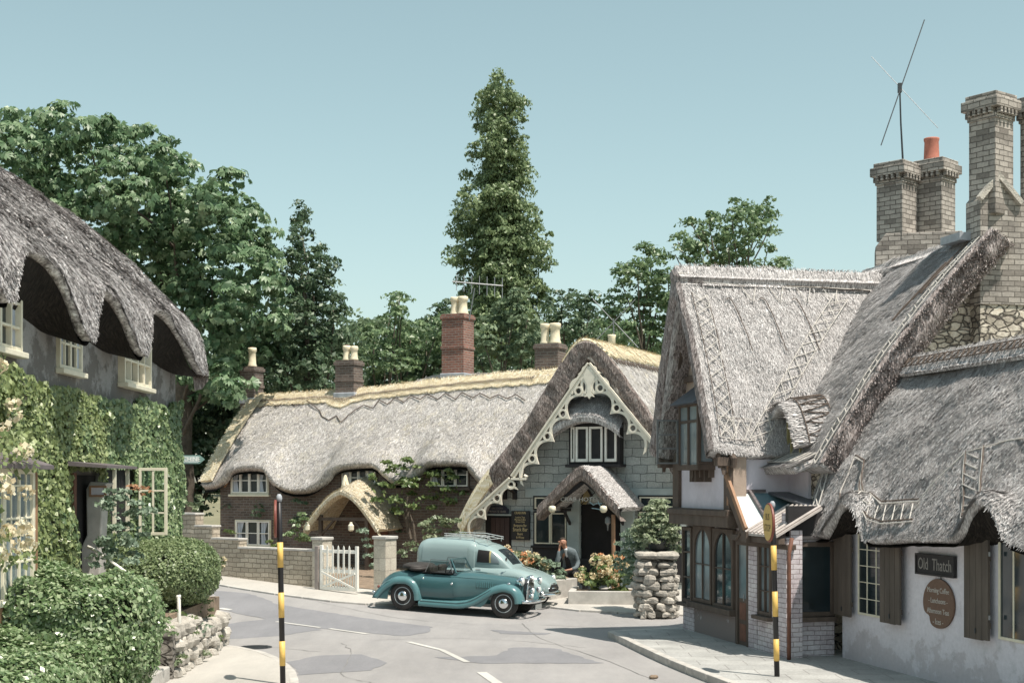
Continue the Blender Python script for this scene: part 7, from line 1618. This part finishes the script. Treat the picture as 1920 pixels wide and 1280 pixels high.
def hand(cx, cy, cz, dx, dy, dz, up, s=1.0, thumb=1):
    """palm chain + five finger chains starting at the wrist"""
    d = Vector((dx, dy, dz)).normalized(); u = Vector(up).normalized(); sd = d.cross(u).normalized(); c = Vector((cx, cy, cz)); out = []
    palm = c+d*.045*s; pe = c+d*.085*s
    out.append([(*c, .022*s), (*palm, (.034*s, .018*s)), (*pe, (.034*s, .016*s))])
    for k, L_ in enumerate((.065, .075, .070, .055)):
        o = (k-1.5)*.019*s; b = pe+sd*o; q1 = b+d*L_*.45*s-u*.010*s; q2 = b+d*L_*.8*s-u*.028*s; q3 = b+d*L_*.95*s-u*.045*s
        out.append([(*pe, (.034*s, .016*s)), (*b, .0095*s), (*q1, .009*s), (*q2, .0085*s), (*q3, .007*s)])
    t0 = c+d*.03*s+sd*thumb*.03*s; t1 = t0+d*.03*s+sd*thumb*.025*s; t2 = t1+d*.03*s+sd*thumb*.005*s
    out.append([(*palm, (.034*s, .018*s)), (*t0, .012*s), (*t1, .011*s), (*t2, .009*s)]); return out
HD = (-.12, -.30, 1.30)    # head centre
body = [[(0, .10, .52, (.16, .12)), (0, .05, .70, (.15, .11)), (-.01, -.06, .90, (.16, .11)), (-.03, -.16, 1.04, (.15, .10)), (-.06, -.21, 1.12, .065), (-.09, -.25, 1.18, .052), (-.11, -.28, 1.24, (.070, .078)), (-.12, -.30, 1.31, (.076, .090)), (-.125, -.29, 1.37, (.066, .078))],
        [(0, .10, .52, (.16, .12)), (-.10, .05, .50, .095), (-.14, -.36, .50, .068), (-.15, -.36, .30, .052), (-.15, -.33, .09, .038), (-.16, -.44, .04, .034)],
        [(0, .10, .52, (.16, .12)), (.12, .05, .50, .095), (.20, -.34, .50, .068), (.21, -.30, .28, .052), (.21, -.26, .09, .038), (.22, -.37, .04, .034)],
        [(-.03, -.16, 1.04, (.15, .10)), (-.19, -.16, 1.03, .062), (-.27, -.30, .80, .048), (-.25, -.40, .74, .044), (-.215, -.40, .98, .034), (-.195, -.375, 1.17, .024)],
        [(-.03, -.16, 1.04, (.15, .10)), (.15, -.13, 1.02, .062), (.24, -.12, .78, .048), (.20, -.26, .64, .040), (.08, -.36, .60, .030), (.035, -.39, .60, .024)]]
h1 = hand(-.195, -.375, 1.17, .10, .10, 1, (.8, .6, 0), 1.05, -1); h2 = hand(.035, -.39, .60, -.8, -.3, -.25, (0, -.2, 1), 1.05, 1)
body += h1+h2
# nose, ears, chin
body += [[(-.12, -.30, 1.31, (.076, .090)), (-.13, -.385, 1.30, .016), (-.13, -.405, 1.285, .012)], [(-.12, -.30, 1.31, (.076, .090)), (-.20, -.285, 1.30, .016), (-.21, -.28, 1.315, .012)], [(-.12, -.30, 1.31, (.076, .090)), (-.04, -.285, 1.30, .016), (-.03, -.28, 1.315, .012)]]
bo_ = skin('body', body, 'skin_tone', mn, TM_, 1)
skin('jacket', [[(0, .11, .56, (.185, .15)), (0, .05, .72, (.18, .14)), (-.01, -.05, .90, (.185, .135)), (-.03, -.14, 1.04, (.185, .13)), (-.05, -.195, 1.12, .095), (-.07, -.215, 1.16, .07)], [(-.03, -.14, 1.04, (.175, .12)), (-.20, -.15, 1.035, .080), (-.275, -.30, .80, .066), (-.255, -.40, .735, .060), (-.225, -.40, .93, .050), (-.205, -.385, 1.09, .044)],
      [(-.03, -.14, 1.04, (.175, .12)), (.16, -.12, 1.03, .080), (.25, -.11, .78, .066), (.22, -.24, .645, .058), (.11, -.34, .605, .044)], [(0, .11, .56, (.185, .15)), (-.16, .05, .50, (.08, .06)), (-.20, -.04, .46, .04)], [(0, .11, .56, (.185, .15)), (.18, .08, .52, (.09, .06)), (.27, .04, .44, (.06, .04))]], 'cloth_grey', mn, TM_, 2)
skin('shirt', [[(-.065, -.255, 1.14, .055), (-.05, -.245, 1.10, .052), (-.055, -.225, 1.05, (.05, .04)), (-.04, -.205, .95, (.035, .03)), (-.02, -.17, .86, .02)]], 'shirt', mn, TM_, 2)
skin('waistcoat', [[(-.06, -.205, .98, (.035, .02)), (-.035, -.16, .86, (.07, .05)), (-.01, -.08, .70, (.085, .06)), (0, -.04, .60, (.09, .07))]], 'cloth_dark', mn, TM_, 2)
skin('trousers', [[(0, .10, .54, (.175, .135)), (-.10, .05, .51, .115), (-.14, -.37, .51, .086), (-.15, -.37, .30, .072), (-.15, -.34, .10, .062)], [(0, .10, .54, (.175, .135)), (.12, .05, .51, .115), (.20, -.35, .51, .086), (.21, -.31, .28, .072), (.21, -.27, .10, .062)]], 'cloth_dark', mn, TM_, 2)
for sx, sy in ((-.15, -.34), (.21, -.27)): skin('shoe', [[(sx, sy+.03, .05, .045), (sx-.005, sy-.06, .045, (.05, .04)), (sx-.01, sy-.16, .035, (.045, .03))]], 'shoe', mn, TM_, 2)
skin('hair', [[(-.12, -.245, 1.25, .050), (-.12, -.255, 1.32, (.090, .075)), (-.125, -.285, 1.375, (.086, .070)), (-.125, -.335, 1.395, (.068, .030))]], 'hair', mn, TM_, 2)
ey = MB(TM_)
for x in (-.155, -.100): ey.rock((x, -.383, 1.325), (.012, .008, .006), 1, 8, 6, 0)
ey.build('eyes', m['cloth_dark'], bo_); MB(TM_).rock((-.128, -.383, 1.258), (.022, .008, .005), 1, 8, 6, 0).build('mouth', m['red_paint'], bo_)
# ================================================================ TREES
def limb(mb, p0, p1, r0, r1, bend=.3, n=6):
    p0 = Vector(p0); p1 = Vector(p1); L_ = (p1-p0).length; o = Vector(rdir(1)[0])*L_*bend*.22; pts = []; rs = []
    for i in range(n+1):
        t = i/n; pts.append(p0.lerp(p1, t)+o*math.sin(math.pi*t)+Vector(rdir(1)[0])*L_*.012); rs.append(r0+(r1-r0)*t)
    mb.tube(pts, rs, 7); return pts
def tree(name, label, cat, base, trunk_top, tr, blobs, mat, size, dens, cr, nl, inner=6, palm=0, aspect=.55, group=None, droop=.5, limbs=14, jit=.5, flat=.6, lr=.12):
    t = thing(name, base, label, cat, group)
    C, N = clumps(blobs, dens*2.3, cr, nl, inner*3.5, flat=flat); leaves('crown', C, N, size, m[mat], t, aspect, droop, jit, palm)
    mb = MB(); b = Vector(base); tt = Vector(trunk_top); pts = limb(mb, b-Vector((0, 0, .3)), tt, tr, tr*.45, .15, 8)
    k = sorted(blobs, key=lambda q: -q[3])[:limbs] if len(blobs) > limbs else blobs
    for q in blobs if len(blobs) <= limbs else random.Random(2).sample(list(blobs), limbs):
        s = pts[R.randint(3, 8)]
        if q[2] > s.z-1: limb(mb, s, q[:3], min(lr, tr*.35)*.6, .02, .3)
    mb.build('trunk', m['bark'], t, smooth=True); return t
def gb(lst, Y, spread=0): 
    out = []
    for i, q in enumerate(lst):
        yy = Y+((i*37) % 10-5)/5*spread; out.append(wblob(q[0], q[1], q[2], yy))
    return out
def at(px, Y, z=None): X = K(px)*Y; return (X, Y, g(X, Y) if z is None else z)
# horse chestnut over the left cottage
bl = gb([(15, 300, 62), (50, 225, 38), (95, 240, 50), (160, 250, 52), (215, 275, 52), (270, 280, 48), (310, 320, 50), (335, 365, 50), (60, 330, 70), (130, 330, 75), (210, 360, 80), (280, 400, 75), (345, 430, 60), (390, 370, 45), (425, 350, 34), (445, 410, 45), (410, 440, 55), (465, 460, 40), (330, 490, 70), (400, 520, 65), (460, 520, 50), (495, 500, 34), (360, 580, 62), (430, 590, 60), (485, 580, 45), (515, 560, 30), (400, 650, 55), (450, 660, 50), (495, 640, 40), (370, 690, 40), (420, 715, 42), (395, 745, 30), (60, 420, 80), (150, 450, 90), (250, 500, 80), (500, 440, 20), (520, 600, 26)], 47, 3.0)
tree('horse_chestnut', 'huge horse chestnut tree with star-shaped leaves above the left cottage', 'tree', at(330, 48), (-10.5, 48, 10), .55, bl, 'leaf_chestnut', .22, 2.2, .46, 20, inner=2.2, palm=5, droop=1.4, jit=.4, flat=.55)
# conical tree right of it
bl = gb([(a_, b_, c_*1.12) for a_, b_, c_ in [(565, 398, 12), (563, 425, 17), (567, 455, 22), (560, 490, 24), (585, 480, 22), (575, 515, 34), (605, 505, 20), (560, 560, 42), (600, 560, 36), (625, 580, 22), (545, 600, 40), (590, 610, 44), (630, 625, 26), (560, 650, 46), (610, 655, 36), (540, 690, 36), (590, 700, 40), (535, 520, 20), (640, 655, 14), (520, 650, 36), (500, 700, 36)]], 50, 1.6)
tree('maple_tree', 'dark conical tree right of the chestnut, behind the cottage chimneys', 'tree', at(575, 50), (-7.2, 50, 7), .28, bl, 'leaf_dark', .17, 4.0, .32, 44, inner=8, limbs=6, flat=.9)
# shrubby trees behind the middle of the row
bl = gb([(700, 640, 34), (735, 625, 36), (770, 635, 36), (750, 590, 22), (735, 565, 10), (752, 560, 9), (750, 575, 12), (800, 640, 40), (830, 660, 36), (690, 680, 34), (740, 680, 40), (790, 690, 40), (820, 620, 26)], 55, 1.5)
tree('bay_tree', 'rounded mid-green tree with two spires left of the tall red chimney', 'tree', at(750, 55), at(750, 55, 5), .2, bl, 'leaf_oak', .18, 3.4, .36, 34, inner=5)
bl = gb([(820, 590, 18), (838, 580, 20), (815, 610, 22), (845, 600, 24)], 62, 1)
tree('yew_tree', 'small dark tree peeping out behind the tall red chimney', 'tree', at(835, 62), at(835, 62, 6), .2, bl, 'leaf_dark', .2, 4, .35, 30, inner=6)
# the tall poplar
pop = [(931, 148, 6), (932, 160, 12), (920, 182, 20), (950, 176, 18), (912, 200, 22), (945, 205, 30), (975, 195, 14), (905, 235, 18), (935, 240, 28), (965, 240, 24), (915, 275, 24), (950, 280, 30), (890, 285, 12), (975, 290, 20), (905, 320, 26), (945, 325, 34), (980, 330, 20), (875, 330, 12), (925, 365, 34), (970, 370, 32), (890, 385, 30), (860, 400, 16), (940, 410, 40), (990, 410, 26), (900, 425, 32), (865, 430, 22), (955, 455, 42), (1005, 450, 26), (910, 470, 34), (870, 465, 18), (850, 485, 16), (975, 500, 42), (1018, 490, 20), (925, 520, 40), (875, 510, 24), (990, 545, 36), (940, 565, 42), (895, 560, 30), (1010, 590, 28), (965, 610, 40), (915, 620, 36)]
tree('poplar', 'tall slender poplar rising behind the chimneys in the centre', 'tree', at(945, 64), at(940, 64, 17), .45, gb([(a, b, c*1.08) for a, b, c in pop]+[(938, y_, 16+(y_-160)*.09) for y_ in range(190, 640, 22)], 64, 1.2), 'leaf_poplar', .155, 4.2, .36, 56, inner=16, limbs=8, lr=.04, flat=1.1, droop=1.5, jit=.7)
bl = gb([(905, 630, 26), (930, 600, 26), (960, 590, 30), (990, 600, 30), (1005, 640, 26), (940, 650, 34), (980, 660, 36), (900, 670, 26), (1015, 670, 22), (970, 565, 20)], 52, 1)
tree('fruit_tree', 'light green bushy tree at the foot of the poplar between two chimneys', 'tree', at(950, 52), at(950, 52, 4), .18, bl, 'leaf_far', .19, 4.2, .32, 36, inner=7)
# trees to the right, behind the inn ridge
bl = gb([(1050, 570, 26), (1080, 560, 24), (1105, 575, 26), (1060, 610, 30), (1095, 610, 32), (1045, 640, 26), (1120, 640, 34), (1075, 650, 30), (1040, 600, 20), (1150, 660, 30)], 62, 1.5)
tree('oak_tree', 'dark wood-edge tree just right of the poplar behind the inn chimney', 'tree', at(1080, 62), at(1080, 62, 6), .25, bl, 'leaf_dark', .18, 3.4, .38, 34, inner=6)
bl = gb([(1195, 500, 26), (1225, 485, 26), (1250, 505, 28), (1165, 530, 26), (1200, 540, 36), (1245, 545, 34), (1150, 570, 24), (1180, 590, 38), (1230, 590, 38), (1265, 570, 26), (1160, 620, 30), (1205, 640, 40), (1250, 630, 34), (1175, 510, 14), (1215, 470, 14), (1265, 620, 24), (1140, 600, 18)], 57, 1.6)
tree('ash_tree', 'leafy green tree left of the steep shop gable', 'tree', at(1210, 57), at(1210, 57, 7), .28, bl, 'leaf_oak', .19, 3.2, .38, 34, inner=5)
bl = gb([(a_, b_, c_*1.12) for a_, b_, c_ in [(1405, 470, 16), (1395, 485, 18), (1385, 465, 16), (1365, 460, 16), (1335, 465, 18), (1310, 462, 18), (1350, 505, 20), (1435, 470, 10), (1390, 385, 22), (1410, 400, 24), (1375, 405, 20), (1435, 395, 22), (1445, 420, 18), (1400, 430, 26), (1425, 445, 20), (1380, 445, 20), (1350, 430, 20), (1340, 445, 22), (1315, 430, 16), (1295, 420, 14), (1300, 450, 22), (1275, 455, 20), (1265, 475, 14), (1320, 480, 20), (1345, 490, 22), (1370, 480, 18), (1390, 500, 22), (1360, 510, 20), (1420, 505, 14), (1468, 490, 9), (1460, 505, 10), (1290, 480, 14), (1330, 410, 10), (1455, 512, 12)]], 60, 2.0)
t = tree('open_crowned_tree', 'open-branched tree standing above the shop roof ridge', 'tree', at(1385, 60), at(1385, 60, 10.5), .30, bl, 'leaf_oak', .20, 2.6, .34, 34, inner=4, flat=.95, limbs=26, lr=.22)
# far wood closing the view
C = []; N = []
for px in range(-60, 1330, 7):
    Y = 84+R.uniform(-5, 7); top_ = 640+18*math.sin(px*.021)+12*math.sin(px*.057)+R.uniform(-8, 8)
    if 640 < px < 720: top_ = 612+R.uniform(-6, 6)
    r = R.uniform(16, 26)
    for yy in (top_, top_+34, top_+74, top_+118, top_+160): C.append(wblob(px+R.uniform(-4, 4), yy, r, Y+R.uniform(-2, 2)))
Cc, Nn = clumps(C, 1.0, .6, 20, 2.0); o = leaves('woodland', Cc, Nn, .42, m['leaf_far']); setp(o, 'distant wood closing the view behind the roofs', 'woodland', kind='stuff')
# shaded undergrowth below the chestnut, behind the left cottage
bl = gb([(345, 780, 45), (385, 800, 40), (350, 850, 45), (390, 860, 40), (345, 920, 45), (300, 900, 45), (430, 800, 45), (400, 900, 30), (420, 760, 40), (460, 780, 35), (480, 760, 35), (360, 740, 35)], 50.5, 1)
tree('holly_bush', 'dark undergrowth tree in the shade below the chestnut', 'tree', at(370, 51.5), at(375, 51.5, 3), .15, bl, 'leaf_dark', .24, 3.5, .4, 36, inner=9)
bl = gb([(560, 740, 45), (620, 730, 45), (680, 720, 40), (500, 735, 40), (740, 715, 40), (800, 700, 40), (860, 690, 40), (900, 700, 40), (960, 700, 40), (1020, 690, 40), (1070, 680, 36)], 56, 1)
tree('laurel_hedge', 'dense dark laurel hedge behind the cottage roofs', 'hedge', at(780, 56), at(780, 56, 3), .15, bl, 'leaf_dark', .24, 3.2, .4, 34, inner=9)
